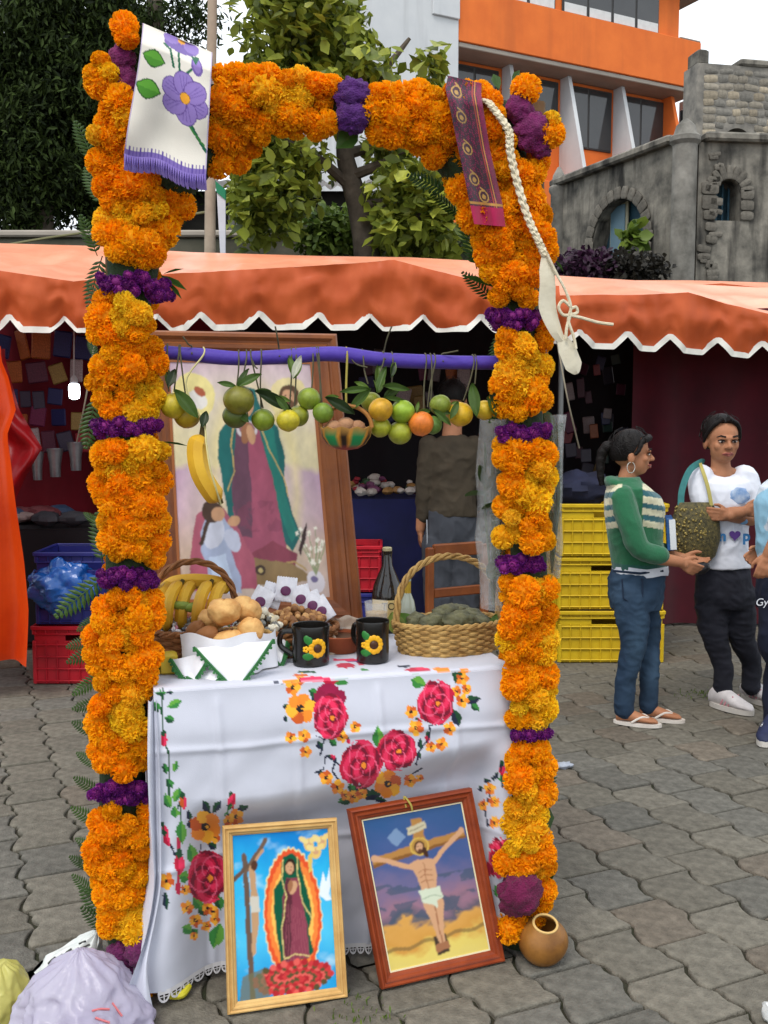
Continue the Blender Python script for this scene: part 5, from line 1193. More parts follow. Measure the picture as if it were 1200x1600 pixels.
# wooden chair behind the altar
wd = M('varnished_wood', S(134, 74, 34), S(98, 50, 22), ns=5, rough=.4, bump=.1, bs=30)
ch = thing('wooden_chair', G(745, 1080), 'brown wooden chair behind the altar table', 'chair'); c_ = V((P(745, 900, 5.0).x, 5.0, 0)); m = RZ(.5)
ORG[ch.name] = c_.copy(); ch.location = c_
def cb(name, ctr, s_):
    mb = MB(); mb.box(c_ + m @ V(ctr), s_, m, .006); mb.build(name, wd, ch, smooth=False)
cb('seat', (0, 0, .44), (.4, .4, .03)); 
for sx in (-1, 1): cb('leg', (sx * .17, -.17, .212), (.04, .04, .424)); cb('back_post', (sx * .17, .18, .43), (.04, .035, .86))
cb('top_rail', (0, .18, .84), (.30, .03, .07)); cb('slat', (0, .18, .62), (.30, .02, .05))
# ================================================================== ALTAR TABLE
ZT = .82
TL_, TR_ = G(240, 1080, ZT), G(800, 1042, ZT)
TE = (TR_ - TL_).normalized(); TB = V((-TE.y, TE.x, 0)); TW_ = (TR_ - TL_).length; TD = .66
def T(s, b_, z=ZT): return V((TL_.x, TL_.y, z)) + TE * s + TB * b_
def onT(px, py): return G(px, py, ZT)
wood_t = M('table_wood', S(120, 86, 56), S(92, 62, 40), ns=6, rough=.7)
tb = thing('altar_table', T(TW_ / 2, TD / 2, 0), 'wooden table hidden under the embroidered white cloth', 'table')
rotT = Matrix((TE, TB, V((0, 0, 1)))).transposed()
mb = MB(); mb.box(T(TW_ / 2, TD / 2, ZT - .022), (TW_ - .03, TD - .02, .03), rotT, .004); mb.build('tabletop', wood_t, tb, smooth=False)
for s in (.05, TW_ - .05):
    for b_ in (.14, TD - .05): mb = MB(); mb.box(T(s, b_, (ZT - .04) / 2), (.045, .045, ZT - .04), rotT, .004); mb.build('leg', wood_t, tb, smooth=False)
# ---- cloth: top and front as one sheet, sides as further sheets of the same mesh
DROP = .775
def frontpt(s, d):
    """s along the edge 0..TW_, d distance down from the edge"""
    u = s / TW_; z = ZT - d
    fold = .010 * math.sin(s * 26 + 2 * math.sin(s * 7)) * sstep(.1, .7, d) + .012 * nz3((s * 5, d * 3, 1)) * sstep(.02, .3, d)
    for c_ in (.16, .37, .60, .82): fold += .006 * math.exp(-((u - c_ - .01 * math.sin(d * 6)) / .012) ** 2) * sstep(.01, .05, d)      # ironed-in folds
    for c_ in (.15, .46): fold += .005 * math.exp(-((d - c_ - .006 * math.sin(u * 8)) / .010) ** 2)
    fold += .005 * nz3((s * 13 + d * 9, d * 11 - s * 6, 4)) * sstep(.03, .2, d)
    lineb = lerp(.27, .215, u) + .03 * math.sin(u * 5)
    lean = -.09 * sstep(lineb, lineb + .14, d) * (sstep(.03, .16, u) * (1 - sstep(.9, 1.0, u)))
    out = .022 * sstep(0, .12, d) + .02 * d
    side = (.035 * d if u > .5 else -.0) * (u - .5) * -2.0
    left = .0 if u > .12 else -.05 * (1 - u / .12) * sstep(.45, DROP, d)
    return V((TL_.x, TL_.y, z)) + TE * (s + side * .9 + left) - TB * (out + fold + lean - .0)
NS, NF, NB_ = 290, 245, 70
def sheetpt(i, j):
    s = TW_ * i / NS
    if j <= NB_:
        b_ = TD * (1 - j / NB_); p = T(s, max(b_, 0), ZT + .003 + .0022 * nz3((s * 9, b_ * 9, 2)))
        r = .022
        if b_ < r: p.z -= r * (1 - math.sqrt(max(0, 1 - ((r - b_) / r) ** 2))) * .6
        return p
    d = (j - NB_) / NF * DROP; p = frontpt(s, d); p.z -= .012 * (1 - sstep(0, .05, d)) * 0; return p
verts = [sheetpt(i, j) for j in range(NB_ + NF + 1) for i in range(NS + 1)]
w1 = NS + 1; faces = [(j * w1 + i, j * w1 + i + 1, (j + 1) * w1 + i + 1, (j + 1) * w1 + i) for j in range(NB_ + NF) for i in range(NS)]
va = np.array([v[:] for v in verts]); px, py = projn(va)
# design laid out in the flat of the cloth: read off where each stitch lies in the photograph, then fixed to the cloth
Q = 1.7
A = Art(np.round(px / Q) * Q, np.round(py / Q) * Q, S(198, 200, 212))
CR, CR2, CR3, PK = S(186, 18, 58), S(226, 44, 88), S(118, 8, 42), S(236, 96, 130)
O1, O2, O3 = S(238, 138, 40), S(250, 178, 50), S(206, 90, 30)
G1, G2, NVY, BLK = S(52, 128, 56), S(22, 72, 42), S(24, 34, 58), S(30, 26, 28)
def z3(x, y): return 220 + x / 2, 1030 + y / 2
def z4(x, y): return 230 + x / 3.636, 1220 + y / 3.636
def rose(cx, cy, rx, ry, rot=0):
    A.ell(cx, cy, rx, ry, CR, rot)
    for k in range(5): a = k * 1.257 + rot; A.ell(cx + rx * .72 * math.cos(a), cy + ry * .72 * math.sin(a), rx * .42, ry * .36, CR, a)
    dx, dy = (A.x - cx) / rx, (A.y - cy) / ry; r = np.hypot(dx, dy); th = np.arctan2(dy, dx); m = r < 1.05
    sp = np.sin(3 * th + 9 * r + rot * 3)
    A.put(m & (sp > .35) & (r > .15), CR2); A.put(m & (sp < -.62) & (r > .2), CR3); A.put(m & (np.sin(5 * th - 13 * r) > .86), PK, .8)
    A.ell(cx + rx * .12, cy + ry * .05, rx * .22, ry * .22, CR3); A.ell(cx + rx * .12, cy + ry * .05, rx * .13, ry * .13, O1)
def oflower(cx, cy, r, big=False):
    n = 6 if big else 5; A.ell(cx, cy, r * .6, r * .6, O1)
    for k in range(n): a = k * 2 * math.pi / n + cx; A.ell(cx + r * .62 * math.cos(a), cy + r * .66 * math.sin(a), r * .42, r * .46, (O1, O2, O1, O3, O2, O1)[k], a)
    A.ell(cx, cy, r * .26, r * .26, BLK); A.ell(cx + r * .1, cy, r * .1, r * .1, O2)
def lf(cx, cy, L, W, rot, c=0): A.leaf(cx, cy, L, W, rot, (G2, NVY, G1)[c], (G1, G2, S(96, 160, 60))[c])
def bud(cx, cy, L, rot, c=None): A.leaf(cx, cy, L, L * .45, rot, c or CR, CR2); A.leaf(cx - math.cos(rot) * L * .4, cy - math.sin(rot) * L * .4, L * .5, L * .3, rot, G2)
vine = [z3(70, 90), z3(65, 160), z3(70, 230), z3(88, 300), z3(90, 360), z3(88, 430), z3(105, 490), z4(190, 120), z4(190, 250), z4(185, 330)]
A.stroke(vine, 2.6, G2); A.stroke([z4(180, 330), z4(175, 640)], 6, S(190, 30, 70)); A.stroke([z4(100, 300), z4(160, 420)], 3, NVY)
for x, y, L, W, r, c in [(48, 150, 22, 14, 1.0, 0), (105, 140, 30, 15, -.5, 2), (90, 188, 20, 14, .4, 0), (60, 105, 24, 10, .1, 0), (90, 102, 16, 8, .3, 1), (76, 340, 22, 10, 1.3, 0), (108, 335, 24, 10, -1.3, 2), (90, 388, 20, 13, 1, 0), (82, 448, 22, 12, 1, 0), (114, 425, 26, 13, -1.2, 0), (108, 478, 22, 12, 1.4, 2), (130, 525, 20, 10, 1.3, 2), (545, 128, 20, 10, .8, 1), (455, 150, 14, 8, .3, 1), (452, 186, 14, 8, 1.4, 1), (540, 105, 24, 14, .6, 0), (560, 270, 18, 12, 1.1, 1), (600, 260, 20, 12, .6, 0), (742, 245, 44, 18, 1.5, 2), (866, 72, 30, 20, .4, 2), (985, 182, 34, 18, 1.2, 1), (1035, 128, 34, 16, -.2, 1), (990, 60, 28, 14, .8, 0), (1045, 150, 20, 12, .6, 0), (690, 410, 34, 18, .5, 1), (640, 440, 30, 16, -.3, 0), (720, 425, 40, 18, -.1, 1), (750, 440, 24, 10, .2, 1), (660, 405, 24, 12, 1, 0), (868, 300, 16, 10, .8, 1), (872, 265, 20, 10, 1.6, 1), (560, 355, 12, 8, .5, 1), (1080, 380, 12, 8, .6, 1), (1110, 365, 18, 8, -1.1, 1), (1060, 405, 12, 8, 0, 1), (1130, 375, 24, 10, 1.4, 2)]:
    cx, cy = z3(x, y); lf(cx, cy, L * .85, W * .95, r, c)
for x, y, L, W, r, c in [(255, 420, 100, 46, 1.4, 2), (395, 880, 120, 60, 1.9, 2), (230, 845, 60, 40, .4, 2), (338, 150, 70, 30, 1.1, 1), (398, 145, 70, 30, -1.0, 1), (545, 155, 60, 22, -.2, 1), (535, 150, 40, 20, .9, 1), (465, 205, 40, 24, 1.2, 1), (290, 700, 80, 40, .9, 2), (320, 740, 60, 40, .2, 0), (410, 690, 70, 40, 1.4, 0), (195, 290, 110, 42, 1.5, 2), (170, 80, 70, 34, -1.2, 2), (118, 110, 70, 34, 1.2, 2), (160, 180, 50, 36, 1.5, 2), (240, 200, 60, 24, 1.3, 1), (212, 545, 50, 50, .2, 2), (105, 680, 90, 26, 1.5, 1), (270, 860, 40, 26, 1.2, 0), (370, 370, 50, 30, .5, 1), (240, 250, 40, 24, 1.5, 1)]:
    cx, cy = z4(x, y); lf(cx, cy, L / 2.9, W / 2.5, r, c)
for x, y, L, r in [(72, 250, 44, 1.5), (285, 445, 40, 1.4), (1130, 345, 44, 1.5), (600, 306, 26, .4), (870, 190, 20, .5), (897, 245, 30, 1.5), (648, 255, 20, 1.4), (75, 535, 40, 1.2)]: bud(*z3(x, y), L * .6, r)
for x, y, L, r in [(110, 330, 90, 1.2), (183, 470, 130, 1.55), (480, 112, 90, -1.2), (205, 120, 90, 1.5)]: bud(*z4(x, y), L / 3.4, r, O3 if y == 120 else None)
A.stroke([z4(440, 200), z4(480, 140)], 2.4, G1); A.stroke([z4(310, 340), z4(300, 410)], 2.4, NVY)
st = [[(560, 300), (575, 250), (548, 240)], [(620, 330), (580, 300), (570, 345), (545, 355)], [(860, 330), (868, 290), (900, 250), (905, 215)], [(830, 370), (870, 345), (880, 340)], [(900, 210), (930, 200), (960, 210)], [(1085, 520), (1075, 470), (1090, 420), (1085, 385), (1112, 360)], [(1125, 330), (1132, 400)], [(630, 400), (600, 350), (610, 310)]]
for s_ in st: A.stroke([z3(*p) for p in s_], 2.6, NVY)
for x, y, r in [(468, 245, 9), (510, 240, 10), (670, 212, 9), (628, 242, 9), (580, 370, 11), (615, 400, 11), (845, 165, 10), (965, 217, 10), (1005, 130, 10), (985, 100, 8), (1018, 95, 8), (1005, 60, 10), (940, 265, 10), (907, 275, 8), (842, 380, 10), (872, 372, 6), (515, 290, 9), (1090, 405, 9), (1105, 445, 9), (1070, 455, 8), (1105, 510, 9), (665, 430, 10), (690, 420, 9), (640, 425, 8), (475, 88, 12), (498, 62, 9), (860, 215, 12)]: oflower(*z3(x, y), r)
for x, y, r in [(110, 570, 12), (275, 795, 10), (338, 825, 8), (265, 882, 7), (385, 785, 9), (215, 620, 8), (505, 205, 12), (385, 320, 9), (228, 720, 10), (345, 725, 10), (375, 740, 8), (460, 230, 8), (395, 505, 6)]: oflower(*z4(x, y), r)
oflower(*z3(500, 155), 23, True); oflower(*z4(330, 262), 24, True); oflower(*z3(772, 390), 21, True)
A.ell(*z3(585, 100), 18, 12, S(150, 18, 66)); A.ell(*z3(620, 120), 11, 12, S(140, 16, 60)); A.ell(*z3(560, 120), 10, 12, S(140, 16, 60))
rose(*z3(592, 180), 25, 34); rose(*z3(922, 135), 26, 34, .6); rose(*z3(690, 328), 28, 37, 1.1); rose(*z3(800, 285), 27, 31, 2.0); rose(*z4(345, 545), 29, 40, .3); rose(778, 1340, 13, 32, .5)
lf(776, 1392, 20, 12, 1.4, 2)
for (x, y, rx, ry, c) in [(640, 20, 30, 7, CR), (690, 12, 14, 6, CR), (700, 32, 12, 4, G1), (545, 62, 52, 7, CR2), (600, 72, 30, 6, CR), (628, 74, 22, 6, G1), (470, 70, 30, 6, O1), (500, 50, 24, 4, O3), (440, 72, 26, 3, NVY), (520, 40, 30, 4, G2), (865, 33, 42, 6, CR), (880, 30, 22, 4, CR2), (940, 32, 28, 6, O1), (1010, 36, 20, 6, O1), (990, 45, 16, 5, G2), (820, 22, 20, 3, NVY), (670, 6, 26, 4, S(120, 60, 130)), (640, 2, 40, 4, CR2)]: A.ell(*z3(x, y), rx * .5, ry * .55, c)
cols = A.c
vis = np.ones(len(va), bool)
linen = M('white_linen', vcol=True, rough=.88, var=.07, ns=4, bump=.12, bs=600, sheen=.15)
tc_ = thing('tablecloth', T(TW_ / 2, TD / 2, 0), 'long white tablecloth cross stitched with red roses and orange flowers', 'tablecloth')
raw_mesh('cloth', va, np.array(faces), linen, tc_, cols=cols, smooth=True)
mb = MB(); wht = S(198, 200, 212)
for side in (0, 1):
    mb = MB(); s0 = 0 if side == 0 else TW_; sg = -1 if side == 0 else 1
    def sp(u, v):
        d = v * DROP; f = frontpt(s0, d); b_ = u * TD; ou = sg * (.02 * sstep(0, .2, d) + .014 * math.sin(b_ * 22 + 1) * sstep(.1, .7, d)) * sstep(0, .15, u)
        o = f - (V((TL_.x, TL_.y, ZT - d)) + TE * s0); k = 1 - sstep(0, .5, u)
        return V((TL_.x, TL_.y, ZT - d)) + TE * (s0 + ou) + TB * b_ + o * k + (V((0, 0, .003)) if v == 0 else V((0, 0, 0)))
    mb.grid(sp, 40, 60, col=wht); mb.build('side_drop', linen, tc_, ang=None)
# folded hem hanging at the left corner, reaching the ground in front of the column
mb = MB()
def tail(u, v):
    d = lerp(.02, .80, v); f = frontpt(0, min(d, DROP)); o = TE * (lerp(-.014 - .006 * math.sin(v * 7), .006 + .004 * math.sin(v * 5) + .03 * sstep(.8, 1, v), u) - .03 * sstep(.75, 1, v) * (1 - u)) - TB * (.006 + .016 * math.sin(u * math.pi * 2 + v * 3) + .05 * sstep(.6, 1, v)); p = f + o; p.z = max(.004, ZT - d * (1.0 + .02 * u)); return p
mb.grid(tail, 10, 50, col=wht); mb.build('corner_fold', linen, tc_, ang=None)
# lace trim along the lower edge
lace_m = M('lace', S(222, 220, 222), rough=.9)
def lace(sa, sb):
    mb = MB(); n = int((sb - sa) / .022)
    for i in range(n):
        s0, s1 = lerp(sa, sb, i / n), lerp(sa, sb, (i + 1) / n)
        def lp_(u, d): return frontpt(lerp(s0, s1, u), DROP) + V((0, 0, -d)) - TB * .002
        q = [lp_(0, -.004), lp_(1, -.004), lp_(1, .008), lp_(0, .008)]; mb.add(q, [(0, 1, 2, 3)])
        # open loop of thread hanging below
        N = 8
        for k in range(N):
            a0, a1 = math.pi * k / N, math.pi * (k + 1) / N
            def rr(a, r): return lp_(.5 - .5 * r * math.cos(a), .007 + .022 * r * math.sin(a))
            mb.add([rr(a0, 1), rr(a1, 1), rr(a1, .72), rr(a0, .72)], [(0, 1, 2, 3)])
        mb.add([lp_(.44, .006), lp_(.56, .006), lp_(.54, .026), lp_(.46, .026)], [(0, 1, 2, 3)])
        mb.add([lp_(.1, .012), lp_(.9, .012), lp_(.9, .0145), lp_(.1, .0145)], [(0, 1, 2, 3)])
    mb.build('lace_trim', lace_m, tc_, smooth=False, kind='stuff')
lace(.03, TW_ - .03)

# ================================================================== PICTURES
def picture(name, label, BL, BR, TR2, TL2, fw, art, frame_mat, bg, nu, nv, depth=.02, print_mat=None, mount=None, inner=None):
    BL, BR, TR2, TL2 = map(V, (BL, BR, TR2, TL2)); W_ = ((BR - BL).length + (TR2 - TL2).length) / 2; H_ = ((TL2 - BL).length + (TR2 - BR).length) / 2
    n = ((BR - BL).cross(TL2 - BL)).normalized()
    if n.y > 0: n = -n
    t = thing(name, (BL + BR) / 2, label, 'picture')
    def q(x, y, h=0): u, v = x / W_, y / H_; return BL.lerp(BR, u).lerp(TL2.lerp(TR2, u), v) + n * h
    prof = [(0, 0), (0, .7), (.08, .95), (.2, 1), (.32, .75), (.4, .72), (.46, .88), (.6, .85), (.72, .6), (.86, .55), (.93, .42), (1, .35), (1, 0)]
    for k in range(4):
        def cor(i, w_, h):
            x = (w_, W_ - w_, W_ - w_, w_)[i % 4]; y = (w_, w_, H_ - w_, H_ - w_)[i % 4]; return q(x, y, h)
        r0 = [cor(k, a * fw, b_ * depth) for a, b_ in prof]; r1 = [cor(k + 1, a * fw, b_ * depth) for a, b_ in prof]
        rr = [[a.lerp(b_, i / 6) for a, b_ in zip(r0, r1)] for i in range(7)]
        mb = MB(); mb.loft(rr); mb.build('frame_rail', frame_mat, t, ang=30)
    if inner:
        for k in range(4):
            r = []
            for i in (k, k + 1):
                f1, f2 = fw, fw + inner[0]
                r.append([q((w_, W_ - w_, W_ - w_, w_)[i % 4], (w_, w_, H_ - w_, H_ - w_)[i % 4], h) for w_, h in ((f1, .3 * depth), (f2, .3 * depth), (f2, .1 * depth), (f1, .1 * depth))])
            mb = MB(); mb.loft(r); mb.build('fillet', inner[1], t, smooth=False)
    f2 = fw * .97; uv = np.array([(i / nu, j / nv) for j in range(nv + 1) for i in range(nu + 1)])
    vs = np.array([q(lerp(f2, W_ - f2, u), lerp(f2, H_ - f2, v), depth * .22)[:] for u, v in uv]); w_ = nu + 1
    fs = np.array([(j * w_ + i, j * w_ + i + 1, (j + 1) * w_ + i + 1, (j + 1) * w_ + i) for j in range(nv) for i in range(nu)])
    cs = art(uv[:, 0], 1 - uv[:, 1]); g_ = np.pad(cs.reshape(nv + 1, nu + 1, 3), ((1, 1), (1, 1), (0, 0)), 'edge'); cs = sum(g_[a_:a_ + nv + 1, b_:b_ + nu + 1] * (4 if a_ == 1 and b_ == 1 else 1) for a_ in range(3) for b_ in range(3)).reshape(-1, 3) / 12
    raw_mesh('print', vs, fs, print_mat, t, cols=cs, smooth=True)
    mb = MB(); mb.loft([[q(.004, .004, .001), q(W_ - .004, .004, .001), q(W_ - .004, H_ - .004, .001), q(.004, H_ - .004, .001)], [q(.004, .004, .003), q(W_ - .004, .004, .003), q(W_ - .004, H_ - .004, .003), q(.004, H_ - .004, .003)]]); mb.build('backing', M('hardboard', S(110, 80, 54), rough=.9), t, smooth=False)
    return t, q, W_, H_
gloss = M('glossy_print', vcol=True, rough=.16, var=.05, ns=5, spec=.5)
matte = M('painted_canvas', vcol=True, rough=.4, var=.06, ns=7, spec=.4)
def fbm(x, y, s, seed=0):
    r = np.zeros_like(x)
    for k, (a, f) in enumerate(((1, 1), (.5, 2.1), (.25, 4.3), (.12, 9))):
        r += a * np.sin(x * s * f * 1.7 + 1.3 * np.sin(y * s * f * 1.1 + seed + k) + seed * 2.1) * np.sin(y * s * f * 1.9 + 1.1 * np.sin(x * s * f * .9 + k * 2 + seed))
    return r
def grad(x, stops):
    xs = [s_[0] for s_ in stops]; return np.stack([np.interp(x, xs, [s_[1][k] for s_ in stops]) for k in range(3)], 1)
SK, SKD = S(206, 158, 120), S(160, 108, 76)
# --- robed woman in an oval glow (a plain generic devotional print)
def art_small(u, v):
    x, y = u * 170 + .9 * fbm(u, v, 14, 3), v * 270 + .9 * fbm(u, v, 13, 8); A = Art(x, y, S(30, 160, 220))
    A.c = grad(v + .06 * fbm(u, v, 4), [(0, S(20, 130, 205)), (.3, S(46, 178, 230)), (.6, S(80, 195, 235)), (1, S(30, 150, 215))])
    A.put(np.clip(fbm(u * .8, v * 1.5, 5, 2) - .5, 0, 1), S(190, 225, 240), .7)
    A.stroke([(20, 35), (26, 270)], 9, S(104, 84, 72)); A.stroke([(22, 60), (58, 12)], 8, S(110, 88, 72)); A.stroke([(2, 72), (24, 52)], 7, S(100, 80, 68))
    A.poly([(28, 52), (38, 50), (38, 80), (42, 110), (40, 150), (34, 195), (28, 200)], S(190, 150, 112)); A.stroke([(30, 58), (52, 28)], 5, S(190, 148, 112)); A.ell(37, 52, 6, 8, S(84, 54, 40)); A.poly([(27, 104), (42, 102), (44, 130), (28, 128)], S(206, 200, 186))
    for r, c in ((1.0, S(232, 222, 160)), (.97, S(226, 84, 44)), (.86, S(240, 132, 60)), (.72, S(248, 190, 90)), (.58, S(250, 226, 140))):
        th = np.arctan2((y - 140) / 112, (x - 100) / 51); rad = np.hypot((x - 100) / 51, (y - 140) / 112); A.put(rad < r * (1 + .018 * np.sin(th * 34)), c)
    A.poly([(88, 42), (104, 38), (116, 50), (122, 84), (132, 120), (132, 150), (126, 170), (134, 205), (122, 215), (76, 218), (70, 160), (68, 120), (70, 95), (82, 80), (84, 60)], S(16, 88, 62))
    A.poly([(92, 78), (112, 78), (116, 110), (124, 160), (126, 214), (80, 216), (80, 160), (84, 110)], S(136, 62, 80)); A.poly([(92, 78), (100, 80), (98, 140), (92, 214), (82, 214), (82, 150)], S(92, 44, 56))
    for k in range(9): A.stroke([(90 + k * 3.6, 120 + k * 2), (84 + k * 5, 214)], 1.1, S(168, 92, 104), .6)
    A.ell(99, 60, 9.5, 13, S(50, 32, 26)); A.ell(98, 62, 7, 10, SK); A.ell(95.5, 60, 1.2, .9, S(50, 30, 24)); A.ell(100.5, 60.5, 1.2, .9, S(50, 30, 24)); A.stroke([(97.5, 66), (100.5, 66)], 1.2, S(170, 80, 70)); A.ell(102, 95, 7, 12, SK, .3); A.ell(98, 92, 4, 11, SKD, .2)
    A.stroke([(88, 46), (84, 80), (90, 110), (80, 160), (82, 212)], 1.8, S(224, 206, 130)); A.stroke([(112, 46), (112, 80), (118, 120), (132, 150)], 1.8, S(224, 206, 130)); A.stroke([(82, 212), (100, 205), (126, 212)], 2, S(224, 206, 130))
    for k in range(150):
        a, r = k * 2.4, math.sqrt((k + .5) / 150); cx, cy = 96 + 66 * r * math.cos(a), 244 + 26 * r * math.sin(a); A.ell(cx, cy, 6, 5, (S(206, 60, 62), S(176, 40, 48), S(226, 96, 88), S(90, 80, 50))[k % 4], a)
    A.poly([(10, 232), (44, 222), (56, 270), (4, 270)], S(110, 110, 84), .8)
    A.poly([(150, 100), (156, 72), (162, 92), (168, 66), (170, 96), (166, 112), (172, 122), (160, 122), (148, 112)], S(228, 238, 244)); 
    for cx, cy in ((134, 26), (158, 24), (146, 40)): A.ell(cx, cy, 9, 11, S(226, 190, 110)); A.ell(cx, cy - 2, 5, 6, SK); A.ell(cx - 9, cy - 8, 9, 5, S(232, 210, 140), .6); A.ell(cx + 8, cy - 9, 8, 5, S(232, 204, 130), -.6)
    A.poly([(132, 46), (140, 36), (138, 70), (132, 74)], S(222, 188, 96)); return A.c
def art_big(u, v):   # man on a wooden cross under an evening sky (generic)
    x, y = u * 160 + .8 * fbm(u, v, 14, 3), v * 240 + .8 * fbm(u, v, 13, 8); A = Art(x, y, S(60, 90, 140))
    A.c = grad(v + .05 * fbm(u * 1.2, v * 2, 4, 1), [(0, S(44, 84, 134)), (.3, S(70, 90, 140)), (.48, S(112, 104, 140)), (.62, S(150, 112, 130)), (.7, S(96, 90, 104)), (.74, S(212, 158, 80)), (.84, S(206, 150, 70)), (.9, S(222, 200, 104)), (1, S(220, 200, 110))])
    A.put(((v > .44) & (v < .52) & (fbm(u, v * 3, 5, 3) > -.1)) | ((v > .58) & (v < .72) & (fbm(u * 1.3, v * 2, 6, 5) > .25)), S(66, 84, 104), .7)
    A.put((np.abs(v - .86 + .05 * (u - .3) + .01 * np.sin(u * 20)) < .012), S(120, 100, 60), .7); A.poly([(34, 36), (50, 22), (62, 40), (46, 52)], S(150, 178, 206), .5)
    W1, W2 = S(176, 126, 66), S(132, 88, 44)
    A.poly([(74, 14), (92, 14), (90, 60), (74, 60)], W1); A.poly([(6, 62), (154, 44), (155, 58), (6, 78)], W1); A.poly([(6, 72), (155, 54), (155, 58), (6, 78)], W2); A.poly([(76, 200), (96, 198), (96, 228), (76, 230)], S(70, 56, 44)); A.poly([(66, 26), (96, 20), (97, 32), (66, 38)], S(196, 186, 154)); A.stroke([(70, 32), (93, 27)], 1.4, S(120, 110, 90))
    A.ell(80, 58, 15, 15, S(206, 170, 80)); A.ell(80, 58, 12.5, 12.5, S(176, 134, 66))
    A.stroke([(12, 64), (34, 74), (58, 86), (66, 88)], 8, SK); A.stroke([(98, 86), (118, 68), (148, 48)], 8, SK); A.ell(10, 63, 5, 5, SK); A.ell(150, 46, 5, 5, SK)
    A.poly([(62, 82), (74, 78), (90, 78), (100, 82), (98, 106), (94, 130), (72, 132), (68, 106)], SK); A.stroke([(82, 84), (82, 128)], 1.4, SKD)
    for yy in (98, 106, 114): A.stroke([(72, yy), (80, yy - 3), (92, yy)], 1.2, SKD)
    A.poly([(70, 128), (98, 128), (102, 150), (96, 178), (92, 216), (84, 218), (78, 180), (70, 150)], SK); A.stroke([(86, 150), (88, 214)], 2, SKD); A.poly([(76, 214), (98, 210), (98, 222), (76, 226)], SKD)
    A.poly([(66, 126), (100, 124), (103, 142), (92, 146), (90, 158), (84, 150), (70, 146)], S(206, 214, 190)); A.stroke([(70, 140), (88, 136), (100, 140)], 1.3, S(150, 166, 140))
    A.ell(80, 60, 8.5, 11, S(70, 42, 28)); A.ell(88, 68, 4, 9, S(70, 42, 28), -.3); A.ell(80, 60, 5.5, 8, SK, .2); A.ell(80, 67, 4, 4, S(92, 58, 40)); A.ell(78, 58, 1, .8, BLK); A.ell(82.5, 58, 1, .8, BLK); return A.c
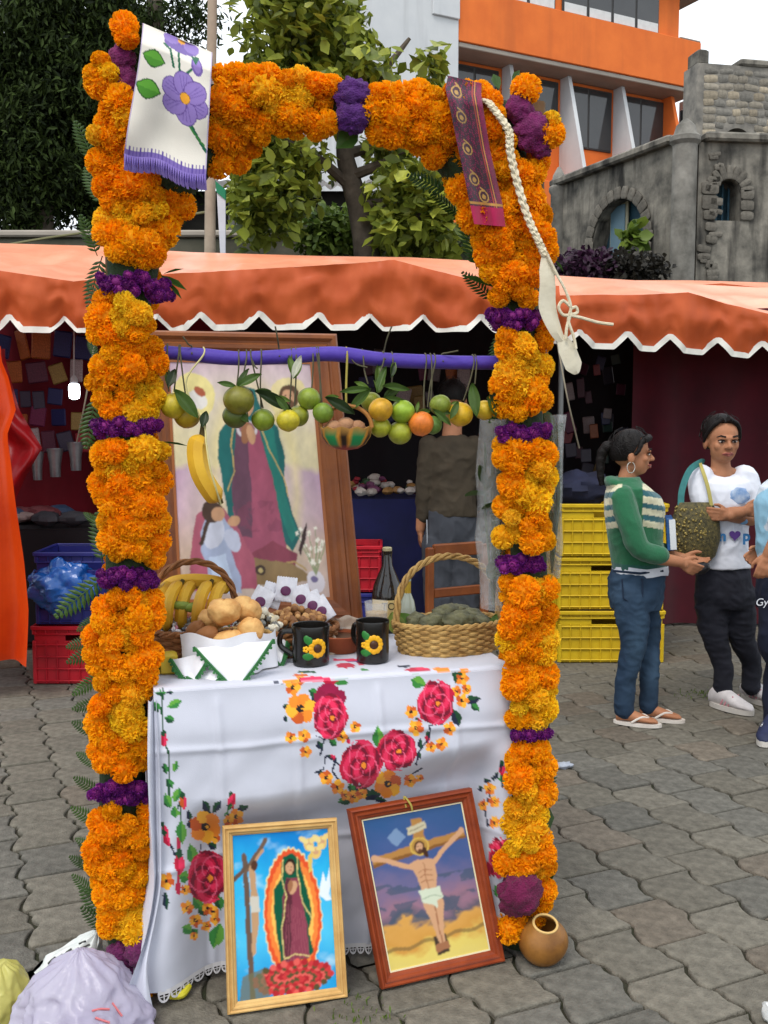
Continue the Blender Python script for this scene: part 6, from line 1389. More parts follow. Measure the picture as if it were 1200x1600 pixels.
def art_large(u, v):  # tall pastel painting: cloaked woman, kneeling figure, lilies (generic)
    x, y = u * 240 + 1.3 * fbm(u, v, 12, 3), v * 370 + 1.3 * fbm(u, v, 14, 8); A = Art(x, y, S(220, 205, 200))
    A.c = grad(v + .03 * fbm(u, v, 4, 2), [(0, S(206, 180, 196)), (.16, S(222, 206, 200)), (.3, S(228, 216, 176)), (.44, S(226, 214, 172)), (.47, S(196, 164, 190)), (.62, S(206, 176, 190)), (.8, S(206, 180, 160)), (1, S(196, 176, 170))])
    A.put(np.clip(1.2 - np.hypot((x - 120) / 95, (y - 190) / 190), 0, 1), S(228, 218, 190), .8)
    A.ell(42, 58, 34, 36, S(236, 222, 150)); A.ell(196, 60, 32, 34, S(232, 216, 160)); A.ell(196, 56, 16, 19, S(94, 66, 40)); A.ell(194, 58, 10, 13, SK); A.ell(194, 68, 8, 7, S(110, 76, 50)); A.ell(190, 55, 1.6, 1.2, BLK); A.ell(198, 55, 1.6, 1.2, BLK); A.ell(186, 88, 20, 13, S(214, 196, 130)); A.ell(48, 62, 16, 12, S(230, 226, 220), .5); A.ell(52, 50, 9, 6, S(170, 90, 60), .6)
    T1, T2 = S(28, 106, 104), S(20, 80, 84)
    A.poly([(100, 58), (116, 40), (140, 46), (150, 80), (172, 104), (180, 150), (176, 190), (186, 236), (196, 268), (182, 292), (168, 280), (110, 280), (86, 260), (80, 200), (74, 150), (80, 110), (96, 92)], T1); A.poly([(140, 70), (166, 110), (170, 160), (176, 210), (192, 266), (180, 280), (160, 210), (150, 130)], S(34, 128, 116))
    A.poly([(106, 96), (140, 96), (150, 140), (162, 210), (172, 290), (110, 300), (92, 250), (96, 180)], S(166, 84, 108)); A.poly([(106, 98), (122, 100), (124, 180), (120, 270), (98, 270), (92, 200)], S(108, 70, 90)); A.put((A.x > 98) & (A.x < 168) & (A.y > 215) & (A.y < 262) & (fbm(u, v, 16, 1) > .3), S(136, 68, 92), .6)
    A.ell(122, 106, 17, 14, S(216, 210, 214)); A.ell(122, 104, 13, 10, S(150, 104, 108)); A.ell(122, 68, 15, 20, SK); A.ell(122, 56, 16, 12, S(36, 26, 24)); A.ell(120, 112, 8, 18, SKD, .2); A.ell(128, 114, 7, 16, SK, -.1)
    A.stroke([(104, 92), (96, 130), (98, 170), (86, 200)], 2, S(206, 178, 110)); A.stroke([(142, 92), (158, 140), (176, 180), (180, 210)], 2, S(206, 178, 110)); A.poly([(108, 300), (150, 278), (190, 296), (182, 322), (140, 330), (100, 322)], S(142, 66, 84)); A.stroke([(104, 312), (150, 316), (184, 308), (200, 322)], 3, S(190, 160, 100))
    A.poly([(100, 300), (180, 312), (214, 338), (150, 346), (96, 340)], S(150, 124, 84)); A.ell(128, 322, 9, 8, S(70, 52, 46)); A.ell(128, 323, 4, 4, S(196, 170, 110))
    A.put(np.clip(.9 - np.abs(np.hypot((x - 132) / 80, (y - 180) / 165) - .8) * 5, 0, 1) * ((A.c[:, 0] > .45) & (A.c[:, 1] > .4)), S(236, 220, 150), .6)
    # kneeling figure in pale blue
    A.poly([(30, 260), (36, 236), (56, 222), (76, 226), (98, 258), (118, 300), (122, 350), (20, 352), (22, 300)], S(176, 92, 112)); A.poly([(40, 262), (52, 234), (74, 238), (92, 262), (100, 286), (84, 292), (98, 330), (96, 356), (46, 356), (48, 310), (40, 290)], S(168, 180, 208)); A.poly([(50, 300), (76, 296), (90, 356), (58, 356)], S(196, 212, 236)); A.ell(60, 264, 16, 24, S(206, 210, 226), .3); A.ell(88, 276, 12, 18, S(196, 202, 222), -.3)
    A.ell(60, 232, 16, 17, S(74, 52, 40)); A.ell(68, 236, 10, 12, SK); A.ell(92, 246, 10, 7, SK, -.6); A.stroke([(54, 240), (40, 280)], 6, S(70, 50, 40))
    tw = (fbm(u * 2.2, v * .7, 7, 4)[:, None]); A.c = A.c * (1 + .10 * tw) ; A.c = A.c * (1 + .05 * fbm(u, v, 30, 2)[:, None])
    # lilies in a white vase
    A.ell(214, 340, 15, 18, S(226, 220, 226)); A.ell(212, 336, 6, 5, S(120, 110, 150))
    for k in range(26): a = R.uniform(-.7, .7); r_ = R.uniform(18, 74); cx, cy = 216 + r_ * math.sin(a) * .62, 330 - r_; A.stroke([(215, 330), (cx, cy)], 1, S(150, 160, 120)); A.ell(cx, cy, 3.4, 1.6, S(246, 242, 226), k); A.ell(cx, cy, 1.6, 3.4, S(246, 242, 226), k)
    A.poly([(192, 290), (200, 262), (206, 250), (204, 276), (194, 300)], S(60, 40, 40)); return A.c
pale_fr = M('pale_pine', S(214, 176, 112), S(190, 146, 84), ns=14, rough=.5, bump=.12, bs=80)
red_fr = M('red_brown_wood', S(150, 66, 30), S(118, 46, 22), ns=12, rough=.45, bump=.2, bs=60)
brn_fr = M('brown_frame', S(146, 86, 44), S(116, 66, 40), ns=8, rough=.4, bump=.1, bs=50)
def leanpic(name, label, bl, br, tr, tl, back, **k):
    BL, BR = G(*bl), G(*br); BL.z = BR.z = .002
    n = V(((BR - BL).y, -(BR - BL).x, 0)).normalized()
    # top corners: on the plane leaning back from the bottom edge
    H = .47
    for _ in range(6):
        up = V((0, 0, 1)) * math.cos(back) - n * math.sin(back); N = (BR - BL).cross(up).normalized()
        TLp, TRp = hit(tl[0], tl[1], BL, N), hit(tr[0], tr[1], BL, N)
    return picture(name, label, BL, BR, TRp, TLp, **k)
leanpic('framed_print', 'small print of a praying woman in an oval glow, pale pine frame', (355, 1584), (542, 1556), (525, 1277), (347, 1290), .16, fw=.026, art=art_small, frame_mat=pale_fr, bg=None, nu=130, nv=210, print_mat=gloss, depth=.018)
t_, q_, W_, H_ = leanpic('framed_print', 'red brown framed picture of a man on a wooden cross', (593, 1544), (785, 1500), (733, 1230), (541, 1264), .19, fw=.034, art=art_big, frame_mat=red_fr, bg=None, nu=130, nv=200, print_mat=gloss, depth=.024, inner=(.004, M('cream_fillet', S(226, 214, 176), rough=.6)))
mb = MB(); mb.tube(bez([q_(W_ * .44, H_ - .02, .02), q_(W_ * .45, H_ + .008, .012), q_(W_ * .47, H_ - .012, .03), q_(W_ * .475, H_ - .03, .028)], 5), .003, 5); mb.build('hanging_loop', M('jute', S(160, 146, 70)), t_)
YP = (3.12, 3.26, 3.34, 3.20)
picture('large_painting', 'tall pastel painting of a cloaked woman, standing behind the offerings', P(236, 985, YP[0]), P(566, 978, YP[1]), P(524, 524, YP[2]), P(214, 518, YP[3]), fw=.088, art=art_large, frame_mat=brn_fr, bg=None, nu=220, nv=330, print_mat=matte, depth=.04, inner=(.010, M('frame_lip', S(170, 104, 60), rough=.4)))

# ================================================================== OFFERINGS ON THE TABLE
wick = M('wicker', S(206, 170, 104), S(150, 112, 60), ns=30, rough=.7, bump=.3, bs=90)
wick2 = M('brown_wicker', S(158, 106, 62), S(110, 70, 40), ns=30, rough=.7, bump=.3, bs=90)
def basket(name, label, c, rx, ry, h, mat, rows=9, stakes=26, flare=1.18, handle=None, rot=None, cat='basket', th=.006, floor=True):
    t = thing(name, c, label, cat); rot = rot or rotT; c = V(c)
    def W(a, z, o=0):
        f = lerp(1, flare, (z / h) ** .8) ; return c + rot @ V(((rx * f + o) * math.cos(a), (ry * f + o) * math.sin(a), z))
    mb = MB(); n = stakes * 4
    for k in range(rows):
        z = h * (k + .5) / rows; pts_ = []
        for i in range(n + 1):
            a = 2 * math.pi * i / n; pts_.append(W(a, z, .0045 * math.cos(stakes * a / 1.0 * .5 * 1 + (math.pi if k % 2 else 0))))
        mb.tube(pts_, h / rows * .62, 5, caps=False)
    mb.build('weave', mat, t)
    mb = MB()
    for i in range(stakes):
        a = 2 * math.pi * (i + .5) / stakes; mb.tube([W(a, .002), W(a, h * .5), W(a, h)], .0028, 5)
    mb.build('stakes', mat, t, kind='stuff')
    mb = MB(); 
    for s_ in range(2):
        mb.tube([W(2 * math.pi * i / 120, h + .004 * math.sin(i * .9 + s_ * 3.14), .004 * math.cos(i * .9 + s_ * 3.14)) for i in range(121)], .0055, 6, caps=False)
    mb.build('rim', mat, t)
    if floor: mb = MB(); mb.lathe([(.001, .004), (1, .004)], (0, 0, 0), 30); mb.v = [tuple(c + rot @ V((x * rx, y * ry, z + .002))) for x, y, z in mb.v]; mb.build('bottom', mat, t)
    if handle:
        hh, hr, sw = handle; mb = MB(); ro = .0062
        for s_ in range(3):
            pp = []
            for i in range(61):
                tt = i / 60; a = math.pi * tt; p = c + rot @ V((-rx * flare * hr * math.cos(a), 0, h + (hh - h) * math.sin(a) ** .72)); ph = tt * sw + s_ * 2.094
                radial = rot @ V((math.cos(a) * -1, 0, math.sin(a))); p = p + radial * ro * math.cos(ph) + (rot @ V((0, 1, 0))) * ro * 1.5 * math.sin(ph); pp.append(p)
            mb.tube(pp, ro * .82, 6)
        mb.build('handle', mat, t)
    return t
# wicker basket of wrapped tamales, right
bc = T(0, 0); bq = onT(702, 1024); bc = V((bq.x, bq.y + .055, ZT + .004))
basket('wicker_basket', 'pale wicker basket with tall twisted handle full of wrapped tamales', bc, .143, .088, .088, wick, rows=10, stakes=34, flare=1.16, handle=(.282, .96, 34))
husk = M('dark_leaf_wrap', S(112, 110, 78), S(46, 48, 34), ns=22, rough=.55, bump=.8, bs=45, detail=8); husk2 = M('green_leaf_wrap', S(86, 120, 44), S(60, 92, 34), ns=8, rough=.5)
TLB = ['front left', 'front middle', 'back middle', 'right', 'far left', 'topmost', 'far right front']
for ti, (dx, dy, dz, rx, rz, ang, mt) in enumerate([(-.05, -.02, .088, .06, .026, .3, husk), (.02, -.04, .092, .062, .028, -.2, husk), (.0, .02, .105, .06, .026, .5, husk), (.07, .01, .09, .05, .026, -.5, husk), (-.09, .02, .085, .045, .024, .9, husk), (.04, .04, .10, .055, .025, .1, husk), (.09, -.03, .082, .04, .022, .6, husk)]):
    mb = MB(); rt = rotT @ Matrix.Rotation(ang, 3, 'Z'); mb.ell(bc + rotT @ V((dx, dy, dz)), (rx, .034, rz * 1.15), 36, 22, rt, wob=lambda d: .2 * nz3(d * 2 + V((dx * 50, 0, 0))) - .14 * abs(nz3(d * 5 + V((dx * 30, 0, 0))))); mb.build('wrapped_tamale', mt, label='leaf wrapped tamale at the ' + TLB[ti] + ' of the pale wicker basket' if ti != 5 else 'topmost leaf wrapped tamale in the pale wicker basket', cat='tamale', group='tamales in the wicker basket')
for (x, y, ex, ey, w_, c) in [(650, 995, 618, 958, .9, S(92, 130, 46)), (625, 995, 614, 955, .8, S(130, 146, 70)), (660, 992, 640, 968, .8, S(86, 120, 44)), (740, 990, 784, 968, .6, S(70, 104, 40)), (766, 988, 778, 958, .5, S(90, 124, 50)), (680, 968, 735, 962, .3, S(74, 76, 50)), (720, 965, 756, 980, .3, S(80, 80, 54))]:
    a, b_ = P(x, y, bc.y - .02), P(ex, ey, bc.y - .01); o = bpy.data.objects.new('wrapping_leaf', fl_me); COL.objects.link(o); d = b_ - a; o.matrix_world = TR(a, frame_from(AN + V((0, 0, .4)), d) @ RZ(-math.pi / 2), (d.length * w_ * 1.4, d.length, d.length)); o.color = (*c, 1); tag(o, 'loose green leaf tucked in the pale wicker basket', 'leaf', 'leaves in the wicker basket')
# black mugs with sunflowers
blk = M('black_glaze', S(22, 20, 18), S(30, 27, 24), ns=6, rough=.22, spec=.6); yel_p = M('yellow_glaze', S(240, 186, 30), S(220, 150, 20), ns=20, rough=.35); brn_p = M('brown_glaze', S(70, 40, 20), rough=.4); grn_p = M('green_glaze', S(44, 120, 50), rough=.4)
def mug(label, bx_, by_, rad, h, sun, han):
    c = onT(bx_, by_); c.z = ZT + .004; c.y += rad * .85; t = thing('black_mug', c, label, 'mug', 'black mugs with sunflowers')
    mb = MB(); mb.lathe([(rad * .86, 0), (rad * .95, .004), (rad * .97, h * .3), (rad * .95, h * .7), (rad, h * .97), (rad * .98, h), (rad * .93, h * .985), (rad * .88, h * .6), (rad * .86, .012)], c, 36, cap1=True); mb.build('body', blk, t)
    d0 = V((0, 0, 0)) - V((c.x, c.y, 0)); d0.normalize(); sd_ = V((-d0.y, d0.x, 0))
    def on(a, z, o=.0): d = d0 * math.cos(a) + sd_ * math.sin(a); return c + d * (rad * .975 + o) + V((0, 0, z)), d
    mb = MB(); hd = (d0 * math.cos(han) + sd_ * math.sin(han)); mb.tube(bez([c + hd * rad * .93 + V((0, 0, h * .82)), c + hd * (rad + .028) + V((0, 0, h * .78)), c + hd * (rad + .032) + V((0, 0, h * .45)), c + hd * (rad * .94) + V((0, 0, h * .22))], 6), .008, 8); mb.build('handle', blk, t)
    mf = MB(); mc = MB(); mg = MB()
    def blob(m_, a, z, r_, o=.003, sx=1, sy=1, rt=0):
        p, d = on(a, z, o * .3); m_.ell(p, (r_ * sx, r_ * sy, o), 12, 6, frame_from(d) @ RZ(rt))
    R_ = .0195
    for k in range(12): a = k * math.pi / 6; blob(mf, sun + R_ * math.cos(a) / rad, h * .48 + R_ * math.sin(a), .0085)
    blob(mc, sun, h * .48, .0125, .0055)
    for k in range(5): a = k * 1.257; blob(mf, sun - .62 + .0055 * math.cos(a) / rad, h * .46 + .0055 * math.sin(a), .0045)
    for z_, a_ in ((.66, -.42), (.30, -.42), (.70, -.55), (.27, -.56)): blob(mg, sun + a_, h * z_, .012, .003, 1.1, .8, z_ * 5)
    mf.build('sunflower', yel_p, t); mc.build('flower_centre', brn_p, t); mg.build('painted_leaf', grn_p, t, kind='stuff')
mug('black mug with sunflower, handle on its left, left of the two', 484, 1045, .054, .112, .36, -1.7); mug('black mug with sunflower in the middle, right of the two', 582, 1040, .048, .118, .08, -2.4)
# bread basket with white cloth
brd = M('bread_crust', S(228, 186, 118), S(178, 112, 50), ns=16, rough=.6, bump=.35, bs=60, detail=8); brd2 = M('dark_bread', S(150, 98, 52), S(112, 68, 36), ns=7, rough=.65, bump=.3, bs=30)
bk = onT(352, 1052); bk = V((bk.x, bk.y + .06, ZT + .004))
basket('bread_basket', 'bread basket wrapped in a white cloth with green stitched edge', bk, .105, .08, .085, wick, rows=8, stakes=26, flare=1.1)
def atY(px, py, Y=None, dy=0.0): return P(px, py, (Y or bk.y) + dy)
bv_ = [('round golden roll on top of the bread heap', 350, 955, 27, 22, -.04, .0, brd), ('golden roll standing upright at the back of the bread', 384, 953, 26, 21, .01, .5, brd), ('pale round roll on the right of the bread heap', 392, 985, 22, 21, -.05, .2, brd), ('dark brown roll at the left front of the bread', 324, 994, 16, 21, -.06, 1.2, brd2), ('small brown roll at the left of the bread basket', 306, 985, 14, 18, -.02, .6, brd2), ('large floury roll in the middle of the bread basket', 362, 1000, 29, 17, -.06, .0, brd), ('roll half hidden at the back of the bread basket', 330, 968, 22, 18, .02, .0, brd)]
for (lb, x, y, rx, ry, dy, an, mt) in bv_:
    p = atY(x, y, None, dy); k = p.y / FPX; mb = MB(); mb.ell(p, (rx * k, rx * k * .8, ry * k), 40, 26, Matrix.Rotation(an, 3, 'Y'), wob=lambda d: .14 * nz3(d * 1.6 + V((x, 0, 0))) + .03 * nz3(d * 7 + V((x, 0, 0))) - .08 * max(0, 1 - abs(d.x) * 8) * max(0, d.z)); mb.build('bread_roll', mt, label=lb, cat='bread')
nap_m = M('napkin_cotton', S(236, 236, 240), S(226, 226, 232), ns=5, rough=.9, bump=.08, bs=200)
gst = M('green_stitch', S(62, 122, 62), S(40, 92, 60), ns=60, rough=.85)
nt_ = thing('bread_cloth', bk, 'white napkin with green stitched points around the bread', 'napkin')
def wrap(u, v):
    a = math.pi * (-.06 - .88 * u) - .1; f = lerp(1.26, 1.24, v); z = lerp(.108, .004, v) - .018 * math.sin(u * 14) * (1 - v) * .4
    o = .010 * math.sin(u * 22 + 1) * v; return bk + rotT @ V(((.105 * f + o) * math.cos(a), (.08 * f + o + .01) * math.sin(a), z))
mb = MB(); mb.grid(wrap, 70, 14); mb.build('cloth', nap_m, nt_, ang=None)
def flap(pts_, name='flap', border=(0, 1)):
    """triangular point of cloth: a, b upper corners, c tip; green edge along the lower sides"""
    a, b_, c = pts_; 
    def f(u, v): p = a.lerp(b_, u).lerp(c, v); p = p - TB * (.012 * math.sin(v * math.pi) + .006 * math.sin(u * 9)); return p
    mb = MB(); mb.grid(f, 16, 16); mb.build(name, nap_m, nt_, ang=None)
    mb = MB(); e = [f(0, t / 22) for t in range(23)] + [f(1, 1 - t / 22) for t in range(1, 23)]
    for i, p in enumerate(e):
        d = (p - (a + b_) / 2); d = d.normalized() if d.length > 0 else V((0, 0, -1))
        s_ = V((-d.z, 0, d.x)) * .0045; ln = .012 if i % 2 else .007
        mb.add([p - s_ - TB * .003, p + s_ - TB * .003, p + s_ * .7 + d * ln - TB * .004, p - s_ * .7 + d * ln - TB * .004], [(0, 1, 2, 3)])
    mb.tube([p - TB * .003 for p in e], .0035, 5); mb.build('stitching', gst, nt_)
yf = bk.y - .118
flap([P(305, 1012, yf), P(425, 1000, yf + .03), P(368, 1078, yf - .03)]); flap([P(268, 1030, yf + .02), P(330, 1020, yf), P(296, 1072, yf - .005)]); flap([P(272, 1046, yf + .015), P(352, 1048, yf - .012), P(325, 1073, yf - .02)])
flap([P(395, 985, bk.y + .05), P(448, 1000, bk.y + .1), P(438, 1040, bk.y + .02)])
# bowl with bananas and sweets, arched handle
bo = P(302, 1000, 2.86); bo.z = ZT + .004
basket('fruit_basket', 'brown basket with thin arched handle holding bananas and wrapped sweets', bo, .115, .10, .085, wick2, rows=8, stakes=26, flare=1.2, handle=(.275, .93, 20))
bh = thing('banana_bunch', bo + V((0, 0, .09)), 'bunch of ripe bananas in the brown basket', 'bananas')
for i, (x0, x1) in enumerate(((255, 262), (270, 280), (292, 300), (318, 326), (340, 348))):
    mb = MB(); Y = bo.y + .0 - .02 * (i % 2); banana(mb, [P(x0 - 10, 985, Y - .03), P(x0 - 9, 955, Y - .06), P(x0 - 2, 928, Y - .03), P(x1 + 2, 910, Y + .03)], .018); mb.build('banana', ban_m, bh, ang=50)
    mb = MB(); mb.tube([P(x1 + 1, 914, Y + .02), P(x1 + 6, 906, Y + .03)], [.009, .006], 6); mb.build('stem', tip_m, bh)
mb = MB(); banana(mb, [P(248, 945, bo.y + .03), P(265, 915, bo.y + .03), P(300, 908, bo.y + .04), P(340, 912, bo.y + .04), P(356, 925, bo.y + .03)], .024); mb.build('banana', ban_m, bh, ang=50)
foil = M('sweet_wrapper', rough=.25, objcol=True, var=.4, ns=40, spec=.7); sm2 = []
for q in range(3):
    mb = MB(); mb.ell((0, 0, 0), (1, .6, .6), 10, 7, wob=lambda d: .2 * nz3(d * 5 + V((q * 3, 0, 0)))); mb.add([(.8, 0, 0), (1.7, .5, .3), (1.7, -.5, -.2), (-.8, 0, 0), (-1.7, .5, -.2), (-1.7, -.5, .3)], [(0, 1, 2), (3, 4, 5)]); me = mb.mesh('wrapped_sweet', ang=30); me.materials.append(foil); sm2.append(me)
def bits(name, meshes, n, fn, label, cat, group, cols_, r0, r1):
    for i in range(n):
        o = bpy.data.objects.new(name, R.choice(meshes)); COL.objects.link(o); o.location = fn(); r_ = R.uniform(r0, r1); o.scale = (r_,) * 3; o.rotation_euler = (R.uniform(0, 6),) * 3; o.color = (*R.choice(cols_), 1); tag(o, label, cat, group)
def sweetpos():
    a, r_ = R.uniform(0, 6.28), math.sqrt(R.random()); return bo + rotT @ V((.115 * r_ * math.cos(a), -.02 + .085 * r_ * math.sin(a), .082 + .022 * (1 - r_) + R.uniform(0, .012)))
bits('wrapped_sweet', sm2, 80, sweetpos, 'shiny wrapped sweet in the banana basket', 'sweet', 'sweets in the banana basket', [S(200, 200, 205), S(170, 176, 180), S(226, 226, 230), S(196, 120, 140), S(130, 150, 110), S(96, 104, 110)], .008, .013)
for (x, y) in ((283, 942), (300, 945)):
    mb = MB(); p = P(x, y + 4, bo.y - .06); mb.ell(p, (.028, .02, .014), 14, 9, wob=lambda d: .1 * nz3(d * 3)); mb.build('green_fruit', M('green_skin', S(130, 150, 60), rough=.4), label='small green fruit among the sweets', cat='fruit', group='green fruit in the banana basket')
# round platter with nuts, popcorn and printed packets
pq = P(452, 1000, 2.93); pq.z = ZT + .004
pt_ = basket('woven_platter', 'woven platter of nuts and popcorn beside the painting', pq, .125, .10, .07, wick2, rows=6, stakes=30, flare=1.15)
hz = M('hazelnut', objcol=True, rough=.55, var=.25, ns=20); hm = []
for q in range(3):
    mb = MB(); mb.ell((0, 0, 0), (1, 1, .9), 9, 6, wob=lambda d: .1 * nz3(d * 3 + V((q, 0, 0)))); me = mb.mesh('nut'); me.materials.append(hz); hm.append(me)
def nutpos():
    a, r_ = R.uniform(0, 6.28), math.sqrt(R.random()) * .8; return pq + rotT @ V((.02 + .11 * r_ * math.cos(a), .09 * r_ * math.sin(a), .078 + .045 * (1 - r_) + R.uniform(0, .008)))
bits('nut', hm, 110, nutpos, 'round brown nut heaped on the woven platter', 'nut', 'nuts on the platter', [S(176, 128, 76), S(150, 104, 60), S(196, 150, 96), S(128, 86, 50)], .009, .0125)
popm = []
for q in range(3):
    mb = MB(); mb.ell((0, 0, 0), (1, 1, 1), 12, 8, wob=lambda d: .5 * nz3(d * 2.2 + V((q * 9, 0, 0)))); me = mb.mesh('popcorn'); me.materials.append(hz); popm.append(me)
def poppos():
    a, r_ = R.uniform(0, 6.28), math.sqrt(R.random()); return pq + rotT @ V((-.085 + .07 * r_ * math.cos(a), -.04 + .06 * r_ * math.sin(a), .08 + .05 * (1 - r_)))
bits('popcorn', popm, 60, poppos, 'pale popcorn at the left of the woven platter', 'popcorn', 'popcorn on the platter', [S(232, 226, 206), S(206, 196, 170), S(222, 206, 160), S(120, 120, 116)], .008, .013)
pw, pp_ = M('white_packet', S(230, 230, 236), S(206, 206, 216), ns=20, rough=.35, bump=.4, bs=50), M('purple_print', S(112, 46, 96), S(84, 30, 72), ns=30, rough=.4)
for i, (x, y, an) in enumerate(((425, 930, .3), (447, 921, .1), (470, 934, -.25), (488, 944, -.4), (502, 953, -.6), (408, 938, .5))):
    c_ = P(x, y, pq.y + .07 - .01 * i); t = thing('sweet_packet', c_, 'white packet printed with purple fruit, ' + ('second from left', 'third from left', 'third from right', 'second from right', 'far right', 'far left')[i] + ' in the platter', 'packet', 'white packets on the platter'); m = Matrix.Rotation(an, 3, 'Y') @ Matrix.Rotation(-.35, 3, 'X')
    mb = MB(); mb.grid(lambda u, v: c_ + m @ V(((u - .5) * .062, -.008 * math.sin(u * math.pi) * math.sin(v * math.pi) + .003 * nz3((u * 5, v * 5, i)), (v - .5) * .075 + .0025 * (1 if int(u * 16) % 2 else 0) * (v in (0, 1)))), 16, 10); mb.grid(lambda u, v: c_ + m @ V(((u - .5) * .062, .004 + .008 * math.sin(u * math.pi) * math.sin(v * math.pi), (v - .5) * .075)), 8, 8); mb.build('wrapper', pw, t, ang=None)
    mb = MB(); mb.ell(c_ + m @ V((0, -.0085, -.006)), (.016, .003, .015), 14, 8, m); mb.build('printed_fruit', pp_, t)
# clay dish in crumpled wrap
cl = onT(530, 1026); cl = V((cl.x, cl.y + .06, ZT + .004)); clay = M('terracotta', S(160, 86, 50), S(134, 66, 38), ns=6, rough=.75)
dt = thing('clay_dish', cl, 'terracotta dish of dark mole sauce between the mugs', 'dish'); mb = MB(); mb.lathe([(.05, 0), (.062, .02), (.07, .05), (.066, .052), (.058, .025), (.03, .012)], cl, 30, cap1=True); mb.build('bowl', clay, dt); mb = MB(); mb.lathe([(.001, .042), (.064, .042)], cl, 24, wob=lambda a, z: .03 * math.sin(a * 5)); mb.build('sauce', M('mole_sauce', S(92, 62, 40), S(70, 44, 28), ns=20, rough=.4), dt)
wr = M('crumpled_film', S(206, 192, 176), S(170, 152, 134), ns=12, rough=.35, bump=.8, bs=30, alpha=.8)
for i, (x, y, w_, h_, dy) in enumerate(((478, 985, 66, 44, .03), (528, 985, 74, 44, .06), (500, 1010, 50, 30, -.05))):
    mb = MB(); c_ = P(x, y, cl.y + dy); k = cl.y / FPX
    mb.grid(lambda u, v: c_ + V(((u - .5) * w_ * k, .03 * nz3((u * 3, v * 3, i * 5)) + .02 * v, (v - .5) * h_ * k * (.75 + .25 * math.sin(u * math.pi)) + .012 * nz3((u * 5, v * 4, i)))), 18, 14); mb.build('plastic_film', wr, label=('crumpled plastic film left of the clay dish', 'crumpled plastic film behind the clay dish', 'crumpled plastic film in front of the clay dish')[i], cat='plastic film', ang=None)
# glass with amber drink, bottles
gl = M('clear_glass', (.92, .94, .93), rough=.05, spec=.9, alpha=.22, var=0.02)
gq = onT(588, 1004); gq = V((gq.x, gq.y + .05, ZT + .004)); gt = thing('drinking_glass', gq, 'clear tumbler of amber drink behind the right mug', 'glass')
mb = MB(); mb.lathe([(.026, 0), (.030, .004), (.038, .115), (.036, .115), (.0285, .008)], gq, 28, cap1=True); mb.build('tumbler', gl, gt); mb = MB(); mb.lathe([(.0275, .009), (.0335, .082)], gq, 24, cap1=True); mb.build('drink', M('amber_drink', S(206, 170, 90), S(180, 140, 66), ns=9, rough=.1), gt)
dkb = M('dark_bottle_glass', S(34, 28, 24), S(26, 22, 20), ns=5, rough=.08, spec=.8); cream = M('cream_label', S(216, 190, 128), S(196, 166, 104), ns=9, rough=.6)
bq_ = V((P(605, 900, 3.2).x, 3.2, ZT + .004)); bt_ = thing('dark_bottle', bq_, 'big dark brown bottle with cream label behind the altar', 'bottle')
mb = MB(); mb.lathe([(.04, 0), (.048, .006), (.05, .10), (.05, .118), (.044, .15), (.03, .185), (.0165, .215), (.0145, .25), (.0165, .252), (.0165, .262), (.0145, .263)], bq_, 30, cap1=True); mb.build('glass_body', dkb, bt_)
mb = MB(); mb.lathe([(.0155, .255), (.0155, .272), (.013, .274)], bq_, 18, cap1=True); mb.build('cap', M('tin_cap', S(190, 180, 140), rough=.4, metal=.5), bt_)
def wrapped(c, r, z0, z1, mat, name, par, a0=-1.2, a1=1.2):
    d0 = V((-c.x, -c.y, 0)).normalized(); s_ = V((-d0.y, d0.x, 0)); mb = MB(); mb.grid(lambda u, v: c + (d0 * math.cos(lerp(a0, a1, u)) + s_ * math.sin(lerp(a0, a1, u))) * r + V((0, 0, lerp(z0, z1, v))), 24, 2); return mb.build(name, mat, par, ang=None)
lb_ = wrapped(bq_, .0507, .03, .108, cream, 'label', bt_)
d0 = V((-bq_.x, -bq_.y, 0)).normalized(); sx = V((-d0.y, d0.x, 0))
text_mb('TO', .032, bq_ + d0 * .0525 + V((0, 0, .088)) + sx * .004, sx, V((0, 0, 1))).build('lettering', M('print_black', S(40, 34, 30), rough=.6), lb_, smooth=False)
sb = V((P(637, 900, 3.12).x, 3.12, ZT + .004)); st_ = thing('small_bottle', sb, 'small clear bottle with gold neck and red white label', 'bottle')
mb = MB(); mb.lathe([(.02, 0), (.026, .005), (.026, .085), (.020, .115), (.0095, .14), (.009, .175), (.011, .176), (.011, .186)], sb, 24, cap1=True); mb.build('glass_body', M('pale_glass', S(170, 176, 160), S(150, 158, 140), ns=4, rough=.06, spec=.8), st_)
wrapped(sb, .0266, .02, .07, M('white_label', S(226, 224, 216), rough=.6), 'label', st_); wrapped(sb, .0270, .035, .058, M('red_label', S(200, 30, 50), rough=.6), 'red_band', st_, -.9, .9)
mb = MB(); mb.lathe([(.0105, .138), (.0105, .19), (.006, .192)], sb, 18, cap1=True); mb.build('neck_foil', M('gold_foil', S(214, 176, 66), rough=.35, metal=.6), st_)
# yellow wax block at the table's left front corner
yb_ = onT(259, 1058); mb = MB(); mb.box((yb_.x, yb_.y + .03, ZT + .004 + .028), (.05, .05, .056), rotT, .006); mb.build('yellow_candle', M('yellow_wax', S(214, 186, 60), S(196, 164, 40), ns=6, rough=.45, sss=.2), label='squat yellow candle at the left front corner of the table', cat='candle')

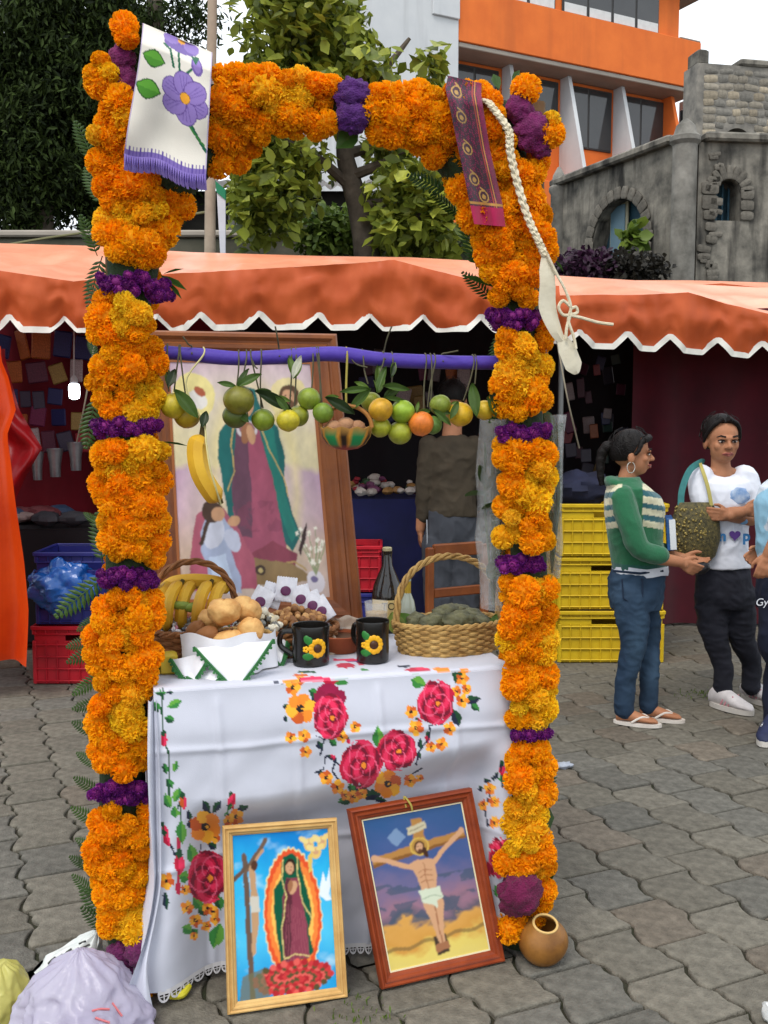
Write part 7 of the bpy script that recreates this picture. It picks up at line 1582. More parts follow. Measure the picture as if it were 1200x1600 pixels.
# ================================================================== THINGS ON THE GROUND
gc = G(846, 1502); k = gc.y / FPX; gr = 41 * k; gd = thing('gourd_bowl', V((gc.x, gc.y + gr * .7, 0)), 'round brown gourd with a cut open top by the right column', 'gourd'); go = V((gc.x, gc.y + gr * .35, 0)); tl_ = Matrix.Rotation(.34, 3, 'X') @ Matrix.Rotation(.05, 3, 'Y')
prof = [(gr * .3, .001)] + [(gr * math.cos(a), gr * .9 + gr * .92 * math.sin(a)) for a in [-1.2 + i * .17 for i in range(13)]]
prof = [p for p in prof if p[1] < gr * 1.72] + [(gr * .52, gr * 1.76), (gr * .47, gr * 1.80), (gr * .44, gr * 1.78), (gr * .45, gr * 1.7), (gr * .8, gr * 1.2), (gr * .7, gr * .5)]
mb = MB(); mb.lathe(prof, go, 40, tl_, cap1=True, wob=lambda a, z: .02 * math.sin(3 * a + z * 20)); mb.build('shell', M('gourd_skin', S(158, 108, 48), S(104, 66, 28), ns=11, rough=.4, bump=.15, bs=30, detail=8), gd)
mb = MB(); rz = gr * 1.80; mb.tube([go + tl_ @ V((gr * .47 * math.cos(a), gr * .47 * math.sin(a), rz)) for a in [2 * math.pi * i / 32 for i in range(33)]], .0035, 6, caps=False); mb.build('cut_rim', M('gourd_rim', S(214, 178, 112), rough=.7), gd)
# plastic bags at the lower left
def bag(name, label, pts_, Y, mat, seed, dep=.2, knot=None):
    t = thing(name, V((P(pts_[0][0], 1500, Y).x, Y, 0)), label, 'bag'); xs_ = [p[0] for p in pts_]; c_ = None
    rows_ = sorted(pts_, key=lambda p: -p[2]) if False else pts_
    mb = MB(); fine = []; nn = 150; ys_ = [p[2] for p in pts_]; M_ = 70
    for i in range(M_ + 1):
        y = lerp(ys_[0], ys_[-1], i / M_); xl = interp([(p[2], p[0]) for p in pts_], y); xr = interp([(p[2], p[1]) for p in pts_], y)
        a, b_ = P(xl, y, Y), P(xr, y, Y); m_ = (a + b_) / 2; r_ = (b_ - a).length / 2; z = max(.004, m_.z); rg = []
        for t_ in [2 * math.pi * q / nn for q in range(nn)]:
            c_, s_ = math.cos(t_), math.sin(t_); yy = y * .011
            q3 = V((c_ * r_, s_ * min(r_, dep), z * .8)) * 1.0 + V((seed * 3.1, 0, 0)); w_ = V((nz3(q3 * 6), nz3(q3 * 6 + V((5, 5, 5))), 0)) * .06; f = 1.06 + .12 * nz3(q3 * 5) - .30 * abs(nz3((q3 + w_) * 8)) - .20 * abs(nz3((q3 + w_) * 17)) - .08 * abs(nz3(q3 * 36))
            rg.append(V((m_.x + r_ * c_ * f, Y + min(r_, dep) * s_ * f, z + (.012 * nz3((c_ * 3, s_ * 3, yy * 3 + seed)) if z > .02 else 0))))
        fine.append(rg)
    rings = fine[:]; fine = fine[:-1]
    fine.append(rings[-1]); mb.loft(fine); mb.build('film', mat, t, ang=None); return t
lil = M('lilac_plastic', S(222, 218, 232), S(196, 188, 214), ns=5, rough=.2, spec=.7, bump=.5, bs=40, translucent=.4, alpha=.8)
bg1 = bag('plastic_bag', 'crumpled lilac white plastic bag at the lower left corner', [(118, 132, 1484), (92, 156, 1500), (60, 190, 1520), (38, 212, 1545), (22, 230, 1575), (8, 240, 1610), (10, 240, 1650), (30, 225, 1680)], 2.34, lil, 1)
film = next(o for o in bg1.children); fco = np.array([(v.co + ORG[bg1.name])[:] for v in film.data.vertices]); fx, fy = projn(fco)
def on_film(x, y):
    d = (fx - x) ** 2 + (fy - y) ** 2 + (fco[:, 1] - 2.0) * 60; k_ = int(np.argmin(d)); return V(fco[k_]) + V((0, -.003, .001))
mb = MB()
for pt in ([(146, 1578), (158, 1576), (170, 1575)], [(148, 1590), (160, 1593), (170, 1597)], [(176, 1566), (183, 1576), (190, 1586)]): mb.tube([on_film(x, y) for x, y in pt], .0028, 5)
mb.build('red_print', M('red_ink', S(214, 120, 124), rough=.5), bg1)
bag('plastic_bag', 'pale yellow plastic bag at the very left edge', [(-14, 12, 1506), (-30, 30, 1515), (-44, 44, 1535), (-52, 50, 1560), (-56, 46, 1600), (-50, 36, 1650)], 2.42, M('yellow_plastic_film', S(222, 216, 132), S(196, 190, 104), ns=6, rough=.25, bump=.8, bs=18, translucent=.35), 4, .14)
pbg = bag('paper_bag', 'white printed bag lying behind the lilac bag', [(148, 156, 1456), (110, 160, 1472), (70, 166, 1496), (48, 172, 1520), (44, 180, 1550), (50, 180, 1585)], 2.62, M('white_print_paper', S(216, 220, 216), S(190, 196, 194), ns=8, rough=.4, bump=.4, bs=14), 7, .1)
mb = MB()
film = next(o for o in pbg.children); fco = np.array([(v.co + ORG[pbg.name])[:] for v in film.data.vertices]); fx, fy = projn(fco)
for pt in ([(74, 1506), (80, 1500), (86, 1495)], [(92, 1496), (98, 1490)], [(100, 1492), (106, 1486), (112, 1482)], [(112, 1490), (120, 1484)], [(78, 1516), (86, 1512)], [(124, 1474), (134, 1470)], [(126, 1482), (140, 1474)]): mb.tube([on_film(x, y) for x, y in pt], .0026, 5)
mb.build('printed_marks', M('print_dark', S(60, 60, 56), rough=.5), pbg, kind='stuff')
lt = G(880, 1200); mb = MB(); mb.ell(lt + V((0, 0, .012)), (.045, .02, .014), 18, 10, RZ(.2), wob=lambda d: .4 * nz3(d * 3)); mb.build('litter_wrapper', M('foil_litter', S(190, 196, 206), S(140, 146, 160), ns=20, rough=.3), label='crumpled shiny wrapper on the pavement right of the arch', cat='litter')
lt = G(1192, 1596); mb = MB(); mb.ell(lt + V((.02, 0, .02)), (.02, .03, .028), 18, 10, wob=lambda d: .4 * nz3(d * 3)); mb.build('paper_scrap', M('white_scrap', S(220, 222, 220), rough=.6), label='white scrap of paper at the lower right corner', cat='litter')
lt = G(284, 1562); mb = MB(); mb.tube(bez([lt + V((-.03, 0, .012)), lt + V((0, .0, .014)), lt + V((.012, .03, .02))], 4), [.01] * 9, 8); mb.build('yellow_peel', M('yellow_peel', S(206, 196, 50), rough=.5), label='scrap of yellow peel under the cloth at the lower left', cat='litter')
gm_ = M('moss', S(96, 116, 44), S(66, 84, 32), ns=20, rough=.9, vcol=False)
for (px_, py_) in ((1092, 1086), (1112, 1088), (565, 1590)):
    q = G(px_, py_); n = 60; cen = np.array(q) + rngn.normal(size=(n, 3)) * np.array([.06, .05, .001]); v, f, c = leaves(cen, .016, .35, -1.2, None, .4, S(70, 96, 34), S(120, 140, 60), .4); v[:, 2] = np.maximum(v[:, 2], -.01); raw_mesh('weeds', v, f, leafm, None, V((q.x, q.y, 0)), cols=c, kind='stuff', label='tuft of small weeds between the pavers', cat='weeds')
# ================================================================== PEOPLE
skin_m = M('skin', S(178, 124, 92), S(158, 106, 76), ns=9, rough=.58, spec=.25, sss=.12, bump=.04, bs=300)
hair_m = M('black_hair', S(15, 12, 11), S(24, 19, 17), ns=60, rough=.5, spec=.22, bump=.5, bs=140)
white_eye = M('eye_white', S(190, 180, 172), rough=.4); iris_m = M('iris', S(34, 22, 16), rough=.2); lip_m = M('lips', S(152, 82, 72), rough=.45); brow_m = M('brow', S(28, 20, 17), rough=.8)
def head(body, t, org, Rm, s, hair, smile=False, face=True):
    """org = chin-level neck top centre in world; Rm 3x3 (x = person's right, y = forward, z = up); s scale (1 = 0.215 m head)"""
    W = lambda x, y, z: V(org) + Rm @ (V((x, y, z)) * s)
    body.ell(W(0, -.005, .128), (.074 * s, .092 * s, .092 * s), 24, 16, Rm)           # cranium
    body.ell(W(0, .030, .068), (.060 * s, .062 * s, .078 * s), 24, 16, Rm)            # face
    body.ell(W(0, .052, .022), (.034 * s, .032 * s, .026 * s), 16, 10, Rm)            # chin
    body.ell(W(0, .018, .038), (.055 * s, .05 * s, .036 * s), 18, 12, Rm)             # jaw
    for sx in (-1, 1):
        body.ell(W(sx * .036, .066, .074), (.022 * s, .018 * s, .022 * s), 12, 8, Rm)   # cheeks
        body.ell(W(sx * .074, -.004, .085), (.010 * s, .019 * s, .031 * s), 12, 8, Rm)  # ears
    body.limb([W(0, .090, .104), W(0, .103, .084), W(0, .109, .072)], [.007 * s, .0095 * s, .0125 * s], 8)   # nose
    for sx in (-1, 1): body.ell(W(sx * .012, .098, .068), (.009 * s, .009 * s, .008 * s), 8, 6, Rm)
    body.ell(W(0, .090, .112), (.05 * s, .012 * s, .010 * s), 14, 8, Rm)              # brow ridge
    body.ell(W(0, .087, .036), (.022 * s, .011 * s, .013 * s), 12, 8, Rm)             # mouth mound
    if face:
        for sx in (-1, 1):
            c = W(sx * .030, .0865, .096); mb = MB(); mb.ell(c, (.0125 * s, .0065 * s, .0052 * s), 14, 8, Rm); e = mb.build('eye', white_eye, t)
            mb = MB(); mb.ell(W(sx * .030, .0915, .0955), (.0068 * s, .0028 * s, .0054 * s), 12, 8, Rm); mb.build('iris', iris_m, e)
            mb = MB(); mb.tube([W(sx * .046, .080, .100), W(sx * .036, .0925, .1045), W(sx * .024, .0945, .1035), W(sx * .016, .090, .098)], .0024 * s, 6); mb.build('eyelid', brow_m, e)
            mb = MB(); mb.tube([W(sx * .052, .080, .117), W(sx * .038, .096, .124), W(sx * .016, .101, .119)], [.0022 * s, .0042 * s, .0036 * s], 6); mb.build('eyebrow', brow_m, t)
        mb = MB(); up = .006 if smile else -.001
        mb.tube([W(-.026, .086, .037 + up), W(-.012, .0985, .041), W(0, .1005, .0395), W(.012, .0985, .041), W(.026, .086, .037 + up)], [.002 * s, .005 * s, .0055 * s, .005 * s, .002 * s], 8)
        mb.tube([W(-.024, .086, .035 + up), W(0, .099, .031), W(.024, .086, .035 + up)], [.002 * s, .0058 * s, .002 * s], 8); mb.build('lips', lip_m, t)
        if smile: mb = MB(); mb.tube([W(-.016, .0955, .036 + up * .5), W(0, .1015, .0355), W(.016, .0955, .036 + up * .5)], .0026 * s, 6); mb.build('teeth', M('teeth', S(228, 222, 210), rough=.3), t)
    hb = MB()
    # scalp shell: covers top, back and sides down behind the ears
    n = 0
    def shell(u, v):
        th = lerp(-math.pi, math.pi, u); front = max(0, math.cos(th)) # th=0 faces forward
        low = lerp(-.62, .62, sstep(-.25, .75, math.cos(th))); 
        if hair.get('fringe') and math.cos(th) > .35: low = .34 - .1 * math.sin(th * 2)
        ph = lerp(math.pi / 2, low, v); th2 = th
        return W(.081 * math.cos(ph) * math.sin(th2), -.008 + .100 * math.cos(ph) * math.cos(th2), .130 + .100 * math.sin(ph))
    def shell2(u, v): p = shell(u, v); c = W(0, 0, .12); return p + (c - p) * .16
    g1 = MB(); g1.grid(shell, 48, 18); g2 = MB(); g2.grid(shell2, 48, 18)
    o = len(g1.v); hb.v = g1.v + g2.v; hb.c = g1.c + g2.c; hb.f = list(g1.f) + [tuple(reversed([i + o for i in f])) for f in g2.f]
    for i in range(48): a = 18 * 49 + i; hb.f.append((a, a + 1, a + 1 + o, a + o))
    hb.build('hair', hair_m, t)
    lh = MB(); rh = random.Random(int(abs(org[0]) * 100))
    for i in range(46):   # loose single hairs over the shell
        a = rh.uniform(-math.pi, math.pi); p0 = rh.uniform(.5, 1.3); pts_ = []
        for j in range(6):
            ph = p0 - j * .17; rr_ = 1.10 + .05 * math.sin(j + i) + rh.uniform(0, .03); aa = a + .08 * j * rh.uniform(-1, 1)
            if math.cos(aa) > .3 and ph < .55: break
            pts_.append(W(.081 * rr_ * math.cos(ph) * math.sin(aa), -.008 + .1 * rr_ * math.cos(ph) * math.cos(aa), .13 + .1 * rr_ * math.sin(ph)))
        if len(pts_) > 2: lh.tube(pts_, .0016 * s, 4)
    lh.build('loose_hair', hair_m, t, kind='stuff')
    for k, (pth, rr) in enumerate(hair.get('locks', [])):
        mb = MB(); q = bez([W(*p) for p in pth], 6); mb.tube(q, [lerp(rr[0], rr[1], i / (len(q) - 1)) * s * (1 + .08 * math.sin(i * 1.7)) for i in range(len(q))], 12); mb.build('hair_lock', hair_m, t)
    return W
def hand(body, wrist, d, palm_n, thumb_side, s=1.0, curl=.35):
    """d = pointing direction, palm_n = way the palm looks, thumb_side vector"""
    d = V(d).normalized(); pn = V(palm_n); pn = (pn - d * pn.dot(d)).normalized(); ts = d.cross(pn); ts = ts if ts.dot(V(thumb_side)) > 0 else -ts
    w_ = V(wrist); P_ = lambda a, b_, c: w_ + (d * a + ts * b_ + pn * c) * s
    body.limb([P_(0, 0, 0), P_(.03, .0, .002)], [.021 * s, .023 * s], 12)
    for k, (b_, L_) in enumerate(((.029, .072), (.010, .082), (-.009, .076), (-.027, .060))):
        base = P_(.075, b_, .0); body.limb([P_(.02, b_ * .55, 0), base], [.0125 * s, .0105 * s], 8)
        q = [base]; a = 0
        for j, f in enumerate((.46, .31, .23)):
            a += curl * (.6 + .35 * j) + .06 * k; q.append(q[-1] + (d * math.cos(a) + pn * math.sin(a) + ts * b_ * 1.6 * (1 if j == 0 else .3)) * L_ * f * s)
        body.limb(q, [.0098 * s, .0090 * s, .0082 * s, .0066 * s], 8)
    body.limb([P_(.015, .018, .004), P_(.042, .042, .014), P_(.066, .054, .022), P_(.086, .052, .030)], [.014 * s, .012 * s, .0105 * s, .0078 * s], 8)
def limbs(mb, pts, rs, n=14):
    q = bez(pts, 4); k = len(q); m_ = len(rs) - 1; mb.limb(q, [interp([(i / m_, r) for i, r in enumerate(rs)], j / (k - 1)) for j in range(k)], n)
def shoe_last(mb, heel, d, L_, s=1.0, h=.05, w_=.036):
    """foot lying on the ground from heel along d"""
    d = V(d).normalized(); h0 = V(heel); 
    rings = []
    sd = V((-d.y, d.x, 0))
    for i in range(13):
        t = i / 12; ww = w_ * interp([(0, .55), (.1, .78), (.3, .8), (.6, 1.0), (.8, .98), (.93, .72), (1, .3)], t); hh = h * interp([(0, .8), (.12, 1.25), (.3, 1.25), (.5, .95), (.75, .58), (.93, .42), (1, .2)], t)
        c = h0 + d * (t * L_)
        rings.append([c + sd * ww * math.cos(a) + V((0, 0, hh * .5 * (1 + math.sin(a)) if math.sin(a) > 0 else hh * .5 * (1 + math.sin(a) * .98))) for a in [2 * math.pi * k / 16 for k in range(16)]])
    mb.loft(rings)

# ------------------------------------------------ woman in the green striped jumper, seen from her right side... facing right
Y_ = 4.93; k_ = Y_ / FPX
X_ = lambda px: (px - 600) * k_
Z_ = lambda py: P(600, py, Y_).z
gw = thing('person', V((X_(1003), Y_, 0)), 'woman in green jumper with cream and teal stripes, jeans and flip-flops', 'person')
F = lambda px, py, dy=0.0: P(px, py, Y_ + dy)
fw_ = V((1, -.12, 0)).normalized(); rt_ = V((fw_.y, -fw_.x, 0))     # forward, person's right (towards the camera)
RmG = Matrix((rt_, fw_, V((0, 0, 1)))).transposed()
body = MB(); hs_ = .235 / .222
neck = F(981, 747); W = head(body, gw, F(984, 741) , Matrix((rt_ * 1.06, (fw_ + V((0, -.1, .06))).normalized(), V((0, 0, 1)))).transposed(), .98, dict(fringe=False, locks=[([(0, -.085, .15), (0, -.125, .135), (0, -.145, .08), (.0, -.145, .01), (0, -.135, -.05)], (.034, .014)), ([(.055, .062, .175), (.066, .045, .155), (.076, .03, .12), (.08, .012, .10)], (.016, .008)), ([(-.02, .085, .18), (.03, .085, .178), (.062, .055, .165)], (.018, .014))]), smile=True)
limbs(body, [F(975, 775), F(979, 750), F(984, 733)], [.052, .045, .045])
body.ell(F(990, 830), (.075, .09, .2), 20, 14); body.ell(F(996, 900), (.09, .09, .12), 20, 14)
RS, LS = F(972, 778, -.135), F(976, 776, .145)
# near (right) arm: elbow back, forearm forward to the hands
rE, rW_ = F(1000, 858, -.19), F(1062, 878, -.16); lE, lW_ = F(1010, 852, .16), F(1066, 872, .05)
limbs(body, [RS, rE, rW_], [.046, .037, .026]); limbs(body, [LS, lE, lW_], [.046, .037, .026])
hand(body, rW_, V((.8, .1, -.42)), V((0, .8, .25)), V((0, 0, 1)), .92, .3); hand(body, lW_, V((.9, -.2, -.25)), V((0, -.6, .5)), V((0, 0, 1)), .92, .35)
hipR, hipL = F(985, 905, -.075), F(990, 903, .075)
aR, aL = G(975, 1131), G(1012, 1124); aR.z = aL.z = .075
kR, kL = F(990, 1010, -.08), F(1012, 1010, .07)
limbs(body, [F(988, 930, -.06), F(989, 975, -.075), kR, aR + V((.005, 0, .16)), aR], [.05, .05, .042, .036, .034]); limbs(body, [F(998, 930, .06), F(1008, 975, .07), kL, aL + V((.005, 0, .16)), aL], [.05, .05, .042, .036, .034])
ftd = V((.95, -.35, 0)); fR, fL = aR.copy(), aL.copy(); fR.z = fL.z = .018
shoe_last(body, fR - ftd.normalized() * .04, ftd, .205, h=.052, w_=.037); shoe_last(body, fL - ftd.normalized() * .04, ftd, .205, h=.052, w_=.037)
vbuild(body, 'body', skin_m, gw, .0052, 3)
# jumper
jm = MB()
rings = []
for (py, xl, xr, dp) in ((890, 958, 1042, .125), (870, 955, 1042, .125), (840, 950, 1034, .125), (815, 947, 1036, .13), (792, 944, 1038, .14), (775, 946, 1030, .15), (762, 950, 1016, .15), (752, 957, 1003, .10), (745, 963, 998, .07)):
    a, b_ = F(xl, py), F(xr, py); m_ = (a + b_) / 2; r_ = (b_ - a).length / 2; rings.append([m_ + V((r_ * math.cos(t_), dp * math.sin(t_), 0)) for t_ in [2 * math.pi * i / 28 for i in range(28)]])
jm.loft(rings)
limbs(jm, [RS + V((0, .01, 0)), F(984, 818, -.172), rE, F(1032, 868, -.18)], [.064, .058, .052, .043]); limbs(jm, [LS, F(990, 818, .165), lE, F(1036, 862, .12)], [.064, .058, .052, .043])
jm.ell(F(960, 756), (.055, .085, .035), 16, 10, Matrix.Rotation(.5, 3, 'Y'))
GR_, CRM, TEAL = np.array(S(30, 96, 62)), np.array(S(206, 200, 168)), np.array(S(38, 92, 100))
def jcol(co):
    c = np.tile(GR_, (len(co), 1)); x, y = projn(co); z = co[:, 2]; zz = lambda py: Z_(py)
    torso = (np.abs(co[:, 1] - Y_) < .158)
    sh_ = (x - 990) * .10
    for (p0, p1, cc) in ((758, 768, CRM), (768, 777, TEAL), (777, 788, CRM), (788, 796, TEAL), (796, 806, CRM), (806, 815, TEAL), (815, 825, CRM)):
        yy = y + np.where(x < 985, (x - 960) * .14, -(x - 1020) * .16); m = torso & (yy >= p0) & (yy < p1) & ((x < 972) | (x > 1004)); c[m] = cc
    m = (z < zz(878)); c[m] = np.array(S(34, 84, 74)); return c
vbuild(jm, 'jumper', M('knit_jumper', vcol=True, rough=.9, var=.12, ns=60, bump=.35, bs=250, sheen=.3), gw, .0058, 3, jcol, folds=(.006, (7, 7, 9), 1))
mb = MB(); rr_ = []
for (py, xl, xr) in ((884, 957, 1043), (892, 957, 1044), (897, 957, 1043)):
    a, b_ = F(xl, py), F(xr, py - 2); m_ = (a + b_) / 2; r_ = (b_ - a).length / 2; rr_.append([m_ + V((r_ * math.cos(t_), .128 * math.sin(t_) , .004 * math.sin(t_ * 5))) for t_ in [2 * math.pi * i / 32 for i in range(32)]])
mb.loft(rr_); mb.build('undershirt_hem', M('white_jersey', S(214, 216, 222), S(196, 198, 208), ns=30, rough=.9), gw)
jn = MB()
rings = []
for (py, xl, xr, dp) in ((888, 958, 1040, .122), (905, 950, 1038, .13), (930, 950, 1036, .135), (950, 955, 1032, .13)):
    a, b_ = F(xl, py), F(xr, py); m_ = (a + b_) / 2; r_ = (b_ - a).length / 2; rings.append([m_ + V((r_ * math.cos(t_), dp * math.sin(t_), 0)) for t_ in [2 * math.pi * i / 24 for i in range(24)]])
jn.loft(rings)
limbs(jn, [F(985, 930, -.06), F(989, 975, -.075), kR, aR + V((.005, 0, .16)), aR + V((0, 0, .0))], [.094, .080, .060, .049, .049], 18); limbs(jn, [F(996, 930, .06), F(1008, 975, .07), kL, aL + V((.005, 0, .16)), aL + V((0, 0, .0))], [.094, .080, .059, .048, .047], 18)
denim = M('blue_denim', S(44, 70, 96), S(30, 48, 70), ns=7, rough=.85, vcol=True, var=.22, bump=.35, bs=40)
def dcol(co):
    z = co[:, 2]; c = np.tile(np.array(S(30, 50, 72)), (len(co), 1)); n = np.array([mnoise.noise(V((a * 9, b_ * 9, d * 3))) for a, b_, d in co]); fade = np.clip(.5 + n, 0, 1)[:, None] * np.clip(1 - np.abs(z - .45) / .4, 0, 1)[:, None]
    return c * (1 - .5 * fade) + np.array(S(78, 106, 128)) * .5 * fade
vbuild(jn, 'jeans', denim, gw, .006, 3, dcol, folds=(.009, (8, 8, 13), 3))
mb = MB(); pk0 = F(986, 918, -.142); mb.tube([F(972, 905, -.135), F(974, 935, -.142), F(990, 944, -.145), F(1004, 934, -.142), F(1004, 904, -.135)], .004, 6); mb.tube([F(958, 892, -.12), F(1000, 896, -.136), F(1036, 892, -.10)], .006, 6); mb.build('pocket_seam', M('dark_denim', S(26, 40, 60), rough=.9), gw)
ff = M('flip_flop', S(222, 216, 208), S(196, 186, 176), rough=.6); fd = ftd.normalized(); sdn = V((-fd.y, fd.x, 0))
for f_ in (fR, fL):
    mb = MB(); outl = []
    for i in range(24): a = 2 * math.pi * i / 24; outl.append(V((f_.x, f_.y, .002)) + fd * (.065 + .118 * math.cos(a)) + sdn * .042 * math.sin(a) * (1 + .12 * math.cos(a)))
    mb.prism(outl, V((0, 0, .016))); s_ = mb.build('flip_flop', ff, gw, ang=30)
    mb = MB()
    for sg in (-1, 1): mb.tube(bez([V((f_.x, f_.y, .02)) + fd * .13 + V((0, 0, .016)), V((f_.x, f_.y, .05)) + fd * .09 + sdn * sg * .026, V((f_.x, f_.y, .022)) + fd * .04 + sdn * sg * .040], 5), .0055, 6)
    mb.build('strap', ff, s_)
mb = MB(); ec = W(.078, -.005, .038); mb.tube([ec + V((.019 * math.cos(a), 0, .026 * math.sin(a))) for a in [2 * math.pi * i / 20 for i in range(21)]], .0022, 6, caps=False); mb.build('hoop_earring', M('silver', S(216, 212, 204), rough=.25, metal=.8), gw)
mb = MB(); mb.tube([W(-.02, -.105, .155), W(0, -.118, .145), W(.02, -.105, .135)], .016, 8); mb.build('hair_tie', M('blue_band', S(34, 44, 84), rough=.8), gw)
# things she carries
bkx = MB(); bc_ = F(1046, 832, .06); bkx.box(bc_, (.035, .20, .16), RZ(-.25) @ Matrix.Rotation(-.08, 3, 'Y'), .003); ob = bkx.build('book', M('blue_cover', S(44, 92, 150), S(30, 66, 116), ns=20, rough=.4), label='blue and white book held against the green jumper', cat='book', smooth=False)
mb = MB(); mb.box(bc_ + V((.0185, -.02, 0)), (.004, .14, .13), RZ(-.25) @ Matrix.Rotation(-.08, 3, 'Y'), .001); mb.box(bc_ + V((-.012, -.101, .0)), (.03, .006, .15), RZ(-.25) @ Matrix.Rotation(-.08, 3, 'Y'), .001); mb.build('pages', M('paper_white', S(222, 226, 230), rough=.7), ob, smooth=False)
mb = MB(); mb.ell(F(1094, 888, -.06), (.05, .035, .03), 20, 12, Matrix.Rotation(-.2, 3, 'Y'), wob=lambda d: .08 * nz3(d * 2)); mb.build('black_purse', M('black_vinyl', S(26, 24, 26), S(36, 34, 36), rough=.35), label='small black purse in the hands of the woman in green', cat='purse')

# ------------------------------------------------ woman in the white T-shirt, facing the camera
Y_ = 5.18; k_ = Y_ / FPX
ww = thing('person', V((X_(1135), Y_, 0)), 'woman in white printed T-shirt and black jeans with a shoulder bag', 'person')
body = MB(); RmW = Matrix((V((-1, 0, 0)), V((0, -1, 0)), V((0, 0, 1)))).transposed()       # faces the camera
RmH = Matrix((V((-1, -.05, 0)).normalized() * 1.04, V((.05, -1, -.02)).normalized(), V((0, 0, 1)))).transposed()
W = head(body, ww, F(1126, 720), RmH, 1.07, dict(locks=[([(0, -.08, .16), (.0, -.12, .13), (.0, -.12, .05)], (.04, .025)), ([(.02, .075, .205), (.06, .055, .17), (.081, .02, .12), (.082, .0, .09)], (.012, .006)), ([(-.0, .078, .205), (-.055, .055, .175), (-.080, .02, .12), (-.082, .0, .09)], (.013, .006))]))
limbs(body, [F(1127, 742), F(1126, 725), F(1126, 706)], [.058, .049, .047])
body.ell(F(1128, 737), (.09, .045, .028), 18, 10)
RS, LS = F(1092, 746), F(1165, 746)
rE, rW_ = F(1106, 800, -.06), F(1160, 800, -.17); lE, lW_ = F(1180, 806, -.02), F(1140, 806, -.15)
limbs(body, [RS, rE, rW_], [.05, .043, .029]); limbs(body, [LS, lE, lW_], [.05, .043, .029]); hand(body, rW_, V((1, -.15, .1)), V((0, 1, 0)), V((0, 0, 1)), .92, .35); hand(body, lW_, V((-.9, -.3, .1)), V((0, 1, 0)), V((0, 0, 1)), .92, .4)
body.ell(F(1130, 810), (.09, .06, .2), 18, 12); body.ell(F(1132, 890), (.09, .07, .12), 18, 12)
aR, aL = G(1128, 1106), G(1172, 1100); aR.z = aL.z = .085; kR, kL = F(1118, 1000, -.03), F(1160, 1000, .0)
limbs(body, [F(1113, 930), F(1114, 970, -.01), kR, aR + V((0, 0, .14)), aR], [.05, .05, .042, .034, .032]); limbs(body, [F(1152, 930), F(1155, 970), kL, aL + V((0, 0, .14)), aL], [.05, .05, .042, .034, .032])
vbuild(body, 'body', skin_m, ww, .0054, 3)
ts = MB(); rings = []
for (py, xl, xr, dp) in ((886, 1088, 1172, .115), (870, 1090, 1170, .115), (840, 1094, 1166, .115), (810, 1092, 1168, .12), (785, 1088, 1172, .132), (765, 1084, 1176, .125), (748, 1086, 1172, .105), (737, 1098, 1160, .08), (733, 1104, 1153, .07)):
    a, b_ = F(xl, py), F(xr, py); m_ = (a + b_) / 2; r_ = (b_ - a).length / 2; rings.append([m_ + V((r_ * math.cos(t_), dp * math.sin(t_) - .005, -.055 * max(0, -math.sin(t_)) * (1 if py < 740 else .3 if py < 750 else 0))) for t_ in [2 * math.pi * i / 30 for i in range(30)]])
ts.loft(rings); limbs(ts, [RS + V((.01, 0, .002)), F(1097, 766, -.02), F(1102, 787, -.045)], [.066, .068, .068]); limbs(ts, [LS - V((.01, 0, -.002)), F(1171, 766, -.01), F(1175, 787, -.02)], [.066, .068, .068])
white_t = M('white_cotton', S(228, 230, 238), S(214, 217, 228), ns=6, rough=.9, bump=.25, bs=22)
vbuild(ts, 't_shirt', white_t, ww, .0058, 3, folds=(.007, (9, 6, 8), 5))
# print on the shirt: blue shape above, letters and heart below
def on_shirt(x, y, d=-.135): return F(x, y, d)
mb = MB(); c_ = F(1156, 775, -.134)
mb.ell(c_, (.05, .006, .042), 22, 10, wob=lambda d: .2 * nz3(d * 2.5)); mb.build('blue_print', M('blue_ink', S(96, 140, 196), S(190, 206, 226), ns=26, rough=.85), ww)
mb = MB(); mb.ell(F(1162, 815, -.124), (.022, .004, .016), 16, 8); mb.build('blue_print', M('blue_ink_b', S(126, 170, 210), rough=.85), ww)
cl_ = F(1146, 838, -.123)
text_mb('n', .075, cl_ + V((-.056, -.002, 0)), V((1, 0, 0)), V((0, 0, 1)), .0, .003).build('lettering', M('blue_letter', S(60, 128, 186), rough=.8), ww, smooth=False)
text_mb('p', .075, cl_ + V((.066, -.002, 0)), V((1, 0, 0)), V((0, 0, 1)), .0, .003).build('lettering', M('blue_letter', S(60, 128, 186), rough=.8), ww, smooth=False)
mb = MB(); hp = [(16 * math.sin(t_) ** 3, 13 * math.cos(t_) - 5 * math.cos(2 * t_) - 2 * math.cos(3 * t_) - math.cos(4 * t_)) for t_ in [2 * math.pi * i / 28 for i in range(28)]]
mb.prism([cl_ + V((.006 + a * .0018, -.006, b_ * .0018 + .006)) for a, b_ in hp], V((0, .004, 0))); mb.build('heart_print', M('purple_ink', S(96, 64, 140), rough=.8), ww, smooth=False)
jn = MB(); rings = []
for (py, xl, xr, dp) in ((880, 1090, 1168, .108), (900, 1088, 1172, .118), (930, 1088, 1174, .122), (948, 1092, 1172, .11)):
    a, b_ = F(xl, py), F(xr, py); m_ = (a + b_) / 2; r_ = (b_ - a).length / 2; rings.append([m_ + V((r_ * math.cos(t_), dp * math.sin(t_), 0)) for t_ in [2 * math.pi * i / 24 for i in range(24)]])
jn.loft(rings); limbs(jn, [F(1113, 930), F(1114, 970, -.01), kR, aR + V((0, 0, .14)), aR + V((0, 0, .01))], [.095, .085, .066, .050, .048], 18); limbs(jn, [F(1152, 930), F(1155, 970), kL, aL + V((0, 0, .14)), aL + V((0, 0, .01))], [.095, .085, .066, .05, .048], 18)
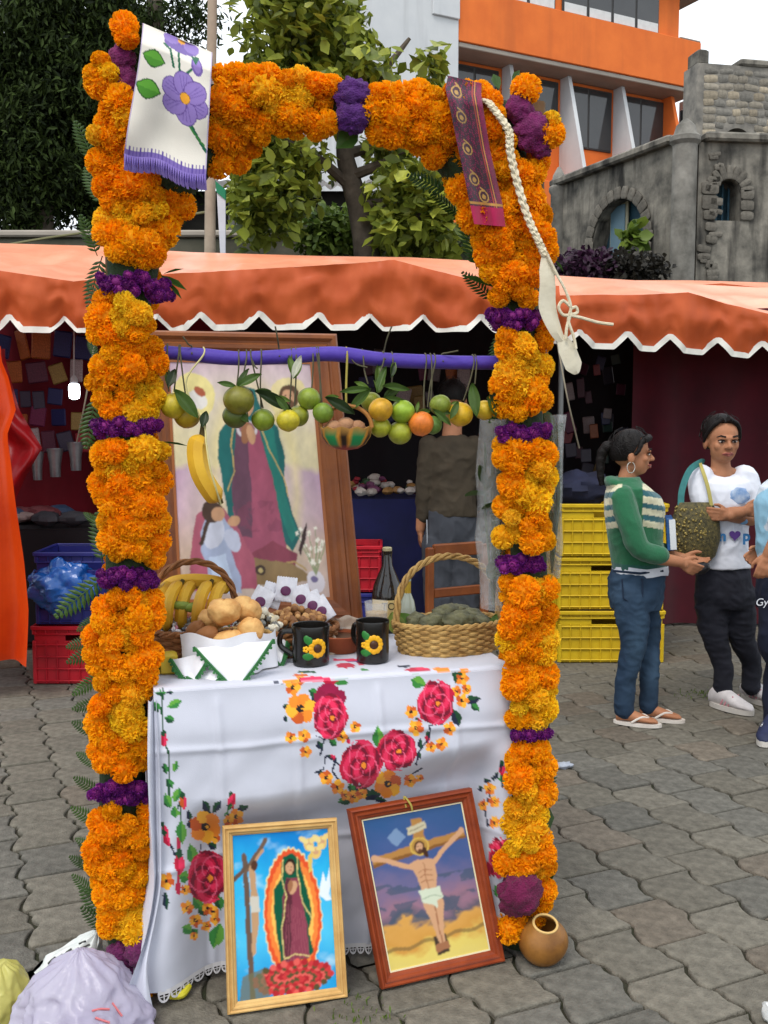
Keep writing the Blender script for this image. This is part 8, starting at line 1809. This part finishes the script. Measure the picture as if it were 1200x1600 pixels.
vbuild(jn, 'trousers', M('black_denim', S(24, 25, 34), S(34, 35, 46), ns=8, rough=.85, bump=.3, bs=30), ww, .0062, 3, folds=(.008, (8, 8, 14), 7))
snk = M('white_sneaker', S(214, 208, 208), S(192, 186, 186), ns=30, rough=.6); sole = M('rubber_sole', S(206, 200, 192), rough=.8)
def sneaker(par, ank, d, mat, stripe, L_=.25):
    d = V(d).normalized(); sd2 = V((-d.y, d.x, 0)); h0 = V((ank.x, ank.y, .02)) - d * .055; mb = MB(); shoe_last(mb, h0, d, L_, h=.085, w_=.045); s_ = mb.build('sneaker', mat, par)
    mb = MB(); ol = [V((h0.x, h0.y, .003)) + d * (L_ / 2 + (L_ / 2 + .004) * math.cos(a)) + sd2 * .047 * math.sin(a) * (1 + .1 * math.cos(a)) for a in [2 * math.pi * i / 26 for i in range(26)]]; mb.prism(ol, V((0, 0, .026))); mb.build('sole', sole, s_, ang=30)
    mb = MB()
    for sg in (-1, 1):
        for i in range(3): a = h0 + d * (.085 + .022 * i); mb.tube([a + sd2 * sg * .038 + V((0, 0, .012)), a + d * .012 + sd2 * sg * .036 + V((0, 0, .04)), a + d * .02 + sd2 * sg * .024 + V((0, 0, .066))], .004, 5)
    mb.build('side_stripe', stripe, s_)
    mb = MB()
    for i in range(4): a = h0 + d * (.11 + .022 * i) + V((0, 0, .072 - .011 * i)); mb.tube([a - sd2 * .018, a + V((0, 0, .004)), a + sd2 * .018], .0035, 5)
    mb.build('lace', sole, s_)
pinks = M('pink_stripe', S(206, 140, 150), rough=.6); sneaker(ww, G(1124, 1106), V((.55, -.7, 0)), snk, pinks); sneaker(ww, G(1172, 1094), V((.4, -.8, 0)), snk, pinks)
# shoulder bag
bg_ = thing('shoulder_bag', F(1090, 880, -.10), 'olive sequinned shoulder bag with teal strap', 'bag'); mb = MB(); rings = []
for (py, xl, xr, dp) in ((878, 1070, 1108, .03), (868, 1058, 1118, .045), (840, 1048, 1126, .055), (810, 1050, 1124, .05), (788, 1056, 1116, .035), (782, 1060, 1112, .02)):
    a, b_ = F(xl, py, -.13), F(xr, py + (6 if py < 800 else 0), -.13); m_ = (a + b_) / 2; r_ = (b_ - a).length / 2; rings.append([m_ + V((r_ * math.cos(t_), dp * math.sin(t_), 0)) for t_ in [2 * math.pi * i / 26 for i in range(26)]])
mb.loft(rings); mb.build('bag_body', M('sequin_olive', S(112, 100, 58), S(50, 48, 34), ns=70, rough=.5, bump=.6, bs=220, detail=2), bg_)
sq = MB(); 
for i in range(170):
    t_ = R.uniform(-2.9, -.25); py = R.uniform(792, 872); xl, xr = interp([(782, 1060), (790, 1055), (840, 1048), (868, 1058), (878, 1070)], py), interp([(782, 1112), (790, 1117), (840, 1126), (868, 1118), (878, 1108)], py)
    m_ = (xl + xr) / 2; p = F(m_ + (xr - xl) / 2 * math.cos(t_), py, -.13 + interp([(782, .02), (810, .05), (840, .055), (878, .03)], py) * math.sin(t_) - .002); sq.ell(p, (.006, .003, .006), 6, 4)
sq.build('sequins', M('gold_sequin', S(190, 164, 92), S(90, 84, 54), ns=90, rough=.3, metal=.5), bg_, kind='stuff')
def strap(path, w_, mat, par, name='strap'):
    q = bez(path, 6); mb = MB(); kk = len(q); rg = []
    for i, p in enumerate(q):
        d = (q[min(i + 1, kk - 1)] - q[max(i - 1, 0)]).normalized(); s_ = d.cross(V((0, 1, 0))).normalized(); rg.append([p - s_ * w_ , p + s_ * w_, p + s_ * w_ + V((0, .006, 0)), p - s_ * w_ + V((0, .006, 0))])
    mb.loft(rg); return mb.build(name, mat, par, ang=40)
teal = M('teal_strap', S(64, 128, 126), S(48, 104, 104), ns=20, rough=.8)
strap([F(1064, 790, -.14), F(1066, 765, -.12), F(1078, 735, -.08), F(1096, 722, -.02), F(1100, 724, .05)], .016, teal, bg_); strap([F(1112, 790, -.15), F(1106, 760, -.13), F(1098, 735, -.09), F(1094, 722, -.02)], .009, M('straw_strap', S(176, 164, 92), rough=.8), bg_)

# ------------------------------------------------ third figure, cut by the right edge of the frame
Y_ = 4.74; k_ = Y_ / FPX
F = lambda px, py, dy=0.0: P(px + 13, py, Y_ + dy)
tw = thing('person', V((X_(1222), Y_, 0)), 'person with long black hair in pale blue top, cut by the right edge', 'person')
body = MB(); RmT = Matrix((V((.25, -.97, 0)).normalized(), V((-.97, -.25, 0)).normalized(), V((0, 0, 1)))).transposed()
W = head(body, tw, F(1222, 716), RmT, 1.02, dict(locks=[([(.05, -.05, .2), (.075, -.05, .12), (.085, -.04, 0), (.085, -.02, -.12), (.07, .0, -.2)], (.04, .022)), ([(.06, .03, .19), (.085, .0, .12), (.095, .0, 0), (.09, .03, -.1), (.08, .05, -.17)], (.03, .016)), ([(-.05, -.05, .2), (-.075, -.05, .12), (-.085, -.04, 0), (-.085, -.02, -.14)], (.04, .022)), ([(0, -.08, .18), (0, -.11, .08), (0, -.11, -.05), (0, -.10, -.18)], (.06, .035)), ([(.05, .06, .19), (.075, .05, .12), (.082, .05, .03), (.08, .06, -.06)], (.02, .012))]))
limbs(body, [F(1222, 748), F(1222, 712)], [.054, .046]); body.ell(F(1222, 830), (.08, .09, .2), 18, 12); body.ell(F(1222, 900), (.08, .09, .13), 18, 12)
RS, LS = F(1216, 752, -.17), F(1224, 752, .17); rE, rW_ = F(1206, 828, -.20), F(1188, 866, -.18); lE, lW_ = F(1206, 828, .18), F(1180, 860, .10)
limbs(body, [RS, rE, rW_], [.048, .04, .028]); limbs(body, [LS, lE, lW_], [.048, .04, .028]); hand(body, rW_, V((-.3, -.1, -.9)), V((.3, .9, 0)), V((-1, 0, 0)), .92, .5); hand(body, lW_, V((-.8, -.2, -.4)), V((0, -1, 0)), V((0, 0, 1)), .92, .4)
aR, aL = G(1220, 1146), G(1240, 1138); aR.z = aL.z = .08
limbs(body, [F(1208, 930, -.08), F(1204, 1010, -.09), aR], [.06, .05, .034]); limbs(body, [F(1224, 930, .07), F(1222, 1010, .08), aL], [.06, .05, .034])
vbuild(body, 'body', skin_m, tw, .0056, 3)
tp_ = MB(); rings = []
for (py, xl, xr, dp) in ((888, 1176, 1262, .15), (860, 1172, 1262, .15), (820, 1170, 1264, .15), (785, 1168, 1268, .165), (762, 1176, 1262, .165), (748, 1192, 1248, .12), (742, 1202, 1240, .07)):
    a, b_ = F(xl, py), F(xr, py); m_ = (a + b_) / 2; r_ = (b_ - a).length / 2; rings.append([m_ + V((r_ * math.cos(t_), dp * math.sin(t_), 0)) for t_ in [2 * math.pi * i / 26 for i in range(26)]])
tp_.loft(rings); limbs(tp_, [RS, F(1210, 790, -.19), rE], [.066, .06, .054]); limbs(tp_, [LS, F(1210, 790, .18), lE], [.066, .06, .054])
def tcol(co):
    n = np.array([mnoise.noise(V((a * 4, b_ * 4, d * 7))) for a, b_, d in co]); m = (n > .05)[:, None]; return np.where(m, np.array(S(150, 196, 220)), np.array(S(214, 222, 232)))
vbuild(tp_, 'blouse', M('pale_blue_blouse', vcol=True, rough=.85, var=.1, ns=30, bump=.2, bs=30), tw, .0062, 3, tcol, folds=(.010, (7, 7, 6), 8))
jn = MB(); rings = []
for (py, xl, xr, dp) in ((880, 1178, 1260, .145), (910, 1172, 1264, .15), (950, 1172, 1264, .15)):
    a, b_ = F(xl, py), F(xr, py); m_ = (a + b_) / 2; r_ = (b_ - a).length / 2; rings.append([m_ + V((r_ * math.cos(t_), dp * math.sin(t_), 0)) for t_ in [2 * math.pi * i / 24 for i in range(24)]])
jn.loft(rings); limbs(jn, [F(1208, 930, -.08), F(1204, 1010, -.09), aR + V((0, 0, .3)), aR + V((0, 0, -.01))], [.106, .092, .086, .092], 18); limbs(jn, [F(1224, 930, .07), F(1222, 1010, .08), aL + V((0, 0, .3)), aL + V((0, 0, -.01))], [.106, .092, .086, .092], 18)
vbuild(jn, 'trousers', M('navy_trousers', S(26, 30, 50), S(20, 24, 40), ns=6, rough=.85, bump=.25, bs=22), tw, .0066, 3, folds=(.012, (7, 7, 5), 9))
text_mb('Gyala', .05, F(1187, 941, -.185), V((1, 0, .03)).normalized(), V((.15, 0, 1)).normalized()).build('lettering', M('white_thread', S(214, 216, 222), rough=.8), tw, smooth=False)
sneaker(tw, G(1206, 1153), V((-.55, -.8, 0)), M('navy_sneaker', S(40, 46, 78), S(30, 36, 60), ns=20, rough=.7), M('white_stripe', S(210, 210, 212), rough=.6), .23); sneaker(tw, G(1238, 1142), V((-.4, -.9, 0)), M('navy_sneaker', S(40, 46, 78)), M('white_stripe', S(210, 210, 212)), .23)

F = lambda px, py, dy=0.0: P(px, py, Y_ + dy)
# ------------------------------------------------ man seen from behind in the shade of the middle stall
Y_ = 6.35; k_ = Y_ / FPX
mn = thing('person', V((X_(708), Y_, 0)), 'man seen from behind in brown shirt and grey side-striped trousers', 'person')
body = MB(); RmM = Matrix((V((1, 0, 0)), V((0, 1, .0)), V((0, 0, 1)))).transposed()
head(body, mn, F(708, 650, .06), Matrix((V((1, 0, 0)), V((0, .94, -.33)), V((0, .33, .94)))).transposed(), 1.08, dict(locks=[]), face=False)
limbs(body, [F(706, 684), F(708, 646, .05)], [.066, .056]); body.ell(F(706, 750), (.10, .07, .22), 18, 12); body.ell(F(706, 830), (.11, .08, .14), 18, 12)
RS, LS = F(742, 698), F(670, 698); lE, lW_ = F(664, 770), F(657, 826, .02); rE, rW_ = F(752, 768, .05), F(740, 800, .24)
limbs(body, [LS, lE, lW_], [.055, .047, .032]); limbs(body, [RS, rE, rW_], [.055, .047, .032]); hand(body, lW_, V((0, .1, -1)), V((1, .2, 0)), V((0, 1, 0)), 1.02, .3); hand(body, rW_, V((-.3, .9, -.2)), V((0, 0, -1)), V((-1, 0, 0)), 1.02, .4)
aR, aL = V((X_(726), Y_, .08)), V((X_(690), Y_ - .02, .08)); limbs(body, [F(722, 850), F(724, 960), aR], [.095, .062, .042]); limbs(body, [F(690, 850), F(688, 960), aL], [.095, .062, .042])
vbuild(body, 'body', skin_m, mn, .0065, 3)
tp_ = MB(); rings = []
for (py, xl, xr, dp) in ((806, 668, 746, .125), (770, 670, 744, .12), (730, 668, 746, .125), (705, 666, 748, .12), (690, 676, 738, .10), (680, 690, 726, .07)):
    a, b_ = F(xl, py), F(xr, py); m_ = (a + b_) / 2; r_ = (b_ - a).length / 2; rings.append([m_ + V((r_ * math.cos(t_), dp * math.sin(t_), 0)) for t_ in [2 * math.pi * i / 26 for i in range(26)]])
tp_.loft(rings); limbs(tp_, [LS, F(667, 736), lE, F(660, 806, .01)], [.07, .066, .058, .046]); limbs(tp_, [RS, F(748, 736, .02), rE, F(745, 788, .16)], [.07, .066, .058, .046])
vbuild(tp_, 'shirt', M('brown_shirt', S(70, 61, 48), S(54, 47, 37), ns=8, rough=.9, bump=.3, bs=20), mn, .0068, 3, folds=(.012, (6, 6, 7), 11))
jn = MB(); rings = []
for (py, xl, xr, dp) in ((796, 668, 744, .118), (830, 664, 750, .13), (862, 666, 748, .125)):
    a, b_ = F(xl, py), F(xr, py); m_ = (a + b_) / 2; r_ = (b_ - a).length / 2; rings.append([m_ + V((r_ * math.cos(t_), dp * math.sin(t_), 0)) for t_ in [2 * math.pi * i / 24 for i in range(24)]])
jn.loft(rings); limbs(jn, [F(724, 850), F(726, 950), aR + V((0, 0, .3)), aR + V((0, 0, -.01))], [.12, .095, .085, .085], 18); limbs(jn, [F(688, 850), F(686, 950), aL + V((0, 0, .3)), aL + V((0, 0, -.01))], [.12, .095, .085, .085], 18)
vbuild(jn, 'trousers', M('grey_trousers', S(66, 69, 76), S(52, 55, 62), ns=6, rough=.85, bump=.25, bs=20), mn, .0068, 3, folds=(.014, (6, 6, 5), 12))
mb = MB(); mb.tube([F(667, 812, -.06), F(668, 860, -.08), F(670, 930, -.06), F(672, 1000, -.05)], .005, 5); mb.build('side_stripe', M('pale_stripe', S(150, 154, 160), rough=.8), mn)
for a_ in (aR, aL): mb = MB(); shoe_last(mb, V((a_.x, a_.y - .06, .003)), V((0, 1, 0)), .27, h=.09, w_=.048); mb.build('shoe', M('black_shoe', S(26, 24, 24), rough=.4), mn)
# the one in shade behind the goods: dark jacketed stallholder is not shown
